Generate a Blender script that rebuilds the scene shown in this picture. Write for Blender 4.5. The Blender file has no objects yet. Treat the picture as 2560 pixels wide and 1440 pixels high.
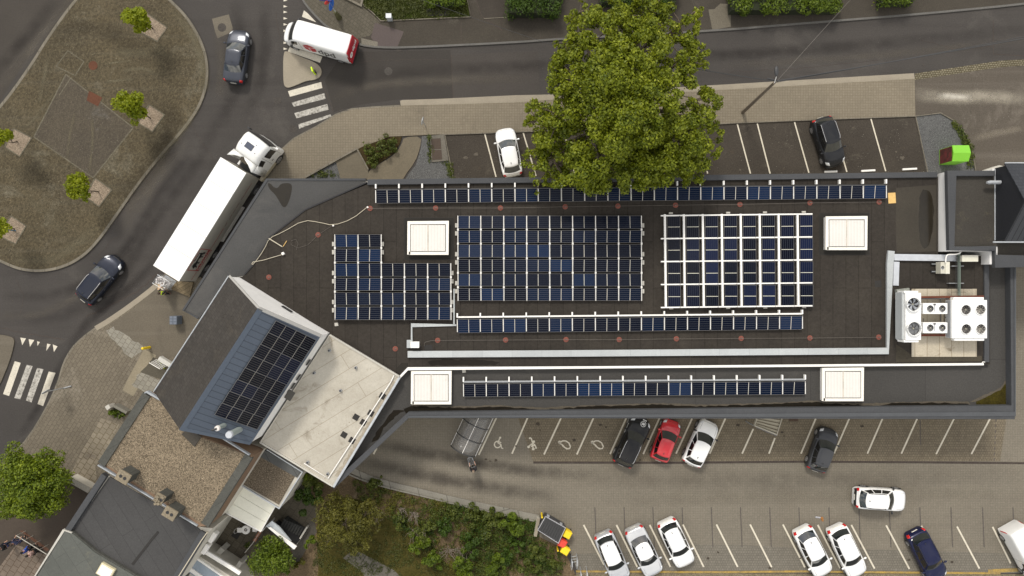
import bpy, bmesh, math, random
import numpy as np
from mathutils import Vector, Matrix
random.seed(7); RNG = np.random.default_rng(7)
scene = bpy.context.scene
COL = scene.collection
# ---------------------------------------------------------------- camera, sky, sun, exposure
H = 58.0; S = 29.5                     # drone height in metres, ground pixels per metre of the 2560 px photo
cd = bpy.data.cameras.new("camera"); cam = bpy.data.objects.new("camera", cd); COL.objects.link(cam)
cam.location = (0, 0, H); cam.rotation_euler = (0, 0, 0)
cd.sensor_width = 36; cd.lens = 36*H/(2560/S); cd.clip_start = 1; cd.clip_end = 2000
scene.camera = cam
SUN_EL = math.radians(47); SUN_AZ = math.radians(-18)
w = bpy.data.worlds.new("World"); scene.world = w; w.use_nodes = True
nt = w.node_tree; N = nt.nodes; Lk = nt.links
bg = N["Background"]; bg.inputs[1].default_value = 0.088
sky = N.new("ShaderNodeTexSky"); sky.sky_type = 'NISHITA'; sky.sun_disc = False
sky.sun_elevation = SUN_EL; sky.sun_rotation = SUN_AZ % (2*math.pi); sky.dust_density = 2.0
tc = N.new("ShaderNodeTexCoord"); mp = N.new("ShaderNodeMapping"); mp.inputs['Scale'].default_value = (1, 1, 2.2)
nz = N.new("ShaderNodeTexNoise"); nz.inputs['Scale'].default_value = 3.2; nz.inputs['Detail'].default_value = 8; nz.inputs['Roughness'].default_value = .62
cr = N.new("ShaderNodeValToRGB"); cr.color_ramp.elements[0].position = .44; cr.color_ramp.elements[1].position = .54
cr.color_ramp.elements[0].color = (.15, .15, .15, 1); cr.color_ramp.elements[1].color = (1, 1, 1, 1)
nz2 = N.new("ShaderNodeTexNoise"); nz2.inputs['Scale'].default_value = 6.0; nz2.inputs['Detail'].default_value = 5
cc = N.new("ShaderNodeValToRGB"); cc.color_ramp.elements[0].position = .3; cc.color_ramp.elements[1].position = .75
cc.color_ramp.elements[0].color = (5.0, 4.85, 4.6, 1); cc.color_ramp.elements[1].color = (19, 18.2, 16.8, 1)
mx = N.new("ShaderNodeMix"); mx.data_type = 'RGBA'
Lk.new(tc.outputs['Generated'], mp.inputs[0]); Lk.new(mp.outputs[0], nz.inputs['Vector']); Lk.new(mp.outputs[0], nz2.inputs['Vector'])
Lk.new(nz.outputs[0], cr.inputs[0]); Lk.new(nz2.outputs[0], cc.inputs[0])
Lk.new(cr.outputs[0], mx.inputs[0]); Lk.new(sky.outputs[0], mx.inputs[6]); Lk.new(cc.outputs[0], mx.inputs[7])
Lk.new(mx.outputs[2], bg.inputs[0])
sd = bpy.data.lights.new("sun", 'SUN'); sd.energy = 1.5; sd.angle = math.radians(11); sd.color = (1, .95, .86)
sun = bpy.data.objects.new("sun", sd); COL.objects.link(sun)
sdir = Vector((math.cos(SUN_EL)*math.sin(SUN_AZ), math.cos(SUN_EL)*math.cos(SUN_AZ), math.sin(SUN_EL)))
sun.rotation_euler = sdir.to_track_quat('Z', 'Y').to_euler()
vs = scene.view_settings; vs.view_transform = 'Standard'; vs.look = 'None'; vs.exposure = 0.63; vs.gamma = 1.0
scene.render.resolution_x = 1024; scene.render.resolution_y = 576

def W(px, py, z=0.0):
    k = (1 - z/H)/S
    return Vector(((px-1280)*k, (720-py)*k, z))

# ---------------------------------------------------------------- tagging
def tag(o, label=None, cat=None, group=None, kind=None):
    if label: o['label'] = label
    if cat: o['category'] = cat
    if group: o['group'] = group
    if kind: o['kind'] = kind
    return o
def empty(name, loc=(0, 0, 0), rz=0, label=None, cat=None, group=None):
    o = bpy.data.objects.new(name, None); COL.objects.link(o); o.location = loc; o.rotation_euler = (0, 0, rz)
    o.empty_display_size = .3
    return tag(o, label, cat, group)
def worldoff(p):
    v = Vector((0, 0, 0))
    while p: v += p.location; p = p.parent
    return v
def copy_tree(o, parent=None):
    c = o.copy(); COL.objects.link(c); c.parent = parent
    for ch in o.children: copy_tree(ch, c)
    return c
ORD = ['zeroth','first','second','third','fourth','fifth','sixth','seventh','eighth','ninth','tenth','eleventh','twelfth','thirteenth','fourteenth','fifteenth','sixteenth','seventeenth','eighteenth','nineteenth','twentieth','twenty-first','twenty-second']

# ---------------------------------------------------------------- mesh builder
class MB:
    def __init__(s): s.v = []; s.f = []; s.m = []; s.uv = {}
    def add(s, vs, fs, mi=0):
        b = len(s.v); s.v += [tuple(v) for v in vs]; s.f += [tuple(i+b for i in f) for f in fs]; s.m += [mi]*len(fs); return s
    def box(s, c, d, rz=0, mi=0, M=None):
        hx, hy, hz = d[0]/2, d[1]/2, d[2]/2; ca, sa = math.cos(rz), math.sin(rz); vs = []
        for z in (-hz, hz):
            for x, y in ((-hx, -hy), (hx, -hy), (hx, hy), (-hx, hy)):
                p = Vector((c[0]+x*ca-y*sa, c[1]+x*sa+y*ca, c[2]+z)); vs.append(M @ p if M else p)
        return s.add(vs, [(3,2,1,0),(4,5,6,7),(0,1,5,4),(1,2,6,5),(2,3,7,6),(3,0,4,7)], mi)
    def prism(s, poly, z0, z1, mi=0, cap=True, inset=0):
        n = len(poly); P = [Vector((p[0], p[1])) for p in poly]
        a = sum(P[i].x*P[(i+1) % n].y-P[(i+1) % n].x*P[i].y for i in range(n))
        if a < 0: P = P[::-1]
        vs = [(p.x, p.y, z0) for p in P]+[(p.x, p.y, z1) for p in P]
        fs = [(i, (i+1) % n, n+(i+1) % n, n+i) for i in range(n)]
        if cap: fs += [tuple(range(n, 2*n)), tuple(range(n-1, -1, -1))]
        return s.add(vs, fs, mi)
    def quad(s, a, b, c, d, mi=0): return s.add([a, b, c, d], [(0, 1, 2, 3)], mi)
    def slab(s, pts, t, mi=0):      # thick polygon in 3D, pts top, thickness downward
        n = len(pts); vs = [Vector(p) for p in pts]+[Vector(p)-Vector((0, 0, t)) for p in pts]
        return s.add(vs, [tuple(range(n)), tuple(range(2*n-1, n-1, -1))]+[(i, n+i, n+(i+1) % n, (i+1) % n) for i in range(n)], mi)
    def cyl(s, a, b, r0, r1=None, n=12, mi=0, cap=True):
        r1 = r0 if r1 is None else r1; a = Vector(a); b = Vector(b); d = (b-a).normalized()
        u = d.orthogonal().normalized(); v = d.cross(u); vs = []
        for c, r in ((a, r0), (b, r1)):
            for i in range(n):
                t = 2*math.pi*i/n; vs.append(c+u*math.cos(t)*r+v*math.sin(t)*r)
        fs = [(i, (i+1) % n, n+(i+1) % n, n+i) for i in range(n)]
        if cap: fs += [tuple(range(n-1, -1, -1)), tuple(range(n, 2*n))]
        return s.add(vs, fs, mi)
    def tube(s, pts, r, n=6, mi=0):
        pts = [Vector(p) for p in pts]; rs = r if isinstance(r, (list, tuple)) else [r]*len(pts); vs = []; fs = []
        for i, p in enumerate(pts):
            d = (pts[min(i+1, len(pts)-1)]-pts[max(i-1, 0)]).normalized()
            ref = Vector((0, 0, 1)) if abs(d.z) < .9 else Vector((1, 0, 0))
            u = d.cross(ref).normalized(); v = d.cross(u)
            for k in range(n):
                t = 2*math.pi*k/n; vs.append(p+(u*math.cos(t)+v*math.sin(t))*rs[i])
        for i in range(len(pts)-1):
            for k in range(n): fs.append((i*n+k, i*n+(k+1) % n, (i+1)*n+(k+1) % n, (i+1)*n+k))
        fs += [tuple(range(n-1, -1, -1)), tuple(range((len(pts)-1)*n, len(pts)*n))]
        return s.add(vs, fs, mi)
    def ribbon(s, pts, wd, z0, z1, mi=0):   # kerb / pipe of rectangular section following world xy points
        P = [Vector((p[0], p[1])) for p in pts]; n = len(P); L = []; R = []
        for i in range(n):
            d = (P[min(i+1, n-1)]-P[max(i-1, 0)]).normalized(); nn = Vector((-d.y, d.x)); k = 1
            if 0 < i < n-1:
                d1 = (P[i]-P[i-1]).normalized(); c = max(.4, nn.dot(Vector((-d1.y, d1.x)))); k = 1/c
            L.append(P[i]+nn*wd/2*k); R.append(P[i]-nn*wd/2*k)
        vs = [];
        for i in range(n): vs += [(L[i].x, L[i].y, z0), (R[i].x, R[i].y, z0), (R[i].x, R[i].y, z1), (L[i].x, L[i].y, z1)]
        fs = [];
        for i in range(n-1):
            a = 4*i; b = a+4
            fs += [(a+3, a+2, b+2, b+3), (a, a+3, b+3, b), (a+2, a+1, b+1, b+2)]
        fs += [(0, 1, 2, 3), (4*n-1, 4*n-2, 4*n-3, 4*n-4)]
        return s.add(vs, fs, mi)
    def sphere(s, c, r, n=12, m=8, mi=0, sq=(1, 1, 1)):
        c = Vector(c); vs = [c+Vector((0, 0, r*sq[2]))]
        for j in range(1, m):
            t = math.pi*j/m
            for i in range(n): vs.append(c+Vector((r*sq[0]*math.sin(t)*math.cos(2*math.pi*i/n), r*sq[1]*math.sin(t)*math.sin(2*math.pi*i/n), r*sq[2]*math.cos(t))))
        vs.append(c-Vector((0, 0, r*sq[2]))); fs = [(0, 1+i, 1+(i+1) % n) for i in range(n)]
        for j in range(m-2):
            for i in range(n): a = 1+j*n; fs.append((a+i, a+n+i, a+n+(i+1) % n, a+(i+1) % n))
        a = 1+(m-2)*n; fs += [(a+i, len(vs)-1, a+(i+1) % n) for i in range(n)]
        return s.add(vs, fs, mi)
    def build(s, name, mats, parent=None, world=True, smooth=False, bevel=0, seg=2, label=None):
        me = bpy.data.meshes.new(name)
        off = worldoff(parent) if (parent and world) else Vector((0, 0, 0))
        me.from_pydata([(v[0]-off.x, v[1]-off.y, v[2]-off.z) for v in s.v], [], s.f)
        if not isinstance(mats, (list, tuple)): mats = [mats]
        for m in mats: me.materials.append(m)
        if len(mats) > 1: me.polygons.foreach_set('material_index', s.m)
        if smooth is True: me.polygons.foreach_set('use_smooth', [True]*len(me.polygons))
        me.validate(); me.update()
        o = bpy.data.objects.new(name, me); COL.objects.link(o); o.parent = parent
        if smooth == 'auto':
            bm = bmesh.new(); bm.from_mesh(me); bmesh.ops.recalc_face_normals(bm, faces=bm.faces)
            for f in bm.faces: f.smooth = True
            for e in bm.edges:
                if len(e.link_faces) == 2 and e.calc_face_angle(0) > math.radians(35): e.smooth = False
            bm.to_mesh(me); bm.free()
        if bevel:
            b = o.modifiers.new('bevel', 'BEVEL'); b.width = bevel; b.segments = seg; b.limit_method = 'ANGLE'; b.angle_limit = math.radians(40)
        if label: o['label'] = label
        return o

def sheet(name, pxpoly, z, mat, parent=None, kind='structure', raised=0.0, px=True):
    P = [W(*p) for p in pxpoly] if px else pxpoly
    mb = MB()
    if raised: mb.prism(P, 0.0, z)
    else: mb.add([(p[0], p[1], z) for p in P], [tuple(range(len(P)))])
    o = mb.build(name, mat, parent)
    if not raised:
        if o.data.polygons[0].normal.z < 0: o.data.flip_normals()
    if kind and not parent: o['kind'] = kind
    return o
def smoothpoly(pts, it=2, closed=True):
    P = [tuple(p) for p in pts]
    for _ in range(it):
        Q = []; n = len(P)
        rng_ = range(n) if closed else range(n-1)
        if not closed: Q.append(P[0])
        for i in rng_:
            a = P[i]; b = P[(i+1) % n]
            Q += [(a[0]*.75+b[0]*.25, a[1]*.75+b[1]*.25), (a[0]*.25+b[0]*.75, a[1]*.25+b[1]*.75)]
        if not closed: Q.append(P[-1])
        P = Q
    return P
def blob(pts, amp=3, step=6, seed=0):        # ragged outline from a polygon (pixel units)
    r = random.Random(seed); out = []; n = len(pts)
    for i in range(n):
        a = Vector(pts[i]); b = Vector(pts[(i+1) % n]); k = max(1, int((b-a).length/step))
        for j in range(k): p = a.lerp(b, j/k); out.append((p.x+r.uniform(-amp, amp), p.y+r.uniform(-amp, amp)))
    return out
def text_mesh(name, body, size, mat, parent, M, extrude=.004, shear=0, bold=0.0, align='CENTER', spacing=1.0):
    cu = bpy.data.curves.new(name, 'FONT'); cu.body = body; cu.size = size; cu.extrude = extrude; cu.align_x = align; cu.align_y = 'CENTER'
    cu.shear = shear; cu.offset = bold; cu.space_character = spacing; cu.resolution_u = 4
    t = bpy.data.objects.new('tmp', cu); COL.objects.link(t); bpy.context.view_layer.update()
    me = bpy.data.meshes.new_from_object(t); bpy.data.objects.remove(t)
    me.transform(M); me.materials.clear(); me.materials.append(mat); me.name = name
    o = bpy.data.objects.new(name, me); COL.objects.link(o); o.parent = parent
    return o
def frameM(o, x, y):      # matrix mapping local text plane (x right, y up) to 3D
    x = Vector(x).normalized(); y = Vector(y); y = (y-x*y.dot(x)).normalized(); z = x.cross(y)
    M = Matrix((x, y, z)).transposed().to_4x4(); M.translation = Vector(o); return M

# ---------------------------------------------------------------- materials
MATS = {}
def srgb(c):
    return tuple(((v/255)/12.92 if v/255 <= .04045 else ((v/255+.055)/1.055)**2.4) for v in c)
def nodes(name):
    m = bpy.data.materials.new(name); m.use_nodes = True; MATS[name] = m
    return m, m.node_tree.nodes, m.node_tree.links, m.node_tree.nodes['Principled BSDF']
def setp(b, **k):
    for a, v in k.items():
        n = {'rough': 'Roughness', 'metal': 'Metallic', 'spec': 'Specular IOR Level', 'coat': 'Coat Weight', 'alpha': 'Alpha', 'trans': 'Transmission Weight', 'ior': 'IOR'}[a]
        b.inputs[n].default_value = v
def plain(name, c, rough=.6, metal=0, spec=.5, coat=0, var=.06, vscale=6, dirt=0):
    m, n, l, b = nodes(name); setp(b, rough=rough, metal=metal, spec=spec, coat=coat)
    if coat: b.inputs['Coat Roughness'].default_value = .04
    if var:
        tcn = n.new('ShaderNodeTexCoord'); no = n.new('ShaderNodeTexNoise'); no.inputs['Scale'].default_value = vscale; no.inputs['Detail'].default_value = 6
        mr = n.new('ShaderNodeMapRange'); mr.inputs[1].default_value = .25; mr.inputs[2].default_value = .75
        mr.inputs[3].default_value = 1-var-dirt; mr.inputs[4].default_value = 1+var
        mu = n.new('ShaderNodeMix'); mu.data_type = 'RGBA'; mu.blend_type = 'MULTIPLY'; mu.inputs[0].default_value = 1
        mu.inputs[6].default_value = (*c, 1)
        l.new(tcn.outputs['Object'], no.inputs['Vector']); l.new(no.outputs[0], mr.inputs[0]); l.new(mr.outputs[0], mu.inputs[7]); l.new(mu.outputs[2], b.inputs['Base Color'])
        rr = n.new('ShaderNodeMapRange'); rr.inputs[1].default_value = .3; rr.inputs[2].default_value = .7; rr.inputs[3].default_value = max(0, rough-.04); rr.inputs[4].default_value = min(1, rough+.06)
        l.new(no.outputs[0], rr.inputs[0]); l.new(rr.outputs[0], b.inputs['Roughness'])
    else: b.inputs['Base Color'].default_value = (*c, 1)
    return m
def surf(name, c, c2=None, big=.25, bigamt=.6, grain=.22, gscale=9, brick=None, rough=.85, stain=None, stainscale=.35, stainpos=(.58, .7), speck=None, spec=.07, bump=.15, streak=None, fine=38):
    """ground / roof surface: base colour, big soft patches, fine grain, optional brick joints, stains and specks"""
    m, n, l, b = nodes(name); setp(b, rough=rough, spec=spec)
    g = n.new('ShaderNodeNewGeometry'); pos = g.outputs['Position']
    def noise(sc, det=5, ro=.6, vec=pos, dist=0):
        t = n.new('ShaderNodeTexNoise'); t.inputs['Scale'].default_value = sc; t.inputs['Detail'].default_value = det; t.inputs['Roughness'].default_value = ro; t.inputs['Distortion'].default_value = dist
        l.new(vec, t.inputs['Vector']); return t.outputs[0]
    def mrange(s, a, b_, c_, d): 
        t = n.new('ShaderNodeMapRange'); t.inputs[1].default_value = a; t.inputs[2].default_value = b_; t.inputs[3].default_value = c_; t.inputs[4].default_value = d; l.new(s, t.inputs[0]); return t.outputs[0]
    def mix(f, a, b_, mode='MIX', amt=1):
        t = n.new('ShaderNodeMix'); t.data_type = 'RGBA'; t.blend_type = mode; t.inputs[0].default_value = amt
        if f is not None: l.new(f, t.inputs[0])
        for k, q in ((6, a), (7, b_)):
            if isinstance(q, tuple): t.inputs[k].default_value = (*q, 1)
            else: l.new(q, t.inputs[k])
        return t.outputs[2]
    c2 = c2 or tuple(v*.72 for v in c)
    col = mix(mrange(noise(big, 6, .65), .35, .65, 0, bigamt), c, c2)
    if streak:      # (angle, scale, amount, colour)
        mpn = n.new('ShaderNodeMapping'); mpn.inputs['Rotation'].default_value = (0, 0, streak[0]); mpn.inputs['Scale'].default_value = (.05, 1, 1); l.new(pos, mpn.inputs[0])
        col = mix(mrange(noise(streak[1], 4, .6, mpn.outputs[0]), .5, .7, 0, streak[2]), col, streak[3])
    if stain:
        col = mix(mrange(noise(stainscale, 7, .7, dist=.6), stainpos[0], stainpos[1], 0, 1), col, stain)
    if brick:       # (w, h, angle, mortar width, mortar colour, brick jitter, offset)
        bw, bh, ang, mw, mc, jit, off = brick
        mpn = n.new('ShaderNodeMapping'); mpn.inputs['Rotation'].default_value = (0, 0, ang); l.new(pos, mpn.inputs[0])
        bt = n.new('ShaderNodeTexBrick'); bt.offset = off; bt.inputs['Scale'].default_value = 1; bt.inputs['Mortar Size'].default_value = mw; bt.inputs['Mortar Smooth'].default_value = .2
        bt.inputs['Brick Width'].default_value = bw; bt.inputs['Row Height'].default_value = bh
        bt.inputs['Color1'].default_value = (1-jit, 1-jit, 1-jit, 1); bt.inputs['Color2'].default_value = (1+jit, 1+jit, 1+jit, 1); bt.inputs['Mortar'].default_value = (*mc, 1)
        l.new(mpn.outputs[0], bt.inputs['Vector']); col = mix(None, col, bt.outputs[0], 'MULTIPLY')
    g1 = noise(gscale, 4, .7); g2 = noise(fine, 2, .6)
    fac = mix(None, mrange(g1, .3, .7, 1-grain, 1+grain*.8), mrange(g2, .3, .7, 1-grain*.8, 1+grain*.8), 'MULTIPLY')
    col = mix(None, col, fac, 'MULTIPLY')
    if speck:       # (scale, threshold, colour)
        vo = n.new('ShaderNodeTexVoronoi'); vo.inputs['Scale'].default_value = speck[0]; vo.inputs['Randomness'].default_value = 1; l.new(pos, vo.inputs['Vector'])
        gate = mrange(noise(.6, 3), .5, .58, 0, 1)
        s1 = n.new('ShaderNodeMath'); s1.operation = 'LESS_THAN'; s1.inputs[1].default_value = speck[1]; l.new(vo.outputs['Distance'], s1.inputs[0])
        s2 = n.new('ShaderNodeMath'); s2.operation = 'MULTIPLY'; l.new(s1.outputs[0], s2.inputs[0]); l.new(gate, s2.inputs[1])
        col = mix(s2.outputs[0], col, speck[2])
    l.new(col, b.inputs['Base Color'])
    if bump:
        bp = n.new('ShaderNodeBump'); bp.inputs['Strength'].default_value = bump; bp.inputs['Distance'].default_value = .01; l.new(g1, bp.inputs['Height']); l.new(bp.outputs[0], b.inputs['Normal'])
    return m
def leafmat(name, c1, c2, c3=None, trans=.35):
    m, n, l, b = nodes(name); setp(b, rough=.55, spec=.35)
    g = n.new('ShaderNodeNewGeometry'); r = n.new('ShaderNodeValToRGB')
    r.color_ramp.elements[0].color = (*c1, 1); r.color_ramp.elements[1].color = (*c2, 1)
    if c3: e = r.color_ramp.elements.new(.93); e.color = (*c2, 1); r.color_ramp.elements[-1].color = (*c3, 1)
    no = n.new('ShaderNodeTexNoise'); no.inputs['Scale'].default_value = .7; no.inputs['Detail'].default_value = 3; l.new(g.outputs['Position'], no.inputs['Vector'])
    ad = n.new('ShaderNodeMath'); ad.operation = 'MULTIPLY_ADD'; ad.inputs[1].default_value = .6
    mr = n.new('ShaderNodeMapRange'); mr.inputs[1].default_value = .3; mr.inputs[2].default_value = .7; mr.inputs[3].default_value = 0; mr.inputs[4].default_value = .4; l.new(no.outputs[0], mr.inputs[0])
    l.new(g.outputs['Random Per Island'], ad.inputs[0]); l.new(mr.outputs[0], ad.inputs[2]); l.new(ad.outputs[0], r.inputs[0]); l.new(r.outputs[0], b.inputs['Base Color'])
    t = n.new('ShaderNodeBsdfTranslucent'); l.new(r.outputs[0], t.inputs[0]); ms = n.new('ShaderNodeMixShader'); ms.inputs[0].default_value = trans
    o = n['Material Output']; l.new(b.outputs[0], ms.inputs[1]); l.new(t.outputs[0], ms.inputs[2]); l.new(ms.outputs[0], o.inputs[0])
    return m
# ---------------------------------------------------------------- foliage
def leaf_mesh(name, blobs, n, size, mat, parent=None, world=True, up=.35, inner=.25, seed=1, aspect=.62):
    """blobs: (x,y,z,r[,squash]) -> n small folded leaf faces scattered through the outer part of each blob"""
    r = np.random.default_rng(seed); B = np.array([list(b)+([1.0] if len(b) == 4 else []) for b in blobs], float)
    wgt = B[:, 3]**2; idx = r.choice(len(B), n, p=wgt/wgt.sum())
    d = r.normal(size=(n, 3)); d /= np.linalg.norm(d, axis=1)[:, None]
    rad = (1-inner*r.random(n)**1.5)*(1+.12*r.normal(size=n)*.7)
    c = B[idx, :3]+d*(B[idx, 3]*rad)[:, None]*np.stack([np.ones(n), np.ones(n), B[idx, 4]], 1)
    nn = d*.7+r.normal(size=(n, 3))*.55+np.array([0, 0, up]); nn /= np.linalg.norm(nn, axis=1)[:, None]
    t = r.normal(size=(n, 3)); t -= nn*(t*nn).sum(1)[:, None]; t /= np.linalg.norm(t, axis=1)[:, None]; bq = np.cross(nn, t)
    s = size*(.6+.8*r.random(n)); s = s[:, None]
    V = np.stack([c-t*s, c-bq*s*aspect+nn*s*.18, c+t*s, c+bq*s*aspect+nn*s*.18], 1).reshape(-1, 3)
    if parent and world: V = V-np.array(worldoff(parent))
    F = np.arange(4*n).reshape(n, 4)
    me = bpy.data.meshes.new(name); me.vertices.add(4*n); me.vertices.foreach_set('co', V.astype(np.float32).ravel())
    me.loops.add(4*n); me.loops.foreach_set('vertex_index', F.ravel().astype(np.int32)); me.polygons.add(n)
    me.polygons.foreach_set('loop_start', np.arange(0, 4*n, 4, dtype=np.int32)); me.update(calc_edges=True); me.validate()
    me.materials.append(mat); o = bpy.data.objects.new(name, me); COL.objects.link(o); o.parent = parent
    return o
# ---------------------------------------------------------------- shared materials
ANG = math.radians(-57.6)
asphalt = surf('asphalt', (.067, .061, .056), (.052, .048, .045), big=.18, grain=.16, stain=(.085, .078, .07), stainscale=.12, stainpos=(.55, .72), streak=(.35, .9, .35, (.040, .036, .033)))
asphalt_old = surf('old_asphalt', (.066, .057, .047), (.044, .038, .032), big=.3, grain=.3, stain=(.105, .092, .072), stainscale=.4, speck=(5, .10, (.35, .33, .29)), speck_=None) if False else surf('old_asphalt', (.064, .055, .045), (.042, .036, .030), big=.3, grain=.28, stain=(.10, .088, .07), stainscale=.4, speck=(5, .09, (.34, .32, .28)))
asph_path = surf('pavement_asphalt', (.064, .056, .045), (.047, .041, .034), big=.35, grain=.2, stain=(.09, .08, .066), stainscale=.5)
asph_fore = surf('forecourt_asphalt', (.105, .09, .073), (.078, .068, .056), big=.15, grain=.22, stain=(.16, .14, .115), stainscale=.16, streak=(0.0, .5, .45, (.17, .15, .125)), speck=(5, .08, (.36, .33, .29)))
plaza_m = surf('plaza_pavers', (.098, .080, .050), (.066, .056, .038), big=.22, grain=.42, gscale=6, brick=(.24, .12, ANG, .012, (.72, .72, .70), .16, .5), stain=(.145, .13, .095), stainscale=.32, stainpos=(.56, .75), speck=(6, .10, (.36, .34, .26)), streak=(-.55, 1.3, .25, (.12, .11, .085)))
plaza_in = surf('plaza_inner_pavers', (.092, .078, .058), (.07, .060, .048), big=.3, grain=.34, brick=(.24, .12, ANG, .012, (.75, .75, .75), .12, .5), stain=(.11, .10, .085), stainscale=.5, speck=(6, .10, (.36, .34, .28)))
joint_m = surf('pale_joint', (.15, .135, .098), (.10, .09, .066), big=1.2, grain=.45, bigamt=.9)
kerb_m = surf('kerb_concrete', (.19, .17, .135), (.13, .118, .092), big=.9, grain=.2, brick=(1.0, 5.0, 0, .02, (.5, .5, .5), .08, .5))
kerb_b = surf('bluestone_kerb', (.135, .13, .12), (.10, .097, .09), big=.8, grain=.2)
pave_b = surf('beige_pavers', (.215, .185, .138), (.17, .148, .112), big=.14, grain=.14, brick=(.22, .22, 0, .022, (.80, .79, .77), .06, .0), stain=(.14, .12, .092), stainscale=.22, stainpos=(.56, .8))
pave_c = surf('brown_pavers', (.168, .145, .11), (.128, .111, .086), big=.3, grain=.2, brick=(.46, .30, ANG, .02, (.68, .66, .63), .07, .5), stain=(.215, .19, .15), stainscale=.3)
pave_g = surf('grey_slabs', (.25, .235, .195), (.205, .19, .16), big=.4, grain=.14, brick=(.42, .42, ANG, .02, (.6, .58, .55), .10, .5))
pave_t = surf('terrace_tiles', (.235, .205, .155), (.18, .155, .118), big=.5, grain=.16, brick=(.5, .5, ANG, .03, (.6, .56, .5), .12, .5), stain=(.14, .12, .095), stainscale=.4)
apron_m = surf('concrete_apron', (.135, .117, .09), (.105, .092, .072), big=.25, grain=.16, streak=(-.55, 1.0, .5, (.17, .15, .118)), stain=(.085, .075, .06), stainscale=.3, stainpos=(.6, .85))
gutter_m = surf('gutter_concrete', (.30, .265, .205), (.245, .215, .168), big=.8, grain=.10)
cobble = surf('cobbles', (.20, .178, .128), (.15, .132, .095), big=.8, grain=.3, brick=(.22, .17, .09, .03, (.38, .36, .27), .2, .5))
lot_m = surf('car_park_blocks', (.194, .173, .138), (.162, .146, .118), big=.12, grain=.16, brick=(.21, .21, 0, .020, (.86, .855, .84), .045, .0), stain=(.150, .131, .103), stainscale=.16, stainpos=(.53, .78), streak=(.15, .55, .25, (.15, .13, .103)), speck=(1.4, .035, (.32, .30, .26)))
lot_d = surf('car_park_bay_blocks', (.185, .156, .112), (.14, .118, .088), big=.35, grain=.2, brick=(.21, .21, 0, .022, (.70, .69, .66), .10, .5), stain=(.085, .072, .056), stainscale=.7, stainpos=(.62, .74), speck=(3.5, .05, (.3, .27, .2)))
lot_g = surf('car_park_grey_blocks', (.175, .160, .132), (.145, .132, .11), big=.3, grain=.14, brick=(.21, .21, 0, .020, (.72, .71, .69), .08, .5), stain=(.24, .225, .19), stainscale=.35, stainpos=(.6, .8))
gravel_g = surf('grey_gravel', (.115, .115, .113), (.085, .085, .084), big=.6, grain=.6, gscale=16, fine=30, rough=.95, speck=(9, .16, (.26, .26, .25)))
soil_m = surf('soil', (.150, .108, .064), (.075, .056, .032), big=.5, grain=.5, stain=(.20, .155, .10), stainscale=.5, speck=(6, .1, (.34, .28, .2)))
lawn_m = surf('lawn_ground', (.045, .042, .010), (.085, .066, .022), big=.4, grain=.45, gscale=7, rough=.95)
lawn_d = surf('dark_lawn_ground', (.026, .036, .006), (.05, .05, .014), big=.4, grain=.5, gscale=7, rough=.95)
paint_w = surf('road_paint', (.60, .555, .46), (.48, .45, .38), big=2.5, grain=.14, stain=(.16, .145, .12), stainscale=4, stainpos=(.60, .70), rough=.7)
paint_old = surf('worn_road_paint', (.46, .44, .395), (.28, .265, .235), big=1.6, grain=.3, gscale=5, stain=(.13, .12, .105), stainscale=4.5, stainpos=(.50, .64), rough=.7)
paint_lot = surf('parking_paint', (.62, .57, .46), (.52, .48, .39), big=3, grain=.12, stain=(.25, .22, .17), stainscale=3, stainpos=(.62, .7), rough=.7)
line_dark = surf('dark_line', (.062, .050, .044), (.085, .07, .058), big=1.5, grain=.25)
line_dk2 = surf('old_dark_line', (.095, .084, .075), (.12, .105, .09), big=1.5, grain=.25)
rust = surf('rusty_steel', (.115, .050, .030), (.085, .04, .026), big=1.5, grain=.2, rough=.7)
iron = surf('cast_iron', (.07, .062, .055), (.05, .045, .04), big=2, grain=.3, rough=.6)
mulch = surf('wood_chips', (.27, .215, .16), (.18, .14, .10), big=.8, grain=.6, gscale=13, fine=22)
# roofs
roof_m = surf('bitumen_roof', (.042, .0365, .031), (.033, .029, .025), big=.10, grain=.20, gscale=5, brick=(9, 1.0, math.pi/2, .022, (.62, .62, .62), .07, .4), stain=(.052, .045, .037), stainscale=.12, stainpos=(.5, .75), rough=.9)
roof_s = surf('bitumen_roof_south', (.064, .061, .057), (.052, .050, .047), big=.16, grain=.15, brick=(9, 5.6, 0, .02, (.7, .7, .7), .04, .4), stain=(.078, .073, .066), stainscale=.3, rough=.9, speck=(1.3, .03, (.2, .19, .17)))
canopy_m = surf('bitumen_canopy', (.078, .077, .075), (.060, .060, .059), big=.25, grain=.12, stain=(.10, .096, .090), stainscale=.3, stainpos=(.52, .75), streak=(-.95, .5, .35, (.055, .055, .055)), rough=.8)
parapet_m = surf('parapet_capping', (.072, .074, .078), (.060, .062, .065), big=.5, grain=.12, rough=.75)
dark_wall = plain('dark_wall', (.02, .02, .022), .8)
puddle = surf('puddle', (.022, .018, .012), (.016, .013, .009), big=1.2, grain=.10, rough=.18, bump=0, spec=.35)
wet_m = surf('wet_dirt', (.010, .008, .005), (.018, .014, .009), big=1.2, grain=.3, rough=.6, bump=0, spec=.1)
silt = surf('silt_band', (.105, .09, .068), (.078, .069, .055), big=2, grain=.2)
moss = surf('moss', (.055, .045, .008), (.022, .017, .006), big=1.6, grain=.4, gscale=6)
patch_m = surf('roof_patch', (.030, .028, .025), (.027, .025, .022), big=.6, grain=.08)
dark_sq = plain('black_bitumen_patch', (.022, .020, .018), .85)
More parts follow.
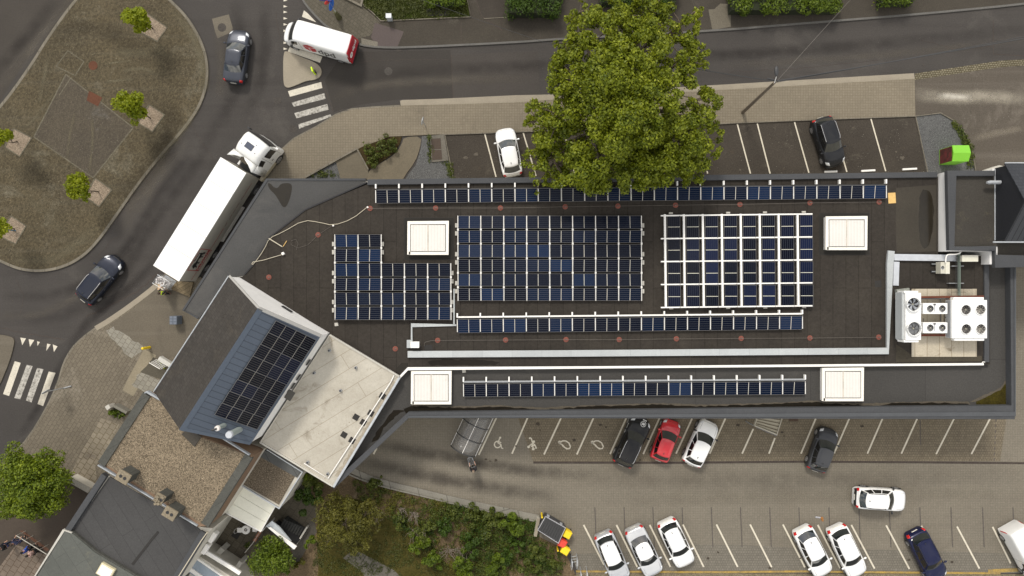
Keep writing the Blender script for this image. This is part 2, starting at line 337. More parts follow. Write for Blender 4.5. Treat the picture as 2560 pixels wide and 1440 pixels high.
conc_roof = surf('pale_concrete_roof', (.47, .44, .375), (.33, .30, .245), big=.35, grain=.10, brick=(14, 1.25, math.radians(-31.5), .02, (.66, .63, .58), .02, .5), stain=(.20, .17, .125), stainscale=.45, stainpos=(.55, .72), speck=(1.6, .07, (.26, .23, .18)))
gravel_r = surf('roof_gravel', (.205, .165, .115), (.155, .125, .088), big=.35, grain=.78, gscale=11, fine=19, rough=.95, bump=.4)
gravel_rd = surf('roof_gravel_dark', (.15, .122, .088), (.115, .093, .068), big=.35, grain=.78, gscale=11, fine=19, rough=.95, bump=.4)
roof_dk = surf('dark_roofing_felt', (.070, .069, .068), (.056, .055, .055), big=.2, grain=.12, brick=(16, 1.0, math.radians(57.5), .018, (.74, .74, .74), .05, .3))
roof_gg = surf('grey_green_felt', (.108, .112, .101), (.090, .094, .085), big=.25, grain=.12, brick=(3.4, 1.0, math.radians(57.5), .014, (.7, .7, .7), .06, .37), stain=(.15, .145, .115), stainscale=.6)
slab_gr = surf('grey_coping', (.088, .088, .078), (.066, .066, .058), big=1, grain=.2, brick=(1.2, 5, math.radians(57.5), .015, (.6, .6, .6), .06, .5))
tile_m = surf('dark_roof_tiles', (.055, .050, .045), (.044, .041, .038), big=.3, grain=.14, brick=(.30, .34, ANG, .014, (.74, .74, .74), .10, .5), stain=(.066, .058, .048), stainscale=.3, stainpos=(.54, .74), speck=(3.0, .10, (.016, .012, .009)))
seam_m = surf('blue_grey_standing_seam', (.068, .085, .112), (.058, .073, .097), big=.4, grain=.07, brick=(30, .46, math.radians(31.3), .035, (.55, .55, .57), .04, .5), rough=.5, spec=.35, bump=0)
seam_edge = plain('blue_grey_flashing', (.070, .088, .116), .5, spec=.35)
slate_m = surf('slate_roof', (.050, .053, .060), (.044, .047, .053), big=.3, grain=.12, brick=(.3, .25, 0, .015, (.7, .7, .7), .08, .5), rough=.6)
seam_d = surf('dark_standing_seam', (.062, .064, .068), (.05, .052, .056), big=.3, grain=.06, brick=(30, .42, math.pi/2, .035, (.5, .5, .52), .03, .5), rough=.5, bump=0)
white_wall = plain('white_render', (.74, .73, .71), .8, var=.05, vscale=.8)
warm_wall = plain('cream_render', (.52, .49, .42), .8, var=.1, vscale=1.2, dirt=.05)
brick_wall = surf('brown_brick', (.22, .15, .10), (.16, .11, .08), big=1, grain=.2, rough=.9)
white_m = plain('white_metal', (.80, .78, .74), .4, var=.04)
white_cor = surf('skylight_sheet', (.72, .70, .66), (.66, .64, .60), big=.6, grain=.03, brick=(20, .115, math.pi/2, .028, (.80, .79, .77), .0, .5), rough=.5, bump=0, stain=(.55, .51, .44), stainscale=.5, stainpos=(.6, .8))
zinc = surf('zinc_duct', (.42, .44, .44), (.34, .36, .365), big=.5, grain=.06, brick=(2.3, 6, 0, .015, (.8, .8, .8), .06, .5), rough=.42, spec=.6, bump=0)
zinc_b = plain('galvanised_steel', (.45, .47, .49), .38, metal=.35, var=.15, vscale=3)
zinc_y = plain('zinc_channel', (.50, .52, .55), .4, metal=.2, var=.12, vscale=2)
alu = plain('aluminium', (.70, .68, .64), .4, metal=.1, var=.08)
grey_m = plain('grey_metal', (.30, .31, .32), .5)
black_p = plain('black_plastic', (.018, .018, .019), .5)
dark_m = plain('dark_metal', (.035, .036, .038), .5)
yellow_p = plain('yellow_plastic', (.78, .56, .01), .45, var=.1)
red_p = plain('red_plastic', (.62, .05, .03), .45, var=.1)
fluo = plain('fluorescent_yellow', (.62, .85, .02), .6)
wood_m = surf('weathered_boards', (.22, .175, .11), (.16, .125, .08), big=1, grain=.25, brick=(6, .3, math.radians(-31), .02, (.5, .5, .5), .15, .5))
ply_m = plain('plywood', (.62, .40, .14), .7, var=.12, vscale=4)
card_m = plain('cardboard', (.58, .41, .25), .8)
disc_m = plain('red_marker_disc', (.185, .058, .040), .8, var=.2)
wire_m = plain('dull_wire', (.12, .105, .09), .6)
bark = surf('bark', (.13, .105, .078), (.08, .066, .05), big=2, grain=.4, rough=.95)
concr = plain('light_concrete', (.46, .44, .39), .8, var=.12, vscale=2)
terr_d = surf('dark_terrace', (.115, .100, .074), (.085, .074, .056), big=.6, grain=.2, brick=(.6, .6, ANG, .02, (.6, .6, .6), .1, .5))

# ---------------------------------------------------------------- ground, roads, pavements
mb = MB(); mb.add([(-900, -900, 0), (900, -900, 0), (900, 900, 0), (-900, 900, 0)], [(0, 1, 2, 3)]); g = mb.build('ground', asphalt); g['kind'] = 'structure'
road_parent = g
Z = lambda k: .004*k
# plaza (traffic island with pavers)
isl = [(190, 0), (230, -34), (310, -52), (385, -34), (425, 0), (470, 45), (505, 105), (520, 160), (518, 212), (502, 262), (470, 312), (400, 392), (345, 462), (298, 530), (255, 592), (215, 637), (165, 666), (110, 678), (60, 675), (20, 661), (-30, 635), (-120, 560), (-150, 460), (-100, 370), (0, 275), (75, 172), (122, 95)]
isl_s = smoothpoly(isl, 2); KZ = .12
plaza = sheet('plaza', isl_s, KZ, plaza_m, raised=True)
kb = MB(); Pk = [W(*p) for p in isl_s]; kb.ribbon(Pk+[Pk[0]], .22, 0, KZ+.006); kb.build('kerb', kerb_m, plaza)
inner = [(167, 187), (335, 320), (235, 445), (87, 343)]
sheet('inner_paving', inner, KZ+.004, plaza_in, plaza)
jb = MB()
for a, b in ((inner[0], inner[1]), (inner[1], inner[2]), (inner[2], inner[3]), (inner[3], inner[0])): jb.ribbon([W(*a), W(*b)], .10, KZ+.004, KZ+.010)
for q in (((172, 128), (212, 155)), ((212, 155), (190, 190)), ((190, 190), (143, 167)), ((143, 167), (172, 128)), ((165, 190), (135, 250)), ((180, 195), (150, 240))): jb.ribbon([W(*q[0]), W(*q[1])], .08, KZ+.006, KZ+.012)
jb.build('pale_joints', joint_m, plaza)
c = W(235, 165); mb = MB(); mb.cyl((c.x, c.y, KZ), (c.x, c.y, KZ+.012), .38, n=24); tag(mb.build('manhole_cover', rust), 'round rusty manhole cover set in the paved island', 'manhole cover', 'iron covers in the paving')
o = sheet('access_cover', [(225, 228), (258, 245), (247, 267), (219, 252)], KZ+.016, rust, kind=None); tag(o, 'square rusty steel plate in the middle of the paved island', 'access cover', 'iron covers in the paving')
pits = [[(370, 35), (420, 70), (395, 105), (345, 78)], [(375, 262), (413, 288), (383, 330), (347, 308)], [(37, 322), (82, 345), (52, 392), (15, 368)], [(240, 446), (282, 475), (250, 517), (215, 492)], [(30, 540), (68, 565), (42, 610), (0, 590)]]
for i, p in enumerate(pits):
    o = sheet('tree_pit', blob(p, 1.5, 8, i), KZ+.008, mulch, plaza)
    kb = MB(); q = [W(*a) for a in p]; kb.ribbon(q+[q[0]], .09, KZ, KZ+.03); kb.build('pit_edging', joint_m, o)
# splitter island
spl = smoothpoly([(709, 130), (720, 129), (745, 140), (790, 157), (805, 172), (804, 190), (790, 200), (765, 203), (745, 212), (722, 221), (712, 217), (709, 200)], 2)
sheet('traffic_island', spl, .11, gutter_m, raised=True)
# upper pavement along the building
pv = [(660, 470), (690, 388), (735, 347), (790, 318), (840, 287), (880, 273), (940, 268), (1000, 265), (1285, 257), (1380, 250), (1815, 225), (2285, 198), (2287, 290), (2070, 298), (1845, 307), (1640, 316), (1110, 336), (975, 342), (905, 368), (840, 402), (765, 444), (760, 480)]
pavement = sheet('pavement', pv, .10, pave_b, raised=True)
kb = MB(); kb.ribbon([W(*p) for p in [(675, 410), (690, 388), (735, 347), (790, 318), (840, 287), (880, 273), (940, 268), (1000, 265)]], .12, 0, .106)
kb.ribbon([W(*p) for p in [(765, 444), (840, 402), (893, 373)]], .14, .05, .22)
kb.build('kerb', kerb_m, pavement)
gt = sheet('gutter', [(1000, 252), (1006, 250), (1100, 247), (1290, 238), (1385, 236), (1815, 211), (2100, 194), (2285, 183), (2287, 199), (1815, 226), (1380, 251), (1285, 258), (1002, 266)], Z(2), gutter_m)
sheet('gutter_cobbles', [(2287, 184), (2500, 152), (2620, 145), (2620, 160), (2500, 168), (2287, 200)], Z(3), cobble)
# road patches
for i, (p, cmix) in enumerate([([(1128, 137), (1285, 130), (1345, 128), (1350, 240), (1133, 246)], (.068, .061, .055)), ([(860, 130), (1126, 125), (1132, 246), (1000, 248), (900, 262), (835, 280), (812, 200)], (.053, .048, .043)), ([(120, 62), (205, -10), (420, -60), (100, -200), (-200, 100), (-10, 270)], (.062, .055, .048)), ([(0, 850), (130, 870), (215, 830), (160, 900), (100, 1060), (0, 1130)], (.061, .056, .052))]):
    sheet('road_patch', p, Z(1), surf('patch%d' % i, cmix, tuple(v*.82 for v in cmix), big=.3, grain=.15))
jb = MB()
for pl in ([(805, 203), (820, 245), (830, 268), (833, 282)], [(1128, 137), (1133, 246)], [(2483, 50), (2483, 135), (2560, 140)]): jb.ribbon([W(*p) for p in pl], .05, .001, .0065)
jb.build('tar_joints', line_dark, g)
# light slab with manhole near the sedan
o = sheet('manhole_slab', [(530, 47), (572, 36), (582, 70), (580, 80), (544, 96), (538, 80)], Z(2), surf('slab_c', (.145, .128, .10), (.12, .105, .08), grain=.15))
def cover(px, py, r, mat, label, z=.012):
    c = W(px, py); m_ = MB(); m_.cyl((c.x, c.y, 0), (c.x, c.y, z), r, n=24); tag(m_.build('manhole_cover', mat), label, 'manhole cover', 'iron covers in the paving')
cover(555, 69, .36, iron, 'round iron manhole cover in a pale slab beside the dark sedan')
cover(971, 178, .34, surf('cover_l', (.085, .078, .07), None, grain=.3), 'faint round manhole cover in the middle of the upper street')
cover(694, 252, .3, iron, 'small round manhole cover left of the zebra crossing by the traffic island')
cover(733, 322, .34, iron, 'round manhole cover at the kerb near the truck cab')
cover(2309, 163, .1, iron, 'tiny round valve cover in the street above the cobbled gutter')
for q, lb in (([(980, 261), (1000, 259), (1000, 266), (982, 267)], 'rusty drain grate where the pale gutter begins'), ([(843, 279), (858, 272), (859, 280), (846, 286)], 'dark drain grate at the kerb bend by the zebra crossing'), ([(989, 121), (1003, 121), (1003, 129), (990, 129)], 'black drain grate at the kerb across from the lawn')):
    tag(sheet('drain_grate', q, .020, iron, kind=None), lb, 'drain', 'street drains')
# upper (north) pavement, lawn and drives
up = [(757, 0), (780, 30), (820, 71), (880, 101), (900, 114), (945, 120), (1010, 121), (1285, 108), (1400, 99), (1770, 80), (2050, 57), (2290, 38), (2560, 12), (2800, -20), (2800, -300), (600, -300), (725, -40)]
upv = sheet('upper_pavement', up, .10, asph_path, raised=True)
kb = MB(); kb.ribbon([W(*p) for p in smoothpoly([(745, -25), (757, 1), (780, 31), (820, 71), (880, 101), (900, 113), (945, 119), (1010, 120), (1285, 107), (1400, 98), (1770, 79), (2050, 56), (2290, 37), (2560, 11), (2700, -8)], 1, False)], .17, 0, .107); kb.build('kerb', kerb_b, upv)
sheet('mauve_patch', [(938, 58), (1010, 80), (994, 118), (945, 118), (928, 95)], .104, surf('mauve', (.098, .080, .075), (.085, .07, .066), grain=.12))
sheet('repair_patch', [(903, 96), (945, 106), (944, 117), (905, 112)], .108, surf('rep', (.19, .175, .14), (.12, .105, .09), grain=.3))
sheet('paver_corner', [(757, 0), (780, 30), (820, 71), (880, 101), (925, 90), (952, 55), (910, 20), (905, -30), (740, -40)], .102, surf('corner_pavers', (.105, .094, .072), (.082, .073, .057), big=.4, grain=.2, brick=(.3, .3, .7, .02, (.7, .7, .7), .1, .5)))
jb = MB()
for pl in ([(1153, 55), (1153, 113)], [(1253, 45), (1255, 77), (1205, 42), (1190, 0)], [(2230, 10), (2228, 45)], [(2030, 30), (2030, 57)], [(1392, 50), (1392, 98)]): jb.ribbon([W(*p) for p in pl], .06, .1, .106)
jb.build('tar_joints', line_dark, upv)
sheet('concrete_drive', [(1770, 25), (1785, 24), (1800, 10), (1826, 12), (1826, 68), (1780, 76)], .106, surf('drive_c', (.15, .135, .105), (.12, .105, .08), grain=.2))
sheet('drive_dark', [(1165, -60), (1280, -60), (1285, 35), (1255, 42), (1207, 46)], .103, surf('drive_d', (.058, .05, .042), None, grain=.15))
lawn = sheet('lawn', [(903, -80), (905, 0), (912, 17), (930, 30), (953, 53), (1000, 51), (1175, 43), (1167, 0), (1160, -80)], .16, lawn_d, raised=True)
kb = MB(); kb.ribbon([W(*p) for p in [(905, 5), (912, 17), (930, 31), (953, 54), (1000, 52), (1178, 44), (1166, -10)]], .07, .1, .19); kb.ribbon([W(*p) for p in [(860, -5), (880, 5), (904, 17), (911, -10)]], .16, .1, .3); kb.build('edging', kerb_m, lawn)
# front parking
fp = [(1110, 336), (1640, 317), (1845, 307), (2070, 298), (2287, 290), (2316, 425), (2350, 480), (1130, 480), (1130, 442)]
park1 = sheet('front_parking', fp, Z(3), asphalt_old)
slab_path = surf('path_c', (.145, .125, .092), (.115, .10, .075), big=.5, grain=.14)
sheet('forecourt', [(2287, 200), (2500, 168), (2900, 150), (2900, 470), (2437, 470), (2437, 420), (2425, 360), (2410, 330), (2380, 300), (2350, 283), (2287, 290)], Z(2), asph_fore)
gv = sheet('gravel_bed', [(2287, 290), (2350, 283), (2380, 300), (2410, 330), (2428, 362), (2437, 440), (2318, 440)], Z(5), gravel_g)
sheet('gravel_strip', [(1055, 340), (1073, 340), (1075, 400), (1125, 405), (1130, 470), (1005, 470), (1018, 440), (1040, 412), (1052, 370)], Z(6), gravel_g)
sheet('gravel_corner', [(765, 444), (840, 405), (857, 460), (765, 460)], Z(4), gravel_g)
sheet('concrete_slab', [(840, 403), (893, 372), (922, 424), (915, 470), (857, 470)], .05, slab_path, raised=True)
sheet('curved_path', smoothpoly([(925, 424), (960, 404), (988, 386), (1005, 360), (1010, 343), (1055, 341), (1050, 372), (1038, 405), (1010, 442), (1000, 470), (915, 470), (918, 440)], 1), .06, surf('path_l', (.155, .132, .095), (.125, .108, .08), big=.5, grain=.14), raised=True)
sheet('cover_plinth', [(1075, 340), (1110, 336), (1122, 402), (1079, 406)], .10, surf('plinth', (.15, .138, .115), (.11, .1, .085), grain=.2, big=.8), raised=True)
for i, q in enumerate(([(1078, 348), (1102, 346), (1104, 373), (1080, 374)], [(1080, 376), (1104, 375), (1106, 399), (1081, 401)])):
    tag(sheet('hatch_cover', q, .112, surf('hatch%d' % i, (.088, .068, .055), None, grain=.15), kind=None), ['brown steel hatch cover nearer the pavement on the concrete plinth', 'brown steel hatch cover nearer the roof on the concrete plinth'][i], 'hatch', 'hatch covers beside the gravel strip')
def lines(name, segs, wd, mat, parent, z):
    for a, b in segs:
        m_ = MB(); m_.ribbon([W(*a), W(*b)], wd, z-.0035, z); m_.build(name, mat, parent)
lines('bay_line', [((1212, 335), (1240, 442)), ((1308, 332), (1340, 440)), ((1410, 328), (1437, 436)), ((1745, 330), (1769, 434)), ((1843, 310), (1876, 434)), ((1893, 309), (1925, 434)), ((1986, 305), (2022, 432)), ((2080, 300), (2117, 430)), ((2177, 297), (2214, 428))], .11, paint_lot, park1, Z(5))
kb = MB(); kb.ribbon([W(*p) for p in [(1110, 337), (1640, 318), (1845, 308), (2070, 299), (2287, 291), (2350, 283), (2381, 301), (2410, 331), (2426, 362), (2438, 430)]], .07, 0, .11); kb.ribbon([W(2288, 291), W(2318, 430)], .07, 0, .09); kb.ribbon([W(1112, 337), W(1133, 445)], .07, 0, .09)
kb.ribbon([W(893, 372), W(922, 425)], .12, 0, .2); kb.ribbon([W(1210, 48), W(1390, 38)], .05, .1, .14); kb.build('kerb', kerb_m, park1)
for i, (a, b) in enumerate((((2060, 430), (2092, 429)), ((2152, 428), (2187, 426)), ((2255, 424), (2291, 422)))):
    m_ = MB(); m_.ribbon([W(*a), W(*b)], .16, 0, .12); tag(m_.build('wheel_stop', white_m, bevel=.02), 'white concrete wheel stop, %s from the left along the roof edge' % ORD[i+1], 'wheel stop', 'wheel stops in the front parking')
# back car park
lot = sheet('car_park', [(870, 1178), (985, 1030), (985, 960), (2440, 960), (2440, 640), (2900, 640), (2900, 1432), (1445, 1432), (1428, 1385), (1410, 1372), (1345, 1342), (1345, 1288), (1290, 1276), (1135, 1244), (1050, 1223), (960, 1206)], Z(3), lot_m)
sheet('bay_paving', [(1290, 1030), (2520, 1020), (2500, 1153), (2000, 1152), (1500, 1154), (1333, 1154)], Z(4), lot_d)
sheet('bay_paving_grey', [(1440, 1385), (1700, 1372), (1705, 1360), (1850, 1362), (2000, 1370), (2260, 1375), (2560, 1385), (2900, 1385), (2900, 1430), (1445, 1430)], Z(4), lot_g)
lines('bay_line', [((1323, 1035), (1280, 1134)), ((1407, 1035), (1360, 1136)), ((1488, 1035), (1442, 1136)), ((1570, 1035), (1525, 1135)), ((1653, 1035), (1608, 1135)), ((1735, 1035), (1690, 1134)), ((1818, 1035), (1774, 1134)), ((1883, 1072), (1855, 1134)), ((1937, 1095), (1922, 1134)), ((2045, 1032), (2002, 1134)), ((2129, 1032), (2085, 1133)), ((2212, 1032), (2168, 1134)), ((2299, 1032), (2253, 1134)), ((2392, 1032), (2340, 1135)), ((2482, 1032), (2428, 1135)), ((1243, 1040), (1197, 1137)), ((942, 1120), (934, 1135)),
    ((1459, 1312), (1510, 1412)), ((1541, 1312), (1593, 1417)), ((1624, 1312), (1676, 1417)), ((1707, 1311), (1759, 1417)), ((1791, 1311), (1844, 1417)), ((1875, 1311), (1929, 1418)), ((1957, 1311), (2012, 1418)), ((2044, 1312), (2100, 1420)), ((2128, 1312), (2186, 1421)), ((2215, 1313), (2273, 1422)), ((2303, 1314), (2360, 1422)), ((2392, 1316), (2448, 1421)), ((2481, 1317), (2526, 1408))], .135, paint_lot, lot, Z(7))
lines('old_line', [((x, 1268), (x+4, 1368)) for x in (1487, 1560, 1632, 1705, 1778, 1851, 1924, 1997, 2072, 2147, 2223, 2299, 2377, 2456, 2532)]+[((2300, 1050), (2301, 1112))]+[((2490-i*.6, 1047+i*14), (2489-i*.6, 1054+i*14)) for i in range(8)], .09, line_dk2, lot, Z(6))
lines('drain_channel', [((1333, 1156), (1667, 1157)), ((1667, 1157), (2000, 1154)), ((2000, 1154), (2300, 1155.5)), ((2300, 1155.5), (2700, 1159))], .17, line_dark, lot, Z(8))
cb = MB(); cb.ribbon([W(*p) for p in smoothpoly([(868, 1170), (890, 1180), (930, 1198), (985, 1213), (1050, 1228), (1135, 1249), (1215, 1266), (1290, 1282), (1347, 1294)], 1, False)], .48, 0, .10); cb.ribbon([W(*p) for p in smoothpoly([(862, 1180), (890, 1192), (930, 1207), (985, 1222), (1050, 1237), (1135, 1258), (1215, 1276), (1290, 1291), (1347, 1303)], 1, False)], .12, 0, .2)
tag(cb.build('border_walk', surf('border_c', (.24, .225, .19), (.17, .16, .135), big=.5, grain=.14, brick=(2.2, 9, math.radians(-15), .03, (.5, .5, .5), .1, .5))), kind='structure')
yk = MB(); yk.ribbon([W(*p) for p in [(1440, 1428), (1800, 1430), (2000, 1428), (2160, 1430), (2400, 1432), (2500, 1433)]], .16, 0, .05)
yk.ribbon([W(2470, 1428), W(2545, 1424)], .3, 0, .03)
tag(yk.build('yellow_edge', surf('yel_edge', (.42, .28, .07), (.22, .17, .09), big=1, grain=.3, bigamt=.9)), kind='structure')
sheet('gravel_verge', [(1440, 1432), (2900, 1436), (2900, 1500), (1440, 1500)], Z(5), surf('verge', (.20, .165, .11), (.12, .10, .065), big=1.5, grain=.6, gscale=12, fine=20))
# painted symbols
def disc_pts(c, r, n=18, a0=0, a1=360): return [(c[0]+r*math.cos(math.radians(a0+(a1-a0)*i/n)), c[1]+r*math.sin(math.radians(a0+(a1-a0)*i/n))) for i in range(n+1)]
def strokes(name, pls, wd, dots=()):
    m_ = MB()
    for i, pl in enumerate(pls): m_.ribbon([W(*p) for p in pl], wd, Z(6)-.003, Z(7)+.0006*i)
    for (x, y, r) in dots: c = W(x, y); m_.cyl((c.x, c.y, Z(6)), (c.x, c.y, Z(8)), r/S, n=16)
    return m_.build(name, paint_lot, lot)
strokes('wheelchair_symbol', [disc_pts((1244, 1111), 8, 16, 10, 285), [(1249, 1096), (1245, 1107), (1252, 1111), (1254, 1120), (1258, 1121)], [(1247, 1104), (1253, 1107)]], .10, [(1250.5, 1094, 2.6)])
strokes('pushchair_symbol', [[(1323, 1097), (1325, 1094), (1328, 1096), (1332, 1108), (1337, 1112), (1341, 1120)], [(1332, 1108), (1325, 1113), (1321, 1117)], [(1327, 1116), (1337, 1113)], [(1331, 1112), (1333, 1122)]], .10, [(1334.5, 1104, 3.2), (1321.5, 1117, 3.2), (1333, 1122, 3.5), (1340, 1119.5, 2.2), (1330, 1111, 2.6)])
for dx in (0, 82):
    strokes('plug_symbol', [[(1396.5+dx, 1103), (1400+dx, 1109)]], .17)
    strokes('charging_car_symbol', [[(1397+dx, 1105), (1400+dx, 1108), (1406+dx, 1112), (1410+dx, 1117), (1417+dx, 1122), (1424+dx, 1121), (1426+dx, 1116), (1422+dx, 1107), (1414+dx, 1102), (1406+dx, 1102), (1401+dx, 1106)], [(1397+dx, 1105), (1401+dx, 1102)]], .10, [(1407+dx, 1114, 2.2), (1416+dx, 1121, 2.2)])
# zebra crossings and give-way teeth
zb = [[(720, 228), (803, 205), (806, 220), (725, 242)], [(729, 257), (811, 233), (814, 247), (735, 267)], [(736, 283), (818, 260), (822, 274), (741, 296)], [(746, 311), (826, 286), (829, 291), (748, 322)], [(726, 113), (806, 142), (800, 157), (720, 129)]]
for i, q in enumerate(zb): sheet('crossing_stripe', q, Z(3), paint_old if 0 < i < 4 else paint_w, g)
for i, q in enumerate([[(37, 903), (52, 907), (23, 990), (8, 985)], [(67, 912), (82, 915), (51, 998), (36, 995)], [(93, 920), (109, 923), (79, 1006), (65, 1001)], [(122, 929), (139, 932), (108, 1015), (94, 1010)]]): sheet('crossing_stripe', q, Z(3), [paint_w, paint_old, paint_old, paint_w][i], g)
for q in [[(51, 844), (65, 846), (56, 863)], [(72, 848), (86, 850), (75, 867)], [(93, 853), (100, 855), (94, 865)], [(118, 859), (127, 861), (116, 877)], [(132, 861), (144, 866), (135, 880)], [(760, 26), (769, 33), (791, 56), (755, 42)]]+[[(709, y), (709, y+6), (719, y+3.5)] for y in (-2, 13, 27, 43, 58, 74, 104, 119)]:
    sheet('give_way_tooth', q, Z(3), paint_w, g)
# pavement south-west of the road
a2 = [(440, 640), (405, 695), (393, 713), (330, 762), (272, 802), (240, 819), (205, 846), (180, 872), (160, 908), (146, 960), (118, 1020), (75, 1092), (30, 1140), (-30, 1180), (-200, 1290), (150, 1420), (380, 1200), (520, 900), (560, 740)]
pav2 = sheet('side_pavement', a2, .10, pave_c, raised=True)
kb = MB(); kb.ribbon([W(*p) for p in smoothpoly([(405, 697), (393, 714), (330, 763), (272, 803), (241, 821)], 1, False)], .42, 0, .109)
kb.build('kerb', gutter_m, pav2)
kb = MB(); kb.ribbon([W(*p) for p in smoothpoly([(240, 820), (205, 846), (180, 872), (160, 908), (146, 960), (118, 1020), (75, 1092), (30, 1140)], 1, False)], .14, 0, .111); kb.build('kerb', kerb_m, pav2)
sheet('apron', [(398, 716), (440, 700), (520, 760), (470, 880), (400, 905), (377, 868), (330, 852), (275, 812), (335, 772)], .104, apron_m)
sheet('pale_slabs', blob([(268, 826), (285, 818), (362, 868), (352, 880), (340, 885), (330, 893), (312, 880), (296, 862), (278, 846)], 3, 9, 3), .108, pave_g)
sheet('slab_band', [(362, 872), (392, 888), (372, 930), (352, 960), (335, 990), (308, 975), (330, 930)], .112, surf('band', (.26, .225, .16), (.19, .165, .12), big=1, grain=.15))
sheet('grey_patch', blob([(330, 960), (352, 930), (405, 950), (385, 985), (360, 975)], 3, 9, 5), .114, pave_g)
sheet('dark_slab', [(368, 915), (385, 893), (425, 910), (405, 948), (352, 930)], .118, surf('dslab', (.098, .088, .068), (.08, .072, .056), grain=.15))
sheet('terrace_strip', [(255, 1045), (300, 1060), (270, 1120), (240, 1165), (245, 1205), (232, 1220), (180, 1180), (205, 1130)], .104, pave_t)
sheet('left_pavement', smoothpoly([(-100, 832), (0, 836), (28, 841), (38, 848), (36, 866), (25, 905), (0, 965), (-100, 1150)], 1), .10, apron_m, raised=True)
sheet('lower_yard', [(-200, 1300), (20, 1290), (180, 1200), (235, 1225), (220, 1330), (150, 1440), (120, 1600), (-300, 1600)], .106, surf('yard', (.075, .060, .048), (.055, .046, .038), big=.3, grain=.16))
sheet('lower_tiles', [(43, 1360), (122, 1388), (110, 1440), (60, 1540), (-60, 1520), (0, 1418)], .125, surf('ltiles', (.18, .145, .115), (.13, .105, .083), big=.7, grain=.15, brick=(.55, .55, ANG, .03, (.6, .55, .5), .08, .5)))
sheet('brick_edging', [(50, 1325), (60, 1325), (125, 1372), (118, 1377), (85, 1352)], .112, surf('bedge', (.12, .065, .045), None, grain=.3))
# garden ground
garden = sheet('garden_soil', [(700, 1120), (870, 1170), (890, 1192), (985, 1222), (1135, 1258), (1290, 1291), (1345, 1300), (1345, 1340), (1410, 1372), (1440, 1440), (1440, 1520), (640, 1520), (560, 1440), (600, 1250)], Z(4), soil_m)
sheet('garden_lawn', smoothpoly([(800, 1250), (900, 1240), (1000, 1310), (1080, 1380), (1160, 1440), (1160, 1520), (760, 1520), (800, 1440), (790, 1340)], 2), Z(6), lawn_m)
sheet('garden_path', [(858, 1395), (885, 1372), (985, 1425), (1020, 1460), (1020, 1520), (960, 1520), (905, 1430)], .03, surf('gpath', (.125, .115, .095), (.10, .092, .075), big=1, grain=.15, brick=(1.2, 6, .5, .03, (.5, .5, .5), .1, .5)), raised=True)
sheet('garden_path', [(740, 1340), (785, 1296), (792, 1330), (770, 1365), (745, 1410), (710, 1400)], .03, surf('gpath2', (.11, .10, .082), None, big=1, grain=.2), raised=True)
sheet('brick_path', [(720, 1375), (732, 1378), (720, 1400), (700, 1440), (690, 1500), (670, 1500), (690, 1430)], .05, surf('bpath', (.14, .085, .06), None, big=1, grain=.2), raised=True)
# shrub bed
sheet('shrub_bed', [(895, 372), (905, 360), (935, 345), (975, 341), (1005, 342), (1000, 360), (985, 384), (960, 401), (922, 424)], .08, surf('bed', (.05, .035, .015), (.03, .025, .01), grain=.5), raised=True)

# soft wear tracks: rubber and dust streaks lying on the surfaces
def track(pts, wd, col, amt, z, parent, seed=0, its=2):
    nm = 'track_%d_%d' % (int(col[0]*1000), int(amt*100)); m = MATS.get(nm)
    if m is None:
        m, n, l, b = nodes(nm); setp(b, rough=.9, spec=.1); b.inputs['Base Color'].default_value = (*col, 1)
        uv = n.new('ShaderNodeUVMap'); sp = n.new('ShaderNodeSeparateXYZ'); l.new(uv.outputs[0], sp.inputs[0])
        def mth(op, a, v=None):
            t = n.new('ShaderNodeMath'); t.operation = op
            l.new(a, t.inputs[0])
            if v is not None:
                if isinstance(v, (int, float)): t.inputs[1].default_value = v
                else: l.new(v, t.inputs[1])
            return t.outputs[0]
        def bump_(o): a = mth('MULTIPLY', o, math.pi); return mth('POWER', mth('SINE', a), 1.6)
        g_ = n.new('ShaderNodeNewGeometry'); no = n.new('ShaderNodeTexNoise'); no.inputs['Scale'].default_value = .9; no.inputs['Detail'].default_value = 6; l.new(g_.outputs['Position'], no.inputs['Vector'])
        mr = n.new('ShaderNodeMapRange'); mr.inputs[1].default_value = .15; mr.inputs[2].default_value = .6; l.new(no.outputs[0], mr.inputs[0])
        f = mth('MULTIPLY', mth('MULTIPLY', bump_(sp.outputs[1]), mth('POWER', mth('SINE', mth('MULTIPLY', sp.outputs[0], math.pi)), .6)), mr.outputs[0]); f = mth('MULTIPLY', f, amt)
        tr_ = n.new('ShaderNodeBsdfTransparent'); ms = n.new('ShaderNodeMixShader'); l.new(f, ms.inputs[0]); l.new(tr_.outputs[0], ms.inputs[1]); l.new(b.outputs[0], ms.inputs[2]); l.new(ms.outputs[0], n['Material Output'].inputs[0])
    Pw = [W(*p) for p in smoothpoly(pts, its, False)]; n_ = len(Pw); V = []; UV = []; acc = [0]
    for i in range(1, n_): acc.append(acc[-1]+(Pw[i]-Pw[i-1]).length)
    for i in range(n_):
        d = (Pw[min(i+1, n_-1)]-Pw[max(i-1, 0)]).normalized(); nn = Vector((-d.y, d.x, 0))*wd/2
        V += [tuple(Pw[i]+nn+Vector((0, 0, z))), tuple(Pw[i]-nn+Vector((0, 0, z)))]; u_ = .002+.996*acc[i]/acc[-1]; UV += [(u_, 0), (u_, 1)]
    me = bpy.data.meshes.new('wear_track'); me.from_pydata(V, [], [(2*i, 2*i+1, 2*i+3, 2*i+2) for i in range(n_-1)]); uvl = me.uv_layers.new(name='UVMap')
    for lp in me.loops: uvl.data[lp.index].uv = UV[lp.vertex_index]
    me.materials.append(m); o = bpy.data.objects.new('wear_track', me); COL.objects.link(o); o.parent = parent; return o
DKT = (.055, .048, .042); LTT = (.21, .185, .145); RDK = (.024, .021, .020); RLT = (.13, .115, .095)
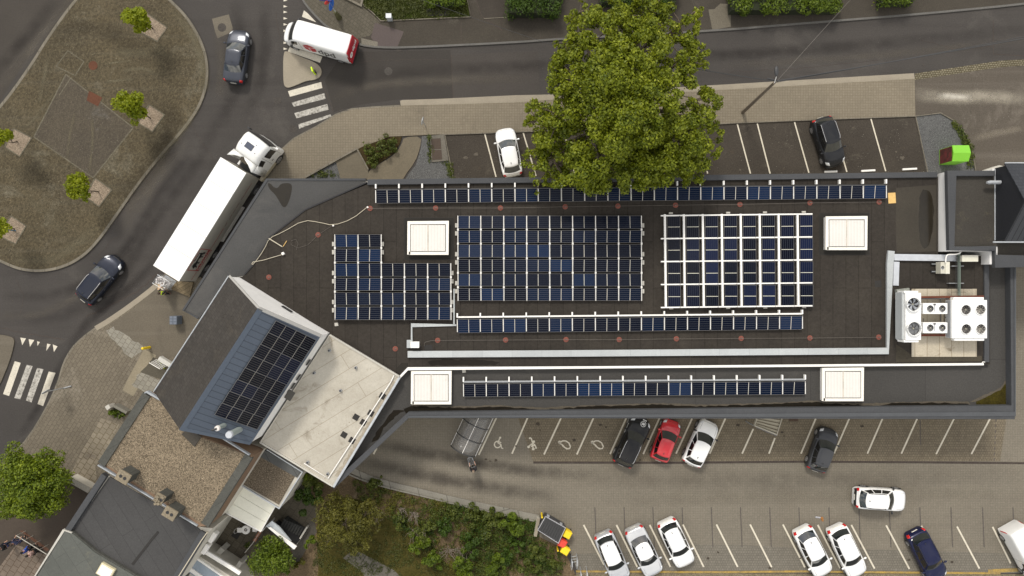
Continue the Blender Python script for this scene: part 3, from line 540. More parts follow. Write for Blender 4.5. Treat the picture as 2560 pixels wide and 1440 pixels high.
track([(900, 1100), (1050, 1130), (1200, 1160), (1330, 1180), (1500, 1185)], 1.5, DKT, .5, Z(9), lot)
track([(860, 1145), (1000, 1175), (1120, 1200), (1250, 1225), (1400, 1240)], 1.7, DKT, .5, Z(10), lot)
track([(1400, 1190), (1800, 1205), (2200, 1200), (2560, 1190)], 2.6, DKT, .18, Z(9), lot)
track([(1500, 1250), (1900, 1245), (2300, 1235), (2600, 1240)], 1.6, LTT, .35, Z(10), lot)
track([(2280, 235), (2380, 245), (2470, 240), (2580, 250)], 1.6, (.40, .36, .29), .75, Z(6), g)
track([(2340, 240), (2370, 240), (2400, 242), (2430, 243)], .7, (.62, .58, .5), .9, Z(7), g)
track([(2420, 350), (2480, 335), (2560, 320)], .9, (.32, .28, .22), .5, Z(6), g)
track([(470, 340), (400, 425), (340, 510), (290, 590)], 2.2, RLT, .55, Z(4), g)
track([(500, 350), (430, 440), (370, 530), (320, 620), (250, 690), (150, 740), (0, 740)], 1.3, RDK, .35, Z(5), g)
track([(560, 260), (500, 400), (420, 500), (360, 600), (280, 720), (150, 800), (0, 800)], 1.6, RDK, .28, Z(6), g)
track([(170, 870), (230, 790), (330, 715), (400, 640)], 1.2, RDK, .4, Z(7), g)
track([(300, 640), (200, 740), (100, 790), (-20, 790)], 1.0, RLT, .35, Z(8), g)
track([(590, 0), (600, 100), (590, 220), (550, 320)], 1.6, RDK, .3, Z(4), g)
track([(660, 0), (665, 120), (650, 230), (600, 300)], 1.5, RDK, .28, Z(5), g)
track([(540, 60), (560, 160), (545, 250)], 1.4, RLT, .4, Z(6), g)
track([(800, 215), (900, 190), (1100, 175), (1350, 165), (1800, 140), (2200, 110), (2600, 70)], 1.5, RDK, .3, Z(4), g)
track([(830, 250), (900, 215), (1100, 200), (1330, 195)], 1.2, RLT, .5, Z(5), g)
track([(1800, 165), (2200, 140), (2600, 95)], 1.0, RLT, .35, Z(5), g)
track([(50, 1090), (100, 1010), (160, 900), (190, 860)], 1.0, RDK, .35, Z(9), g)
track([(-20, 240), (60, 150), (160, 20), (220, -40)], 1.4, RLT, .5, Z(6), g)
track([(-20, 190), (50, 110), (140, 0)], 1.5, RDK, .3, Z(7), g)

rk_ = random.Random(12)
def crack(pts, wd, col=None, jit=2.0):
    q = []
    for i in range(len(pts)-1):
        a, b = Vector(pts[i]), Vector(pts[i+1]); n_ = max(2, int((b-a).length/7))
        for k in range(n_): p_ = a.lerp(b, k/n_); q.append((p_.x+rk_.uniform(-jit, jit), p_.y+rk_.uniform(-jit, jit)))
    q.append(pts[-1]); m_ = MB(); m_.ribbon([W(*p) for p in q], wd, .001, .0075); m_.build('crack', col or line_dark, g)
for c_, w_ in (([(215, 792), (300, 752), (345, 728), (396, 682)], .07), ([(640, 475), (560, 440), (470, 300)], .03), ([(280, 560), (330, 490), (360, 470)], .03), ([(300, 590), (280, 600), (245, 640)], .03), ([(0, 820), (60, 832), (160, 850)], .05), ([(870, 160), (960, 150), (1125, 148)], .025), ([(1820, 180), (1990, 172), (2200, 150)], .025), ([(40, 700), (60, 740), (48, 790)], .03), ([(690, 30), (700, 100)], .03), ([(2300, 100), (2380, 120), (2480, 118)], .03), ([(2420, 345), (2500, 338), (2560, 336)], .03)): crack(c_, w_)
spots = random.Random(77)
oil = surf('oil_spots', (.075, .062, .048), (.05, .042, .034), big=3, grain=.3)
for k, (x, y) in enumerate([(1500, 1062), (1515, 1068), (1600, 1150), (1845, 1063), (1960, 1090), (2063, 1090), (1955, 1080), (1925, 1420), (2000, 1395), (1770, 1395), (1795, 1380), (2155, 1065), (2230, 1095), (1345, 1060), (1350, 1075), (2270, 1400), (2380, 1405), (1435, 1100), (1290, 1115), (1215, 1148), (1225, 1152), (1240, 1150)]):
    r_ = spots.uniform(2, 5.5); sheet('oil_spot', blob([(x+r_*math.cos(a), y+r_*.7*math.sin(a)) for a in [i*1.05 for i in range(6)]], r_*.3, 3, k), Z(11), oil, lot)
for k, (x, y) in enumerate([(1770, 425), (1850, 425), (1960, 422), (2240, 380), (2260, 370), (1190, 385), (1200, 420), (1165, 395), (2170, 375), (2255, 395), (1830, 380)]):
    r_ = spots.uniform(2.5, 7); sheet('oil_spot', blob([(x+r_*math.cos(a), y+r_*.7*math.sin(a)) for a in [i*1.05 for i in range(6)]], r_*.3, 3, k), Z(6), [oil, surf('pale_spot%d' % k, (.12, .105, .085), None, grain=.4)][k % 2], park1)

for pts_, w_, a_ in (([(515, 230), (508, 150), (480, 80), (430, 25)], 1.1, .55), ([(500, 260), (470, 315), (400, 400)], .8, .35), ([(262, 206), (300, 202), (340, 199)], .35, .7), ([(262, 162), (300, 156), (332, 153)], .3, .7), ([(225, 430), (235, 360), (232, 290)], .35, .6), ([(170, 400), (176, 340), (190, 280)], .35, .5), ([(100, 260), (112, 200), (125, 140)], .5, .5), ([(280, 130), (360, 135), (420, 120)], 1.2, .35), ([(60, 480), (120, 540), (170, 590)], 1.2, .3), ([(140, 230), (90, 300), (50, 330)], .4, .5), ([(250, 560), (180, 625), (100, 660), (30, 645)], 1.3, .4), ([(300, 180), (360, 170), (400, 190)], .5, .5)):
    track(pts_, w_, (.17, .15, .10), a_, KZ+.018, plaza)
track([(420, 250), (440, 330), (380, 420), (300, 500)], 2.4, (.05, .042, .03), .5, KZ+.014, plaza)
track([(120, 90), (250, 60), (380, 150)], 2.2, (.05, .042, .03), .35, KZ+.014, plaza)
# ---------------------------------------------------------------- supermarket building
ZR, ZP, ZS, ZC = 4.7, 4.95, 4.35, 4.1        # main roof, parapet, south roof, canopy
def P(lst, z): return [W(x, y, z) for x, y in lst]
sm = empty('supermarket', W(1500, 720, 0), 0, 'long flat-roofed supermarket covered in dark bitumen with solar arrays on top', 'building')
wall_out = [(915, 449), (2345, 433), (2345, 655), (2538, 655), (2538, 1032), (1021, 1039), (832, 1216), (826, 1205), (990, 950), (815, 832), (575, 692), (612, 690), (672, 592), (760, 523)]
mb = MB(); mb.prism(P(wall_out, ZP), 0, ZS-.05); mb.build('wall', warm_wall, sm)
north = [(915, 462), (1150, 457), (2345, 441), (2345, 640), (2475, 640), (2475, 911), (1020, 921), (992, 950), (815, 834), (577, 692), (606, 692), (632, 665), (674, 592), (762, 524)]
mb = MB(); mb.prism(P(north, ZR), ZS-.05, ZR); mb.build('roof', roof_m, sm)
south = [(1020, 921), (2475, 911), (2475, 655), (2530, 655), (2530, 1031), (1022, 1038), (836, 1212), (826, 1209), (992, 950)]
mb = MB(); mb.add(P(south, ZS), [tuple(range(len(south)))]); o = mb.build('lower_roof', roof_s, sm)
if o.data.polygons[0].normal.z < 0: o.data.flip_normals()
mb = MB()
mb.ribbon(P([(2533, 655), (2533, 1031), (1021, 1038), (830, 1217)], ZP), .44, ZS-.3, ZP)
mb.build('parapet', parapet_m, sm, bevel=.02)
mb = MB(); mb.ribbon(P([(918, 455), (1150, 452), (2345, 436)], ZP), .42, ZS-.2, ZP-.05); mb.build('parapet', parapet_m, sm, bevel=.02)
mb = MB(); mb.ribbon(P([(2470, 640), (2470, 906)], ZP), .38, ZS, ZR+.14); mb.build('parapet', parapet_m, sm, bevel=.02)
mb = MB(); mb.ribbon(P([(2537, 655), (2537, 1035), (1021, 1042)], ZP), .14, ZP-.02, ZP+.05); mb.build('coping', surf('coping_m', (.088, .092, .098), (.072, .076, .08), big=.6, grain=.08), sm)
mb = MB(); mb.ribbon(P([(990, 953), (1020, 921.5), (1500, 918), (2457, 910)], ZR), .17, ZS, ZR+.12); mb.build('white_edge_trim', white_m, sm)
mb = MB(); mb.ribbon(P([(612, 686), (634, 661), (676, 592), (764, 524), (917, 456)], ZR), .10, ZC-.2, ZR+.06); mb.build('upstand_shadow_line', dark_wall, sm)  # near-black colour paints the shadow line at the step above the canopy
# delivery canopy
can = [(665, 446), (915, 446), (917, 458), (764, 524), (674, 592), (634, 665), (600, 700), (575, 692), (497, 797), (455, 776)]
mb = MB(); mb.prism(P(can, ZC), ZC-.45, ZC); mb.build('canopy', canopy_m, sm)
mb = MB(); mb.ribbon(P([(913, 449), (668, 449), (459, 775), (495, 795)], ZC), .16, ZC-.2, ZC+.05); mb.build('canopy_edge', parapet_m, sm)
for i, q in enumerate([[(668, 458), (676, 458), (684, 468), (694, 471), (702, 459), (722, 457), (731, 463), (728, 485), (722, 505), (714, 519), (706, 517), (698, 503), (688, 486), (674, 474)]]):
    mb = MB(); mb.add(P(smoothpoly(q, 2), ZC+.004), [tuple(range(len(smoothpoly(q, 2))))]); mb.build('puddle', puddle, sm)
def roofpoly(name, q, z, mat, it=0, amp=0, step=8, seed=0, parent=sm):
    q = smoothpoly(q, it) if it else q
    if amp: q = blob(q, amp, step, seed)
    mb = MB(); mb.add(P(q, z), [tuple(range(len(q)))]); o = mb.build(name, mat, parent)
    if o.data.polygons[0].normal.z < 0: o.data.flip_normals()
    return o
roofpoly('puddle', [(2300, 480), (2312, 473), (2326, 480), (2333, 505), (2335, 545), (2330, 590), (2320, 618), (2308, 622), (2298, 600), (2296, 540)], ZR+.004, puddle, 1, 1.5, 8, 2)
roofpoly('silt_stain', [(1030, 1010), (1130, 1016), (1250, 1013), (1350, 1019), (1500, 1012), (1660, 1008), (1760, 1012), (1900, 1008), (2030, 1002), (2060, 1005), (2180, 1008), (2350, 1003), (2420, 1004), (2440, 1024), (1030, 1030)], ZS+.004, silt, 0, 1.2, 10, 3)
roofpoly('wet_stain', [(1010, 1024), (1030, 1015), (1140, 1020), (1250, 1017), (1350, 1024), (1500, 1015), (1650, 1011), (1760, 1016), (1900, 1011), (2030, 1005), (2100, 1010), (2190, 1014), (2230, 1008), (2350, 1007), (2420, 1008), (2440, 1030), (1015, 1036)], ZS+.008, wet_m, 0, 1.8, 9, 4)
roofpoly('wet_stain', [(1015, 1026), (1000, 1030), (960, 1070), (945, 1100), (930, 1105), (940, 1080), (985, 1025)], ZS+.008, wet_m, 0, 1.5, 8, 5)
roofpoly('moss_patch', [(2440, 1022), (2442, 1003), (2470, 990), (2500, 975), (2512, 962), (2523, 950), (2523, 1028), (2440, 1029)], ZS+.012, moss, 0, 2, 7, 6)
roofpoly('silt_stain', [(2425, 1006), (2440, 998), (2500, 970), (2524, 940), (2524, 952), (2500, 977), (2442, 1004)], ZS+.006, silt, 0, 1.5, 8, 7)
roofpoly('wet_stain', [(1005, 905), (1022, 908), (1015, 922), (998, 945), (985, 935), (995, 918)], ZR+.006, puddle, 0, 2, 7, 8)
roofpoly('wet_stain', blob([(1070, 903), (1110, 898), (1200, 900), (1250, 906), (1235, 912), (1075, 914)], 2, 9, 1), ZR+.006, surf('wet2', (.022, .019, .016), None, grain=.1))
roofpoly('dusty_patch', [(2240, 600), (2240, 470), (2340, 462), (2340, 628), (2242, 632)], ZR+.002, surf('dust', (.058, .051, .041), (.045, .04, .033), big=.4, grain=.12))
roofpoly('dusty_patch', [(2240, 860), (2240, 905), (2455, 903), (2455, 890), (2280, 888)], ZR+.002, surf('dust2', (.072, .062, .045), (.045, .04, .033), big=.5, grain=.2))
roofpoly('repair_square', [(2187, 702), (2203, 701), (2204, 717), (2188, 718)], ZR+.012, dark_sq)
roofpoly('repair_square', [(1060, 863), (1080, 862), (1082, 875), (1062, 876)], ZR+.012, dark_sq)
slabp = roofpoly('pale_slabs', [(2279, 722), (2442, 722), (2442, 892), (2279, 892)], ZR+.05, surf('pslab', (.47, .42, .33), (.38, .33, .25), big=.6, grain=.12, brick=(6, .95, math.pi/2, .02, (.5, .45, .4), .04, .5), stain=(.24, .19, .12), stainscale=.9))
# skylights
SK = [((1018, 553), (1122, 637), True, ZR, 'white ribbed skylight between the two left solar arrays'), ((2064, 541), (2169, 625), True, ZR, 'white ribbed skylight right of the white-framed solar array'), ((1027, 928), (1129, 1011), False, ZS, 'white ribbed skylight at the left end of the lower roof'), ((2055, 920), (2160, 1003), False, ZS, 'white ribbed skylight at the right end of the lower roof')]
for (a, b, border, z0, lb) in SK:
    zt = z0+.45; p = W(*a, zt); q = W(*b, zt); x0, x1, y1, y0 = p.x, q.x, p.y, q.y
    t = empty('skylight', ((x0+x1)/2, (y0+y1)/2, z0), 0, lb, 'skylight', 'skylights on the supermarket roof')
    if border:
        m_ = MB(); m_.add([(x0-.3, y0-.35, z0+.008), (x1+.35, y0-.35, z0+.008), (x1+.35, y1+.3, z0+.008), (x0-.3, y1+.3, z0+.008)], [(0, 1, 2, 3)]); m_.build('membrane_border', patch_m, t)
        m_ = MB(); X0, X1, Y0, Y1 = x0-.3, x1+.35, y0-.35, y1+.3; m_.ribbon([(X0, Y0), (X1, Y0), (X1, Y1), (X0, Y1), (X0, Y0)], .03, z0, z0+.013); m_.build('border_seam', dark_sq, t)
    m_ = MB(); m_.prism([(x0+.05, y0+.05), (x1-.05, y0+.05), (x1-.05, y1-.05), (x0+.05, y1-.05)], z0-.05, zt-.12); m_.build('kerb_box', white_m, t)
    m_ = MB(); m_.ribbon([(x0+.12, y0+.12), (x1-.12, y0+.12), (x1-.12, y1-.12), (x0+.12, y1-.12), (x0+.12, y0+.02)], .24, zt-.14, zt); m_.build('frame', (MATS.get('sky_frame') or plain('sky_frame', (.78, .745, .67), .5, var=.08)), t)
    m_ = MB(); m_.box(((x0+x1)/2, (y0+y1)/2, zt-.02), (x1-x0-.46, y1-y0-.46, .08)); m_.build('ribbed_cover', white_cor, t)
    m_ = MB(); m_.box(((x0+x1)/2, (y0+y1)/2, zt+.028), (.05, y1-y0-.46, .02)); m_.ribbon([(x0+.26, y0+.26), (x1-.26, y0+.26), (x1-.26, y1-.26), (x0+.26, y1-.26), (x0+.26, y0+.24)], .045, zt, zt+.02); m_.build('seam', MATS.get('sky_seam') or plain('sky_seam', (.46, .40, .32), .7, var=.3, vscale=3), t)
# ---------------------------------------------------------------- solar panels
def panelmat(name, base, line, nu, nv, mid, bright):
    m, n, l, b = nodes(name); setp(b, rough=.10, spec=.10)
    uv = n.new('ShaderNodeUVMap'); sp = n.new('ShaderNodeSeparateXYZ'); l.new(uv.outputs[0], sp.inputs[0])
    def ln(out, k, wd):
        a = n.new('ShaderNodeMath'); a.operation = 'MULTIPLY'; a.inputs[1].default_value = k; l.new(out, a.inputs[0])
        f = n.new('ShaderNodeMath'); f.operation = 'FRACT'; l.new(a.outputs[0], f.inputs[0])
        s = n.new('ShaderNodeMath'); s.operation = 'SUBTRACT'; s.inputs[1].default_value = .5; l.new(f.outputs[0], s.inputs[0])
        ab = n.new('ShaderNodeMath'); ab.operation = 'ABSOLUTE'; l.new(s.outputs[0], ab.inputs[0])
        g_ = n.new('ShaderNodeMath'); g_.operation = 'GREATER_THAN'; g_.inputs[1].default_value = .5-wd; l.new(ab.outputs[0], g_.inputs[0]); return g_.outputs[0]
    lv = ln(sp.outputs[1], nv, .055); lu = ln(sp.outputs[0], nu, .03)
    # middle bar
    s = n.new('ShaderNodeMath'); s.operation = 'SUBTRACT'; s.inputs[1].default_value = .5; l.new(sp.outputs[0], s.inputs[0])
    ab = n.new('ShaderNodeMath'); ab.operation = 'ABSOLUTE'; l.new(s.outputs[0], ab.inputs[0]); lt = n.new('ShaderNodeMath'); lt.operation = 'LESS_THAN'; lt.inputs[1].default_value = .011; l.new(ab.outputs[0], lt.inputs[0])
    oi = n.new('ShaderNodeObjectInfo'); pw = n.new('ShaderNodeMath'); pw.operation = 'POWER'; pw.inputs[1].default_value = 2.6; l.new(oi.outputs['Random'], pw.inputs[0])
    c0 = n.new('ShaderNodeMix'); c0.data_type = 'RGBA'; c0.inputs[6].default_value = (*base, 1); c0.inputs[7].default_value = (*bright, 1); l.new(pw.outputs[0], c0.inputs[0])
    def mixc(f, a, col, amt=None):
        t = n.new('ShaderNodeMix'); t.data_type = 'RGBA'; t.inputs[7].default_value = (*col, 1)
        if amt is not None:
            q = n.new('ShaderNodeMath'); q.operation = 'MULTIPLY'; q.inputs[1].default_value = amt; l.new(f, q.inputs[0]); f = q.outputs[0]
        l.new(f, t.inputs[0]); l.new(a, t.inputs[6]); return t.outputs[2]
    c1 = mixc(lu, c0.outputs[2], line, .06); c2 = mixc(lv, c1, line); c3 = mixc(lt.outputs[0], c2, mid)
    l.new(c3, b.inputs['Base Color']); return m
cell_blue = panelmat('solar_cells', (.0020, .0036, .0105), (.075, .08, .092), 12, 6, (.55, .52, .45), (.005, .017, .052))
cell_dark = panelmat('dark_solar_cells', (.0015, .0018, .0050), (.085, .083, .078), 12, 6, (.22, .21, .19), (.004, .006, .018))
cell_right = panelmat('framed_solar_cells', (.0020, .0030, .008), (.055, .062, .08), 12, 6, (.62, .6, .5), (.007, .012, .04))
frame_m = plain('panel_frame', (.13, .128, .125), .45, metal=.1); mid_col = 1
def make_panel(lx, ly, mat):
    me = bpy.data.meshes.new('solar_panel'); a, b = lx/2, ly/2
    me.from_pydata([(-a, -b, .02), (a, -b, .02), (a, b, .02), (-a, b, .02), (-a, -b, -.015), (a, -b, -.015), (a, b, -.015), (-a, b, -.015)], [], [(0, 1, 2, 3), (7, 6, 5, 4), (0, 4, 5, 1), (1, 5, 6, 2), (2, 6, 7, 3), (3, 7, 4, 0)])
    u = me.uv_layers.new(name='UVMap'); co = [(0, 0), (1, 0), (1, 1), (0, 1)]
    for lp in me.loops: u.data[lp.index].uv = co[lp.vertex_index % 4]
    me.materials.append(mat); o = bpy.data.objects.new('solar_panel', me); COL.objects.link(o)
    m_ = MB()
    for (cx, cy, dx, dy) in ((0, -b-.008, lx+.05, .02), (0, b+.008, lx+.05, .02), (-a-.012, 0, .024, ly-.002), (a+.012, 0, .024, ly-.002)): m_.box((cx, cy, .006), (dx, dy, .05))
    m_.build('frame', frame_m, o, world=False)
    return o
protoH = None
def place_panel(proto, first, M, label, group):
    o = proto if first else copy_tree(proto)
    o.matrix_world = M; o.matrix_basis = M
    tag(o, label, 'solar panel', group); return o
def planeM(c, x, y):
    x = Vector(x).normalized(); y = Vector(y); y = (y-x*y.dot(x)).normalized(); z = x.cross(y)
    M = Matrix((x, y, z)).transposed().to_4x4(); M.translation = Vector(c); return M
def posword(i, n):
    if i == 0: return 'leftmost'
    if i == n-1: return 'rightmost'
    return (ORD[i+1]+' from the left') if i+1 <= (n+1)//2 else (ORD[n-i]+' from the right')
def rowword(j, n): return 'top row' if j == 0 else ('bottom row' if j == n-1 else ORD[j+1]+' row')
def flat_array(x0, pitch, cols, rows, zc, group, where, wx=54, px_slant=0.0, tiltpat=(1, -1)):
    first = None
    for j, (ya, yb) in enumerate(rows):
        n = cols(j)
        for i in range(n):
            cx = x0+pitch*(i+.5); cy = (ya+yb)/2-px_slant*(cx-x0); c = W(cx, cy, zc)
            ly = (yb-ya)*(1-zc/H)/S; lx = wx*(1-zc/H)/S; t = math.radians(9)*tiltpat[j % len(tiltpat)]; ly /= math.cos(t)
            key = (round(lx, 2), round(ly, 2)); pr = PP.get(key)
            fst = pr is None
            if fst: pr = PP[key] = make_panel(lx, ly, cell_blue)
            elif PU.get(key) is None: pass
            lb = 'blue solar panel, %s in the %s of %s' % (posword(i, n), rowword(j, len(rows)), where) if len(rows) > 1 else 'blue solar panel, %s in %s' % (posword(i, n), where)
            place_panel(pr, fst, planeM(c, (1, px_slant, 0), (0, math.cos(t), math.sin(t))), lb, group)
PP = {}; PU = {}
zc = ZR+.32
Lrows = [(587, 617), (623, 654), (659, 690), (696, 726), (732, 762), (768, 799)]
Mrows = [(540, 571), (577, 606), (612, 643), (649, 679), (685, 715), (721, 751)]
# rows pair up around dark gaps: the high edges meet at each narrow black gap
flat_array(837, 58, lambda j: 2 if j < 2 else 5, Lrows, zc, 'solar panels of the left roof array', 'the left array')
flat_array(1144.5, 57.4, lambda j: 8, Mrows, zc, 'solar panels of the middle roof array', 'the middle array', tiltpat=(-1, 1))
flat_array(939, 58.05, lambda j: 22, [(476, 507.5)], zc, 'solar panels of the long row at the street side', 'the long street-side row', px_slant=.0095)
flat_array(1143, 57.55, lambda j: 15, [(799, 832)], zc, 'solar panels of the row below the middle array', 'the row below the middle array', px_slant=.010)
flat_array(1158.5, 57, lambda j: 15, [(960, 992)], ZS+.32, 'solar panels of the lower roof row', 'the lower roof row', px_slant=.007)
# racks
def rack(label): return empty('panel_rack', W(1300, 700, ZR), 0, label, 'mounting rack', 'panel mounting racks on the supermarket roof')
def rail(m_, a, b, z, wd=.07, h=.05): m_.ribbon([W(*a, z), W(*b, z)], wd, z-h, z)
def butter(x0, pitch, cols, rows, label):
    t = rack(label); n = max(cols(j) for j in range(len(rows)))
    for i in range(n+1):
        j0 = min(j for j in range(len(rows)) if cols(j) >= i); m_ = MB(); x = x0+pitch*i
        rail(m_, (x, rows[j0][0]-1), (x+.6, rows[-1][1]+1), zc+.09, .055, .04)
        for j in range(j0, len(rows)-1): c = W(x+.3, (rows[j][1]+rows[j+1][0])/2, zc+.1); m_.box((c.x, c.y, zc+.1), (.13, .16, .03))
        m_.build('rail', alu, t)
    for j, (a, b) in enumerate(rows):
        for (x, s) in ((x0-4, 1), (x0+pitch*cols(j)+4, 1)):
            c = W(x, (a+b)/2+(8 if j % 2 == 0 else -8), ZR+.1); m_ = MB(); m_.box((c.x, c.y, ZR+.1), (.16, .33, .1)); m_.build('ballast_block', concr, t)
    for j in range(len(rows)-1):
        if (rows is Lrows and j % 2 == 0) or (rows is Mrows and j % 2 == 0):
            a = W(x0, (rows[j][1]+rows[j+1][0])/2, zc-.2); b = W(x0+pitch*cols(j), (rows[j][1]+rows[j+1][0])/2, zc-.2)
            m_ = MB(); m_.box(((a.x+b.x)/2, a.y, ZR+.03), (b.x-a.x, .34, .04)); m_.build('dark_strip', MATS.get('gap_shade_black') or plain('gap_shade_black', (.006, .006, .006), .7, var=0), t)  # black strip paints the shade in the deep gap between high panel edges
butter(837, 58, lambda j: 2 if j < 2 else 5, Lrows, 'aluminium rails and ballast blocks holding the left solar array')
butter(1144.5, 57.4, lambda j: 8, Mrows, 'aluminium rails and ballast blocks holding the middle solar array')
def single(x0, pitch, n, y, slant, label, z, y_tab, rail_y=None, railmat=None, low=32):
    t = rack(label); m_ = MB()
    for i in range(n+1):
        x = x0+pitch*i; dy = -slant*pitch*i; m_ = MB(); rail(m_, (x, y+dy), (x+.4, y+low+dy), z+.1, .055, .04); m_.build('rail', alu, t)
        m_ = MB(); rail(m_, (x, y_tab+dy), (x, y-4+dy), z+.02, .11, .25); m_.build('foot', white_m, t)
    if rail_y is not None:
        m_ = MB(); m_.ribbon([W(x0, rail_y, z), W(x0+pitch*n, rail_y-slant*pitch*n, z)], .12, z-.25, z-.02); m_.build('back_rail', railmat or white_m, t)
    m_ = MB(); m_.ribbon([W(x0, y-1, z), W(x0+pitch*n, y-1-slant*pitch*n, z)], .16, z-.3, z-.22); m_.build('dark_strip', dark_m, t)
single(939, 58.05, 22, 475, .0095, 'white feet and rails under the long street-side solar row', zc, 460)
single(1143, 57.55, 15, 798, .010, 'white back rail and feet of the solar row below the middle array', zc, 783, 793)
single(1158.5, 57, 15, 959, .007, 'grey back rail and white feet of the lower roof solar row', ZS+.32, 943, 955, grey_m)
# white framed array (portrait panels)
t = rack('white grid frame carrying the portrait solar panels of the right array')
px, first = None, True; z = zc
for j in range(4):
    for i in range(8):
        cx = 1669.5+47.3*i+15+.4*j; cy = 538+58*j+29.5-.3*i
        lx = 54*(1-z/H)/S; ly = 29.5*(1-z/H)/S; tl = math.radians(8)
        if first: px = make_panel(lx, ly, cell_right)
        place_panel(px, first, planeM(W(cx, cy, z), (0, 1, 0), (-math.cos(tl), 0, -math.sin(tl))), 'dark portrait solar panel, %s in the %s of the white-framed array' % (posword(i, 8), rowword(j, 4)), 'solar panels of the white-framed array'); first = False
for i in range(8):
    m_ = MB(); x = 1662+47.3*i; m_.ribbon([W(x, 536-.3*i, z), W(x+2.5, 768-.3*i, z)], .15, z-.12, z+.07); m_.build('upright_rail', white_m, t)
for j in range(5):
    m_ = MB(); y = 538.5+57.3*j; m_.ribbon([W(1652, y+1, z), W(2030, y-3.4, z)], .10, z-.05, z+.085); m_.build('cross_rail', white_m, t)
for (x, y) in ((1677, 533), (1820, 532), (1912, 531), (2009, 530), (1678, 771), (1820, 770), (1913, 769), (2010, 768)): c = W(x, y, ZR+.1); m_ = MB(); m_.box((c.x, c.y, ZR+.1), (.3, .14, .1)); m_.build('ballast_block', concr, t)
# ---------------------------------------------------------------- roof fittings
def duct(name, pts, wd, label, mat=zinc, z0=ZR, h=.22, cat='duct'):
    m_ = MB(); m_.ribbon([W(x, y, z0+h) for x, y in pts], wd, z0+.02, z0+h); return tag(m_.build(name, mat, bevel=.015), label, cat, 'cable ducts on the supermarket roof')
duct('cable_duct', [(1019, 886), (1400, 884), (2220, 877.5), (2226, 660), (2229, 627)], .50, 'long wide grey sheet-metal duct along the lower edge of the main roof')
duct('cable_duct', [(1024, 870), (1024, 850)], .45, 'short wide grey duct stub under the white junction box')
duct('cable_duct', [(1029, 852), (1029, 813), (1141, 813)], .13, 'thin grey duct turning the corner by the junction box', h=.12)
duct('cable_duct', [(1135, 811), (1135, 722)], .12, 'thin upright grey duct beside the left solar array', h=.15)
duct('cable_duct', [(2236, 643), (2392, 645)], .50, 'bright zinc duct running towards the taller neighbouring building', zinc_y)
duct('cable_duct', [(2242, 654), (2240, 714)], .44, 'short bright zinc duct lid right of the long duct', zinc_y, h=.1)
for lb, x, y, dx, dy, zt, mt in (('white junction box at the left end of the long duct', 1037, 862, .62, .44, .55, white_m), ('cream equipment box beside the right building wall', 2425, 646, 1.2, .46, .7, plain('cream_box', (.62, .6, .5), .5))):
    z0 = ZR; c = W(x, y, z0+zt); tt = empty('junction_box', (c.x, c.y, z0), 0, lb, 'electrical box'); m_ = MB(); m_.box((c.x, c.y, z0+zt/2), (dx, dy, zt)); m_.build('housing', mt, tt, bevel=.02); m_ = MB(); m_.box((c.x, c.y, z0+zt+.01), (dx+.04, dy+.04, .03)); m_.build('lid', mt, tt, bevel=.008)
# red marker discs and their wire
disc = None; dl = [(925, 521), (1089, 520), (1251, 520), (1413, 517), (1545, 515), (1689, 513), (1850, 511), (2025, 507), (2198, 505), (795, 587), (672, 693), (988, 872), (1094, 851), (1264, 850), (1415, 849), (1548, 849), (1691, 847), (1853, 846), (2025, 845), (2197, 843)]
for i, (x, y) in enumerate(dl):
    c = W(x, y, ZR+.03)
    if disc is None:
        disc = empty('wire_holder', (0, 0, 0)); m_ = MB(); m_.cyl((0, 0, 0), (0, 0, .025), .21, .2, n=20); m_.build('base', disc_m, disc, world=False); m_ = MB(); m_.cyl((0, 0, .025), (0, 0, .13), .045, .03, n=8); m_.box((.05, 0, .14), (.16, .04, .03)); m_.build('clip', wire_m, disc, world=False); dd = disc
    else: dd = copy_tree(disc)
    dd.location = (c.x, c.y, ZR+.012)
    lb = ('round red wire holder, %s along the street-side wire' % posword(i, 9)) if i < 9 else ({9: 'lone round red wire holder left of the left solar array', 10: 'lone round red wire holder above the white gable wall', 11: 'lone round red wire holder above the pale concrete roof'}[i] if i < 12 else 'round red wire holder, %s along the lower wire' % posword(i-12, 8))
    tag(dd, lb, 'wire holder', 'red wire holders on the roof')
def wire(name, pts, r, z, mat, label, cat='wire', grp=None):
    m_ = MB(); m_.tube([tuple(W(x, y, z)) for x, y in pts], r, 5); return tag(m_.build(name, mat), label, cat, grp)
wire('safety_wire', dl[:9], .012, ZR+.16, wire_m, 'thin wire strung over the red holders on the street side')
wire('safety_wire', [(1060, 866), (1062, 856), (1075, 852)]+dl[12:], .012, ZR+.16, wire_m, 'thin wire strung over the red holders beside the long duct')
wire('safety_wire', [(832, 563), (795, 587), (770, 612), (745, 620), (728, 612), (728, 602), (740, 598), (745, 608), (741, 625)], .010, ZR+.06, wire_m, 'thin looped wire left of the left solar array')
cab = plain('pale_cable', (.46, .41, .31), .6)
wire('roof_cable', smoothpoly([(919, 517), (880, 548), (833, 564), (800, 556), (759, 550), (706, 581), (673, 595), (660, 625), (633, 662), (629, 660), (634, 654)], 1, False), .028, ZR+.05, cab, 'pale cable snaking from the street-side row to the canopy corner', 'cable')
wire('roof_cable', [(634, 655), (660, 650), (707, 636)], .028, ZR+.06, cab, 'short pale cable ending at the small white box', 'cable')
wire('roof_rail', [(672, 596), (706, 617)], .045, ZR+.06, cab, 'short straight cream pipe near the canopy corner', 'pipe')
wire('roof_rail', [(708, 616), (717, 602)], .03, ZR+.05, ply_m, 'short yellowish wooden stick beside the cream pipe', 'stick')
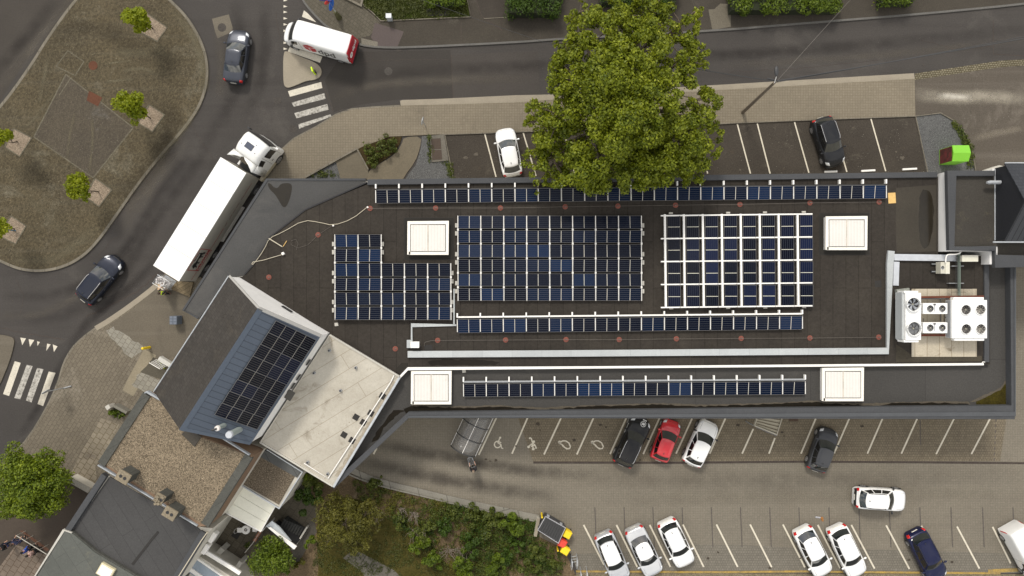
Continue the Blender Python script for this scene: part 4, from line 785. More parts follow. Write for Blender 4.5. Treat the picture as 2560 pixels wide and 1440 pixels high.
for (x, y, s, lb) in ((708, 634, .2, 'small white box at the end of the pale cable'), (919, 518, .12, 'small white clip at the right end of the pale cable'), (833, 564, .12, 'small white clip halfway along the pale cable'), (1739, 812, .0, None)):
    if lb: c = W(x, y, ZR+.1); m_ = MB(); m_.box((c.x, c.y, ZR+s/2+.01), (s, s, s), .5); m_.box((c.x, c.y, ZR+s+.015), (s*.6, s*.6, .02), .5); tag(m_.build('cable_box', white_m, bevel=.01), lb, 'cable box')
for (x, y, lb) in ((841, 811, 'loose concrete tile below the left solar array'), (1159, 929, 'loose concrete tile above the lower roof row'), (2456, 735, None)):
    if lb: c = W(x, y, ZR+.05); m_ = MB(); m_.box((c.x, c.y, (ZS if y > 920 else ZR)+.03), (.28, .26, .06), .1); m_.box((c.x, c.y, (ZS if y > 920 else ZR)+.065), (.2, .18, .012), .1); tag(m_.build('loose_tile', concr, bevel=.01), lb, 'tile')
c = W(2230, 495, ZR+.03); m_ = MB(); m_.box((c.x, c.y, ZR+.02), (.58, .82, .018), .06); m_.box((c.x, c.y, ZR+.006), (.5, .06, .012), .06); tag(m_.build('plywood_board', ply_m), 'orange-yellow plywood board lying at the right end of the street-side row', 'board')
wire('drain_pipe', [(2455, 908), (2457, 905), (2462, 905)], .04, ZR+.12, white_m, 'white pipe end at the right tip of the white roof edge', 'pipe')
# ---------------------------------------------------------------- cooling plant
red_beam = surf('rusty_beam', (.16, .055, .035), (.10, .04, .028), big=1.5, grain=.2)
t = empty('steel_support_frame', W(2350, 800, ZR), 0, 'rust-red steel frame carrying the white cooling units', 'steel frame')
for a, b in (((2240, 744), (2460, 741)), ((2243, 838), (2400, 838)), ((2245, 742), (2246, 840)), ((2371, 745), (2370, 838)), ((2455, 742), (2455, 836))):
    m_ = MB(); m_.ribbon([W(*a, ZR+.5), W(*b, ZR+.5)], .16, ZR+.35, ZR+.5); m_.build('beam', red_beam, t)
for (x, y) in ((2246, 744), (2246, 838), (2371, 744), (2371, 838), (2455, 742)): c = W(x, y, ZR+.3); m_ = MB(); m_.box((c.x, c.y, ZR+.18), (.12, .12, .36)); m_.build('post', red_beam, t)
unit_m = plain('unit_white', (.82, .82, .80), .35, var=.03)
def fan(parent, cx, cy, zt, r, ring_h, blades, hub=.18, bl=.5, lean=(0, 0), bmat=None, deep=.1):
    m_ = MB(); n = 32; vs = []; fs = []
    for k, (rr, zz) in enumerate(((r*1.10, zt), (r*1.07, zt+ring_h), (r*.99, zt+ring_h), (r*.98, zt-.02))):
        for i in range(n): a = 2*math.pi*i/n; vs.append((cx+rr*math.cos(a), cy+rr*math.sin(a), zz))
    for k in range(3):
        for i in range(n): fs.append((k*n+i, k*n+(i+1) % n, (k+1)*n+(i+1) % n, (k+1)*n+i))
    m_.add(vs, fs); f = m_.build('fan_ring', unit_m, parent, smooth='auto')
    m_ = MB(); m_.cyl((cx, cy, zt+.004), (cx, cy, zt+.012), r*.99, n=28); m_.build('fan_well', black_p, f)
    m_ = MB()
    for i in range(blades):
        a = 2*math.pi*i/blades; pts = []
        for (rr, da, zz) in ((hub*r, -.3, .03), (r*.6, -.22, .02), (r*.93, -.05, .02), (r*.93, bl-.05, .07), (r*.6, bl*.8-.15, .07), (hub*r, .35, .07)): pts.append((cx+rr*math.cos(a+da), cy+rr*math.sin(a+da), zt+zz))
        m_.add(pts, [(0, 1, 4, 5), (1, 2, 3, 4)])
    m_.build('fan_blades', bmat or grey_m, f)
    m_ = MB(); m_.cyl((cx, cy, zt+.02), (cx, cy, zt+.11), r*hub, r*hub*.8, n=14); m_.build('fan_hub', plain('hub', (.4, .38, .3), .5, var=0), f)
    m_ = MB()
    for q in range(2): a = q*math.pi/2; m_.box((cx, cy, zt+ring_h+.005), (2*r*1.1, .015, .01), a)
    for rr in (.35, .65, .9): m_.add([], [])
    m_.build('fan_guard', dark_m, f)
def unit_box(parent, px0, py0, px1, py1, zb, zt, name='housing', mat=unit_m, bev=.03):
    a = W(px0, py0, zt); b = W(px1, py1, zt); m_ = MB(); m_.box(((a.x+b.x)/2, (a.y+b.y)/2, (zb+zt)/2), (b.x-a.x, a.y-b.y, zt-zb)); return m_.build(name, mat, parent, bevel=bev)
z1 = ZR+1.9; t = empty('condenser', W(2285, 795, ZR+.5), 0, 'tall white condenser with two large fans on the left of the plant', 'cooling unit', 'rooftop cooling units')
unit_box(t, 2264, 732, 2303, 850, ZR+.5, z1); unit_box(t, 2260, 727, 2296, 732, ZR+.9, z1-.1, 'end_plate'); unit_box(t, 2260, 850, 2297, 856, ZR+.9, z1-.1, 'end_plate')
unit_box(t, 2255, 731, 2263, 849, ZR+.7, ZR+1.6, 'coil', plain('coil_fins', (.42, .44, .44), .5, var=.15, vscale=20)); unit_box(t, 2243, 731, 2262, 737, ZR+.5, ZR+.75, 'foot'); unit_box(t, 2245, 844, 2262, 850, ZR+.5, ZR+.75, 'foot')
for (x, y, bl, bm) in ((2284.5, 761, .55, plain('steel_blade', (.33, .35, .38), .35, metal=.3)), (2286, 821.5, 1.1, plain('grey_fan', (.15, .155, .16), .5))): c = W(x, y, z1+.2); fan(t, c.x, c.y, z1, .50, .24, 6, .14, bl, bmat=bm)
z2 = ZR+1.3; t = empty('condenser', W(2426, 797, ZR+.5), 0, 'wide white condenser with four fans at the right of the plant', 'cooling unit', 'rooftop cooling units')
unit_box(t, 2380, 750, 2468, 846, ZR+.5, z2); unit_box(t, 2384, 743, 2460, 750, ZR+.8, z2-.1, 'end_plate'); unit_box(t, 2386, 846, 2461, 852, ZR+.8, z2-.1, 'end_plate'); unit_box(t, 2376, 750, 2380, 845, ZR+.6, z2-.15, 'coil', grey_m)
for (x, y) in ((2415.5, 774.5), (2452, 774), (2416, 822.5), (2452.5, 822.5)): c = W(x, y, z2+.1); fan(t, c.x, c.y, z2, .37, .12, 9, .22, .38, bmat=plain('fan_dk', (.11, .10, .09), .5) if x < 2440 else plain('fan_lt', (.28, .26, .23), .5))
z3 = ZR+1.1
for k, (ya, yb) in enumerate(((758, 785), (806, 833))):
    t = empty('small_condenser', W(2339, (ya+yb)/2, ZR+.5), 0, ['small white twin-fan unit, the upper of the two in the middle', 'small white twin-fan unit, the lower of the two in the middle'][k], 'cooling unit', 'rooftop cooling units')
    unit_box(t, 2308, ya, 2369, yb, ZR+.5, z3); unit_box(t, 2336, ya+3, 2337.5, yb-6, z3, z3+.02, 'seam', grey_m, 0); unit_box(t, 2334, ya+2, 2340, ya+5, z3, z3+.04, 'bracket', dark_m, 0)
    for x in (2325, 2355): c = W(x, (ya+yb)/2, z3); fan(t, c.x, c.y, z3, .26, .05, 8, .2, .4, bmat=plain('fan_s%d%d' % (k, x), (.22, .22, .22), .5))
t = empty('small_heat_pump', W(2360, 670, ZR), 0, 'beige outdoor unit on two black rubber feet above the plant', 'cooling unit')
unit_box(t, 2352, 655, 2374, 684, ZR+.15, ZR+.8, mat=plain('beige_unit', (.50, .48, .40), .5)); unit_box(t, 2364, 654.5, 2374.5, 684.5, ZR+.8, ZR+.83, 'cover', plain('beige_unit2', (.60, .58, .49), .5), .005)
for y in (660, 679): unit_box(t, 2328, y-3, 2352, y+3, ZR, ZR+.12, 'rubber_foot', black_p, .01); unit_box(t, 2330, y-.8, 2352, y+.8, ZR+.12, ZR+.16, 'foot_rail', grey_m, 0)
c = W(2357, 669, ZR+.83); fan(t, c.x, c.y, ZR+.8, .13, .02, 6)
wire('white_hose', smoothpoly([(2364, 656), (2365, 640), (2370, 636), (2386, 636), (2398, 634), (2402, 630)], 2, False), .05, ZR+.95, white_m, 'white hose curving from the beige unit to the building wall', 'hose')
pipe_g = plain('green_grey_pipe', (.15, .19, .16), .5); t = empty('pipe_run', W(2398, 690, ZR), 0, 'green-grey pipes with cross brackets leading up from the plant', 'pipes')
m_ = MB()
for dx in (-3, 0, 3): m_.tube([tuple(W(2398+dx, 632, ZR+.4)), tuple(W(2398+dx, 740, ZR+.4))], .05 if dx == 0 else .022, 8)
m_.build('pipes', pipe_g, t); m_ = MB()
for (x0, x1, y) in ((2380, 2410, 665), (2372, 2410, 708)): m_.ribbon([W(x0, y, ZR+.3), W(x1, y, ZR+.3)], .05, ZR, ZR+.3)
m_.build('bracket', grey_m, t); m_ = MB()
for k in range(4): m_.tube([tuple(W(*p, ZR+.45)) for p in ((2390+k*3, 640), (2390+k*3, 722+k*3), (2368+k*3, 722+k*3), (2368+k*3, 741))], .014, 4); m_.tube([tuple(W(*p, ZR+.45)) for p in ((2402, 722+k*3), (2430-k*5, 722+k*3), (2430-k*5, 741))], .014, 4)
m_.tube([tuple(W(2302, 747, ZR+.62)), tuple(W(2372, 747, ZR+.62))], .05, 8); m_.tube([tuple(W(2352, 747, ZR+.62)), tuple(W(2352, 836, ZR+.62))], .035, 8); m_.tube([tuple(W(2362, 794, ZR+.62)), tuple(W(2380, 794, ZR+.62))], .03, 8); m_.tube([tuple(W(2308, 796, ZR+.55)), tuple(W(2308, 836, ZR+.55))], .025, 8)
m_.build('thin_pipes', dark_m, t)
c = W(2252, 729, ZR); m_ = MB(); m_.box((c.x, c.y, ZR+.2), (1.0, .45, .3), .12); m_.box((c.x, c.y, ZR+.36), (.9, .36, .04), .12); tag(m_.build('pump_cabinet', plain('old_grey', (.24, .25, .22), .7, var=.3)), 'weathered grey-green cabinet behind the left condenser', 'cabinet')
m_ = MB(); m_.ribbon([W(2355, 650, ZR+.3), W(2397, 650, ZR+.3)], .0, 0, 0) if False else None
# ---------------------------------------------------------------- taller neighbour on the right
ZB = 6.0; nb = empty('neighbour_building', W(2450, 540, 0), 0, 'taller dark-roofed building with white side wall at the right edge', 'building')
rp = [(2374, 427), (2488, 427), (2488, 420), (2900, 420), (2900, 660), (2482, 660), (2482, 627), (2374, 627)]
mb = MB(); mb.prism(P(rp, ZB), 0, ZB-.35); mb.build('wall', white_wall, nb)
mb = MB(); mb.prism(P([(2384, 436), (2488, 436), (2488, 430), (2900, 430), (2900, 648), (2495, 648), (2495, 616), (2384, 616)], ZB-.3), ZB-.34, ZB-.3); mb.build('roof', surf('nroof', (.058, .053, .046), (.045, .041, .036), big=.4, grain=.16, stain=(.085, .075, .055), stainscale=.7), nb)
mb = MB(); mb.ribbon(P([(2488, 433), (2380, 433), (2380, 621), (2489, 621), (2489, 653), (2900, 653)], ZB), .40, ZB-.38, ZB); mb.build('parapet', parapet_m, nb, bevel=.02)
e1 = W(2506, 413, 6.9); e2 = W(2508, 598, 6.9); rg = W(2535, 503, 8.9); Ex = 16
gx = (e1.x+e2.x)/2; gx0 = W(2489, 500, 5.7).x
mb = MB(); mb.add([(gx0, e1.y, 5.6), (gx0, e2.y, 5.6), (gx0, e2.y, 6.7), (gx0, rg.y, 8.7), (gx0, e1.y, 6.7), (gx0+Ex, e1.y, 5.6), (gx0+Ex, e2.y, 5.6), (gx0+Ex, e2.y, 6.7), (gx0+Ex, rg.y, 8.7), (gx0+Ex, e1.y, 6.7)], [(4, 3, 2, 1, 0), (5, 6, 7, 8, 9), (0, 1, 6, 5), (1, 2, 7, 6), (4, 0, 5, 9)]); mb.build('gable_wall', plain('slate_cladding', (.013, .014, .018), .7), nb)
mb = MB(); mb.slab([(gx0-.05, rg.y, 8.82), (gx0+Ex, rg.y, 8.82), (gx0+Ex, e1.y+.15, 6.75), (gx0-.05, e1.y+.15, 6.75)], .1); mb.build('slate_slope', slate_m, nb)
mb = MB(); mb.slab([(gx0-.05, rg.y, 8.80), (gx0-.05, e2.y-.15, 6.72), (gx0+Ex, e2.y-.15, 6.72), (gx0+Ex, rg.y, 8.80)], .1); mb.build('seam_slope', seam_d, nb)
mb = MB(); mb.tube([(gx0-.9, e2.y-.2, 6.7), (gx0+Ex, e2.y-.2, 6.7)], .06, 8); mb.tube([(gx0-.05, e1.y+.2, 6.75), (gx0+Ex, e1.y+.2, 6.75)], .05, 8); mb.tube([(gx0-.06, e1.y-.1, 5.72), (gx0-.06, e2.y, 5.72)], .045, 6); mb.build('gutter', zinc_b, nb)
c = W(2458, 456, ZB+.3); mb = MB(); mb.cyl((gx0-.1, c.y, ZB+.35), (gx0-.95, c.y, ZB+.3), .15, n=16); mb.cyl((gx0-.95, c.y, ZB+.3), (gx0-1.08, c.y, ZB+.3), .10, n=16); mb.build('flue_pipe', zinc_b, nb, smooth='auto')
mb = MB(); mb.prism(P([(2455, 428), (2498, 413), (2512, 416), (2500, 428)], 4.4), 3.6, 4.4); mb.build('side_wall', concr, nb)
# ---------------------------------------------------------------- gabled house on the left
hs = empty('gabled_house', W(600, 900, 0), 0, 'gabled house with dark tiles on one slope and blue-grey metal on the other', 'house')
A1, A2 = W(573, 690, 6.5), W(385, 980, 6.5); R1, R2 = W(647, 771, 10.3), W(450, 1075, 10.3); B1, B2 = W(802, 840, 7.6), W(625, 1112, 7.6)
def low(v, z): return Vector((v.x, v.y, z))
ins = (R2-R1).normalized()*.03
mb = MB(); a, r, b = A1+ins, R1+ins, B1+ins; a2, r2, b2 = A2-ins, R2-ins, B2-ins; b = b+(R1-B1)*.03; b2 = b2+(R2-B2)*.03; a = a+(R1-A1)*.02; a2 = a2+(R2-A2)*.02
dn = Vector((0, 0, .12)); a, r, b, a2, r2, b2 = [v-dn for v in (a, r, b, a2, r2, b2)]
mb.add([low(a, 0), low(b, 0), b, r, a, low(a2, 0), low(b2, 0), b2, r2, a2], [(0, 1, 2, 3, 4), (9, 8, 7, 6, 5), (1, 6, 7, 2), (5, 0, 4, 9)]); mb.build('wall', white_wall, hs)
mb = MB(); mb.slab([R1, A1, A2, R2], .1); mb.build('tiled_slope', tile_m, hs)
mb = MB(); mb.slab([R1+Vector((0, 0, .02)), R2+Vector((0, 0, .02)), B2+Vector((0, 0, .02)), B1+Vector((0, 0, .02))], .1); mb.build('metal_slope', seam_m, hs)
rd = (R2-R1).normalized(); sl = (B1-R1).normalized(); nrm = rd.cross(sl); nrm = nrm if nrm.z > 0 else -nrm
mb = MB(); q = Vector((0, 0, .05)); mb.slab([R1+q-sl*.06, R2+q-sl*.06, R2+q+sl*.32, R1+q+sl*.32], .07); mb.build('ridge_cap', seam_edge, hs)
mb = MB(); mb.slab([R2+q, R2+q-rd*.25, B2+q-rd*.25, B2+q], .07); mb.slab([B1+q-sl*.12, B2+q-sl*.12, B2+q, B1+q], .09); mb.build('verge_flashing', seam_edge, hs)
mb = MB(); mb.slab([R1+q-rd*.14, R1+q+rd*.1, B1+q+rd*.1, B1+q-rd*.14], .1); mb.slab([A1+q-rd*.1, A1+q+rd*.06, R1+q+rd*.06, R1+q-rd*.1], .1); mb.build('bargeboard', plain('barge', (.34, .33, .31), .6), hs)
mb = MB(); mb.tube([A1+Vector((-.03, 0, .02)), A2+Vector((-.03, 0, .02))], .05, 8); mb.build('gutter', zinc_b, hs)
gdir = (B1-A1); gdir.z = 0; gdir.normalize(); gn = Vector((-gdir.y, gdir.x, 0)); gn = gn if gn.y > 0 else -gn
c = W(716, 775, 5.6); c = A1+gdir*((c-A1).dot(gdir)); mb = MB(); M = planeM((c.x, c.y, 5.6), gdir, (0, 0, 1)); mb.box((0, 0, 0), (.85, .42, .06), M=M@Matrix.Translation((0, 0, -.0))); mb.build('window', black_p, hs)
for (x, y) in ((768, 905), (743, 942), (731, 965)):
    p = W(x, y, 6.2); e = (B2-B1); e.z = 0; e.normalize(); s_ = (p-B1).dot(e); cc_ = B1+e*s_; mb = MB(); mb.box((0, 0, 0), (.5, .32, .08), M=planeM((cc_.x+.0, cc_.y, 6.1), e, (0, 0, 1))@Matrix.Translation((0, 0, 0))); mb.build('window', black_p, hs)
for i, (x, y, lb) in enumerate(((655, 803, 'small round white roof vent nearest the gable top'), (573, 929, 'small round white roof vent halfway down the blue slope'))):
    p = W(x, y, 9.6); m_ = MB(); tt = empty('roof_vent', (p.x, p.y, 9.0), 0, lb, 'roof vent', 'vents on the blue slope'); m_.cyl((p.x, p.y, 8.4), (p.x, p.y, 9.65), .11, n=14); m_.build('pipe', zinc_b, tt, smooth='auto'); m_ = MB(); m_.sphere((p.x, p.y, 9.7), .16, 14, 8, sq=(1, 1, .7)); m_.build('cap', plain('vent_cap%d' % i, (.6, .66, .72), .4), tt, smooth=True)
for i, (x, y, rr, lb) in enumerate(((543, 1071, .2, 'white flue with a black top spout near the lower end of the blue roof'), (573, 1087, .27, 'wide grey metal flue at the lower end of the blue roof'))):
    p = W(x, y, 10.1); tt = empty('flue', (p.x, p.y, 8.2), 0, lb, 'flue', 'flues on the blue slope'); m_ = MB(); m_.cyl((p.x, p.y, 7.6), (p.x, p.y, 10.0), rr*.8, n=18); m_.build('pipe', plain('flue_p%d' % i, (.3, .34, .32), .45), tt, smooth='auto')
    m_ = MB(); m_.cyl((p.x, p.y, 10.0), (p.x, p.y, 10.2), rr, rr*.85, n=18); m_.build('cap', plain('flue_c%d' % i, ((.75, .7, .66), (.45, .47, .5))[i], .4), tt, smooth='auto')
    if i == 0: m_ = MB(); m_.tube([(p.x+.02, p.y, 10.25), (p.x-.3, p.y-.08, 10.3)], .07, 8); m_.build('spout', black_p, tt)
# house solar panels: 2 across the slope x 8 along the ridge
q0 = W(688, 799, 8.55); 
def on_slope(px, py):          # intersect the camera ray with the blue slope
    o_ = Vector((0, 0, H)); d_ = W(px, py, 0)-o_; tpar = (R1-o_).dot(nrm)/d_.dot(nrm); return o_+d_*tpar
c00, c10, c01, c11 = on_slope(689, 800), on_slope(790, 849), on_slope(536, 1035), on_slope(641, 1071)
pr = None
for i in range(8):
    for j in range(2):
        u0, u1 = (i+.0)/8, (i+1)/8; v0, v1 = j/2, (j+1)/2
        def bl_(u, v): return (c00*(1-u)+c01*u)*(1-v)+(c10*(1-u)+c11*u)*v
        ctr = (bl_(u0, v0)+bl_(u1, v1)+bl_(u0, v1)+bl_(u1, v0))/4+nrm*.12; ex = bl_((u0+u1)/2, v1)-bl_((u0+u1)/2, v0); ey = bl_(u1, (v0+v1)/2)-bl_(u0, (v0+v1)/2)
        fst = pr is None
        if fst: pr = make_panel(ex.length-.05, ey.length-.03, cell_dark)
        place_panel(pr, fst, planeM(ctr, ex, -ey), 'black solar panel on the blue house roof, %s pair from the gable, %s side' % (ORD[i+1], ['ridge', 'eave'][j]), 'solar panels on the house roof')
# dirty snags between house and pale roof
c = W(720, 990, 6.6); m_ = MB(); m_.box((c.x, c.y, 6.2), (.75, .55, .06), 1.0); m_.box((c.x-.1, c.y+.25, 6.05), (.2, .2, .3), 1.0); tag(m_.build('vent_hood', plain('hood_g', (.075, .07, .06), .7)), 'dark sheet-metal vent hood standing between the blue roof and the pale roof', 'vent hood')
# ---------------------------------------------------------------- pale concrete annex
ZA = 5.05; an = empty('concrete_annex', W(830, 1020, 0), 0, 'annex with pale stained concrete roof joined to the gabled house', 'building')
ap = [(822, 838), (998, 942), (833, 1215), (650, 1104)]
mb = MB(); mb.prism(P(ap, ZA), 0, ZA-.02); mb.build('wall', warm_wall, an)
mb = MB(); mb.prism(P([(824, 840), (994, 943), (832, 1210), (655, 1103)], ZA), ZA-.03, ZA); mb.build('roof', conc_roof, an)
mb = MB(); mb.ribbon(P([(999, 944), (834, 1217)], ZA), .16, ZA-.25, ZA+.1); mb.build('metal_edge', zinc_b, an)
mb = MB(); mb.ribbon(P([(650, 1105), (832, 1215)], ZA), .14, ZA-.25, ZA+.06); mb.build('roof_edge', concr, an)
mb = MB(); mb.ribbon(P([(824, 837), (998, 941)], ZA), .10, ZA-.2, ZA+.07); mb.build('roof_edge', concr, an)
mb = MB(); mb.tube([tuple(W(*p, ZA+.12)) for p in ((985, 938), (977, 955), (820, 1196), (760, 1158))], .04, 8); mb.build('white_pipe', white_m, an)
roofpoly('dirt_stain', blob([(983, 950), (990, 958), (848, 1192), (838, 1190), (905, 1080)], 2.5, 8, 11), ZA+.004, surf('dirt', (.30, .26, .2), (.42, .38, .31), big=1.5, grain=.3), parent=an)
for (x, y) in ((890, 1043), (927, 1033), (908, 1056), (860, 1087), (880, 1101), (956, 990)):
    c = W(x, y, ZA); m_ = MB(); m_.box((c.x, c.y, ZA+.012), (.45, .45, .016), math.radians(-31)); m_.build('black_patch', dark_sq, an)
for (x, y, lb) in ((824, 876, 'upper left'), (890, 919, 'upper right'), (786, 932, 'middle left'), (852, 976, 'centre'), (770, 1155, 'lower left'), (820, 1184, 'lower corner')):
    c = W(x, y, ZA); tt = empty('roof_stub', (c.x, c.y, ZA), 0, 'small round vent stub at the %s of the pale concrete roof' % lb, 'vent stub', 'vent stubs on the pale roof'); m_ = MB(); m_.cyl((c.x, c.y, ZA), (c.x, c.y, ZA+.22), .12, .10, n=14); m_.build('stub', grey_m, tt, smooth='auto'); m_ = MB(); m_.cyl((c.x, c.y, ZA+.22), (c.x, c.y, ZA+.25), .07, n=12); m_.build('opening', black_p, tt)
# ---------------------------------------------------------------- gravel-roofed block
ZG = 7.0; gb = empty('gravel_roof_block', W(430, 1140, 0), 0, 'flat building with brown pebble roof and grey coping beside the gabled house', 'building')
gp = [(363, 984), (418, 1008), (425, 1035), (455, 1075), (622, 1137), (630, 1142), (520, 1316), (492, 1318), (245, 1157)]
mb = MB(); mb.prism(P(gp, ZG), 0, 4.6); mb.build('lower_wall', warm_wall, gb)
mb = MB(); mb.prism(P(gp, ZG), 4.6, ZG-.1); mb.build('wall', brick_wall, gb)
mb = MB(); mb.prism(P([(372, 990), (417, 1010), (424, 1036), (454, 1076), (618, 1138), (506, 1311), (262, 1161)], ZG), ZG-.11, ZG-.04); mb.build('gravel_roof', gravel_r, gb)
mb = MB(); mb.ribbon(P([(367, 986), (254, 1160)], ZG), .60, ZG-.3, ZG+.06); mb.build('coping', slab_gr, gb)
mb = MB(); mb.ribbon(P([(622, 1140), (512, 1312)], ZG), .62, ZG-.3, ZG+.05); mb.build('coping', slab_gr, gb)
for q_ in ([(363, 982), (368, 979), (418, 1009)], [(246, 1162), (494, 1314)], [(553, 1093), (624, 1137)]): mb = MB(); mb.ribbon(P(q_, ZG), .09, ZG-.2, ZG+.10); mb.build('metal_trim', MATS.get('dull_zinc') or plain('dull_zinc', (.30, .32, .34), .5, var=.15), gb)
mb = MB(); mb.prism(P([(453, 1085), (470, 1072), (503, 1092), (486, 1117)], ZG+.05), ZG-.1, ZG+.05); mb.build('felt_patch', surf('felt', (.075, .068, .058), None, grain=.2), gb)
CH = [((307, 1193), 0.0, 1.1, .95, 'square stone chimney with two round flues, leftmost on the pebble roof edge'), ((398, 1247), .0, .8, .8, 'crumbling chimney, middle one on the pebble roof edge'), ((424, 1284), .0, 1.1, .9, 'larger chimney with two oval flues, lowest on the pebble roof edge')]
chim = surf('chimney_stone', (.25, .21, .15), (.17, .145, .105), big=1.5, grain=.3)
for k, ((x, y), _, sx, sy, lb) in enumerate(CH):
    zt = ZG+1.3; c = W(x, y, zt); tt = empty('chimney', (c.x, c.y, ZG), 0, lb, 'chimney', 'chimneys along the pebble roof'); an_ = math.radians(-31); ca, sa = math.cos(an_), math.sin(an_)
    m_ = MB(); m_.box((c.x, c.y, ZG+.5), (sx*.8, sy*.75, 1.4), an_); m_.build('stack', slab_gr, tt); m_ = MB(); m_.box((c.x, c.y, zt-.06), (sx*.9, sy*.88, .14), an_); m_.build('cap', chim, tt, bevel=.03)
    for s_ in (-.17, .17): m_ = MB(); m_.cyl((c.x+s_*ca, c.y+s_*sa, zt), (c.x+s_*ca, c.y+s_*sa, zt+.03), .12, n=14); m_.build('flue_hole', black_p, tt)
    if k == 1:
        m_ = MB(); rr = random.Random(4)
        for _ in range(14): m_.box((c.x+rr.uniform(-.35, .35), c.y+rr.uniform(-.4, .2), zt+rr.uniform(0, .08)), (rr.uniform(.08, .2),)*2+(.1,), rr.uniform(0, 3))
        m_.build('rubble', chim, tt)
# ---------------------------------------------------------------- dark flat roof and grey-green roof
ZD = 6.2; db = empty('dark_flat_roof_building', W(330, 1330, 0), 0, 'flat building with dark striped roofing felt below the pebble roof', 'building')
dp = [(262, 1186), (494, 1318), (530, 1322), (508, 1345), (420, 1480), (390, 1560), (200, 1560), (345, 1440), (235, 1382), (165, 1327)]
mb = MB(); mb.prism(P(dp, ZD), 0, ZD-.12); mb.build('wall', warm_wall, db)
mb = MB(); mb.prism(P([(273, 1192), (494, 1320), (502, 1328), (400, 1500), (330, 1500), (345, 1440), (240, 1382), (178, 1326)], ZD), ZD-.14, ZD-.05); mb.build('roof', roof_dk, db)
mb = MB(); mb.ribbon(P([(264, 1186), (172, 1326)], ZD), .42, ZD-.3, ZD+.22); mb.build('parapet', parapet_m, db)
mb = MB(); mb.ribbon(P([(510, 1330), (400, 1510)], ZD), .5, ZD-.3, ZD+.03); mb.build('parapet', parapet_m, db)
mb = MB(); mb.ribbon(P([(395, 1330), (378, 1350), (330, 1412)], ZD), .18, ZD-.05, ZD-.02); mb.build('felt_strip', dark_sq, db)
mb = MB(); mb.ribbon(P([(519, 1330), (503, 1352), (400, 1515)], ZD), .06, ZD-.3, ZD+.06); mb.build('edge_trim', plain('cream_trim', (.5, .45, .34), .6), db)
ZE = 6.5; eb = empty('grey_felt_building', W(230, 1430, 0), 0, 'building with patched grey-green felt roof at the bottom left', 'building')
ep = [(160, 1325), (180, 1330), (240, 1380), (345, 1442), (420, 1480), (380, 1600), (0, 1600), (83, 1448)]
mb = MB(); mb.prism(P(ep, ZE), 0, ZE-.08); mb.build('wall', slab_gr, eb)
mb = MB(); mb.prism(P([(162, 1328), (180, 1333), (238, 1382), (343, 1444), (415, 1482), (380, 1600), (5, 1600), (88, 1448)], ZE), ZE-.1, ZE); mb.build('roof', roof_gg, eb)
mb = MB(); mb.ribbon(P([(180, 1332), (160, 1325), (84, 1446), (30, 1540)], ZE), .07, ZE-.2, ZE+.05); mb.build('edge_trim', concr, eb)
c = W(262, 1430, ZE+.3); tt = empty('roof_window', (c.x, c.y, ZE), 0, 'small bright square skylight in the grey-green felt roof', 'skylight'); m_ = MB(); m_.box((c.x, c.y, ZE+.13), (1.15, .95, .26), math.radians(-30)); m_.build('frame', plain('cream_frame', (.6, .54, .36), .5), tt, bevel=.03); m_ = MB(); m_.box((c.x, c.y, ZE+.27), (.92, .74, .04), math.radians(-30)); m_.build('pane', plain('white_pane', (.85, .86, .86), .15), tt)
# ---------------------------------------------------------------- courtyard side
ZQ = 3.9; qb = empty('pebble_roof_annex', W(680, 1190, 0), 0, 'small annex with dark pebble roof and grey coping between pale roof and terrace', 'building')
qp = [(652, 1124), (757, 1181), (700, 1270), (597, 1210)]
mb = MB(); mb.prism(P([(650, 1122), (757, 1181), (700, 1270), (575, 1200), (612, 1150)], ZQ), 0, ZQ-.05); mb.build('wall', warm_wall, qb)
mb = MB(); mb.prism(P([(640, 1140), (650, 1135), (738, 1190), (697, 1262), (600, 1206), (612, 1150)], ZQ), ZQ-.06, ZQ); mb.build('gravel_roof', gravel_rd, qb)
mb = MB(); mb.ribbon(P([(646, 1127), (748, 1185)], ZQ), .62, ZQ-.2, ZQ+.08); mb.build('coping', surf('grey_slab2', (.105, .108, .105), (.08, .082, .08), big=1, grain=.1, brick=(1.3, 5, math.radians(-30), .02, (.5, .5, .5), .06, .5)), qb)
mb = MB(); mb.ribbon(P([(668, 1123), (757, 1179), (699, 1270), (600, 1210)], ZQ), .08, ZQ-.2, ZQ+.14); mb.build('metal_trim', zinc_b, qb)
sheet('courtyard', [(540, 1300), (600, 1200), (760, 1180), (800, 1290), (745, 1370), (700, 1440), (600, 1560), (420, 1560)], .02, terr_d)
cw = empty('courtyard_house_wing', W(560, 1330, 0), 0, 'cream rendered wing with two wall units facing the small courtyard', 'building')
mb = MB(); mb.prism(P([(466, 1420), (490, 1386), (516, 1402), (575, 1440), (600, 1470), (590, 1520), (420, 1520)], 3.0), 0, 3.0); mb.build('porch', warm_wall, cw)
mb = MB(); mb.prism(P([(482, 1412), (492, 1400), (560, 1448), (540, 1475), (470, 1430)], 3.05), 2.95, 3.06); mb.build('glass_roof', plain('blue_glass', (.28, .33, .38), .15), cw)
mb = MB(); mb.ribbon(P([(463, 1414), (530, 1462), (580, 1500)], 3.1), .3, 2.9, 3.16); mb.ribbon(P([(486, 1392), (572, 1452)], 3.1), .14, 2.95, 3.14); mb.ribbon(P([(500, 1372), (585, 1424), (600, 1434)], 3.1), .3, 2.95, 3.12); mb.build('white_trim', white_m, cw)
mb = MB(); mb.prism(P([(535, 1385), (552, 1368), (562, 1376), (545, 1393)], 1.2), 0, 1.2); mb.build('garden_wall', concr, cw)
mb = MB(); mb.prism(P([(578, 1430), (598, 1402), (605, 1407), (588, 1438)], 1.4), 0, 1.4); mb.build('garden_wall', concr, cw)
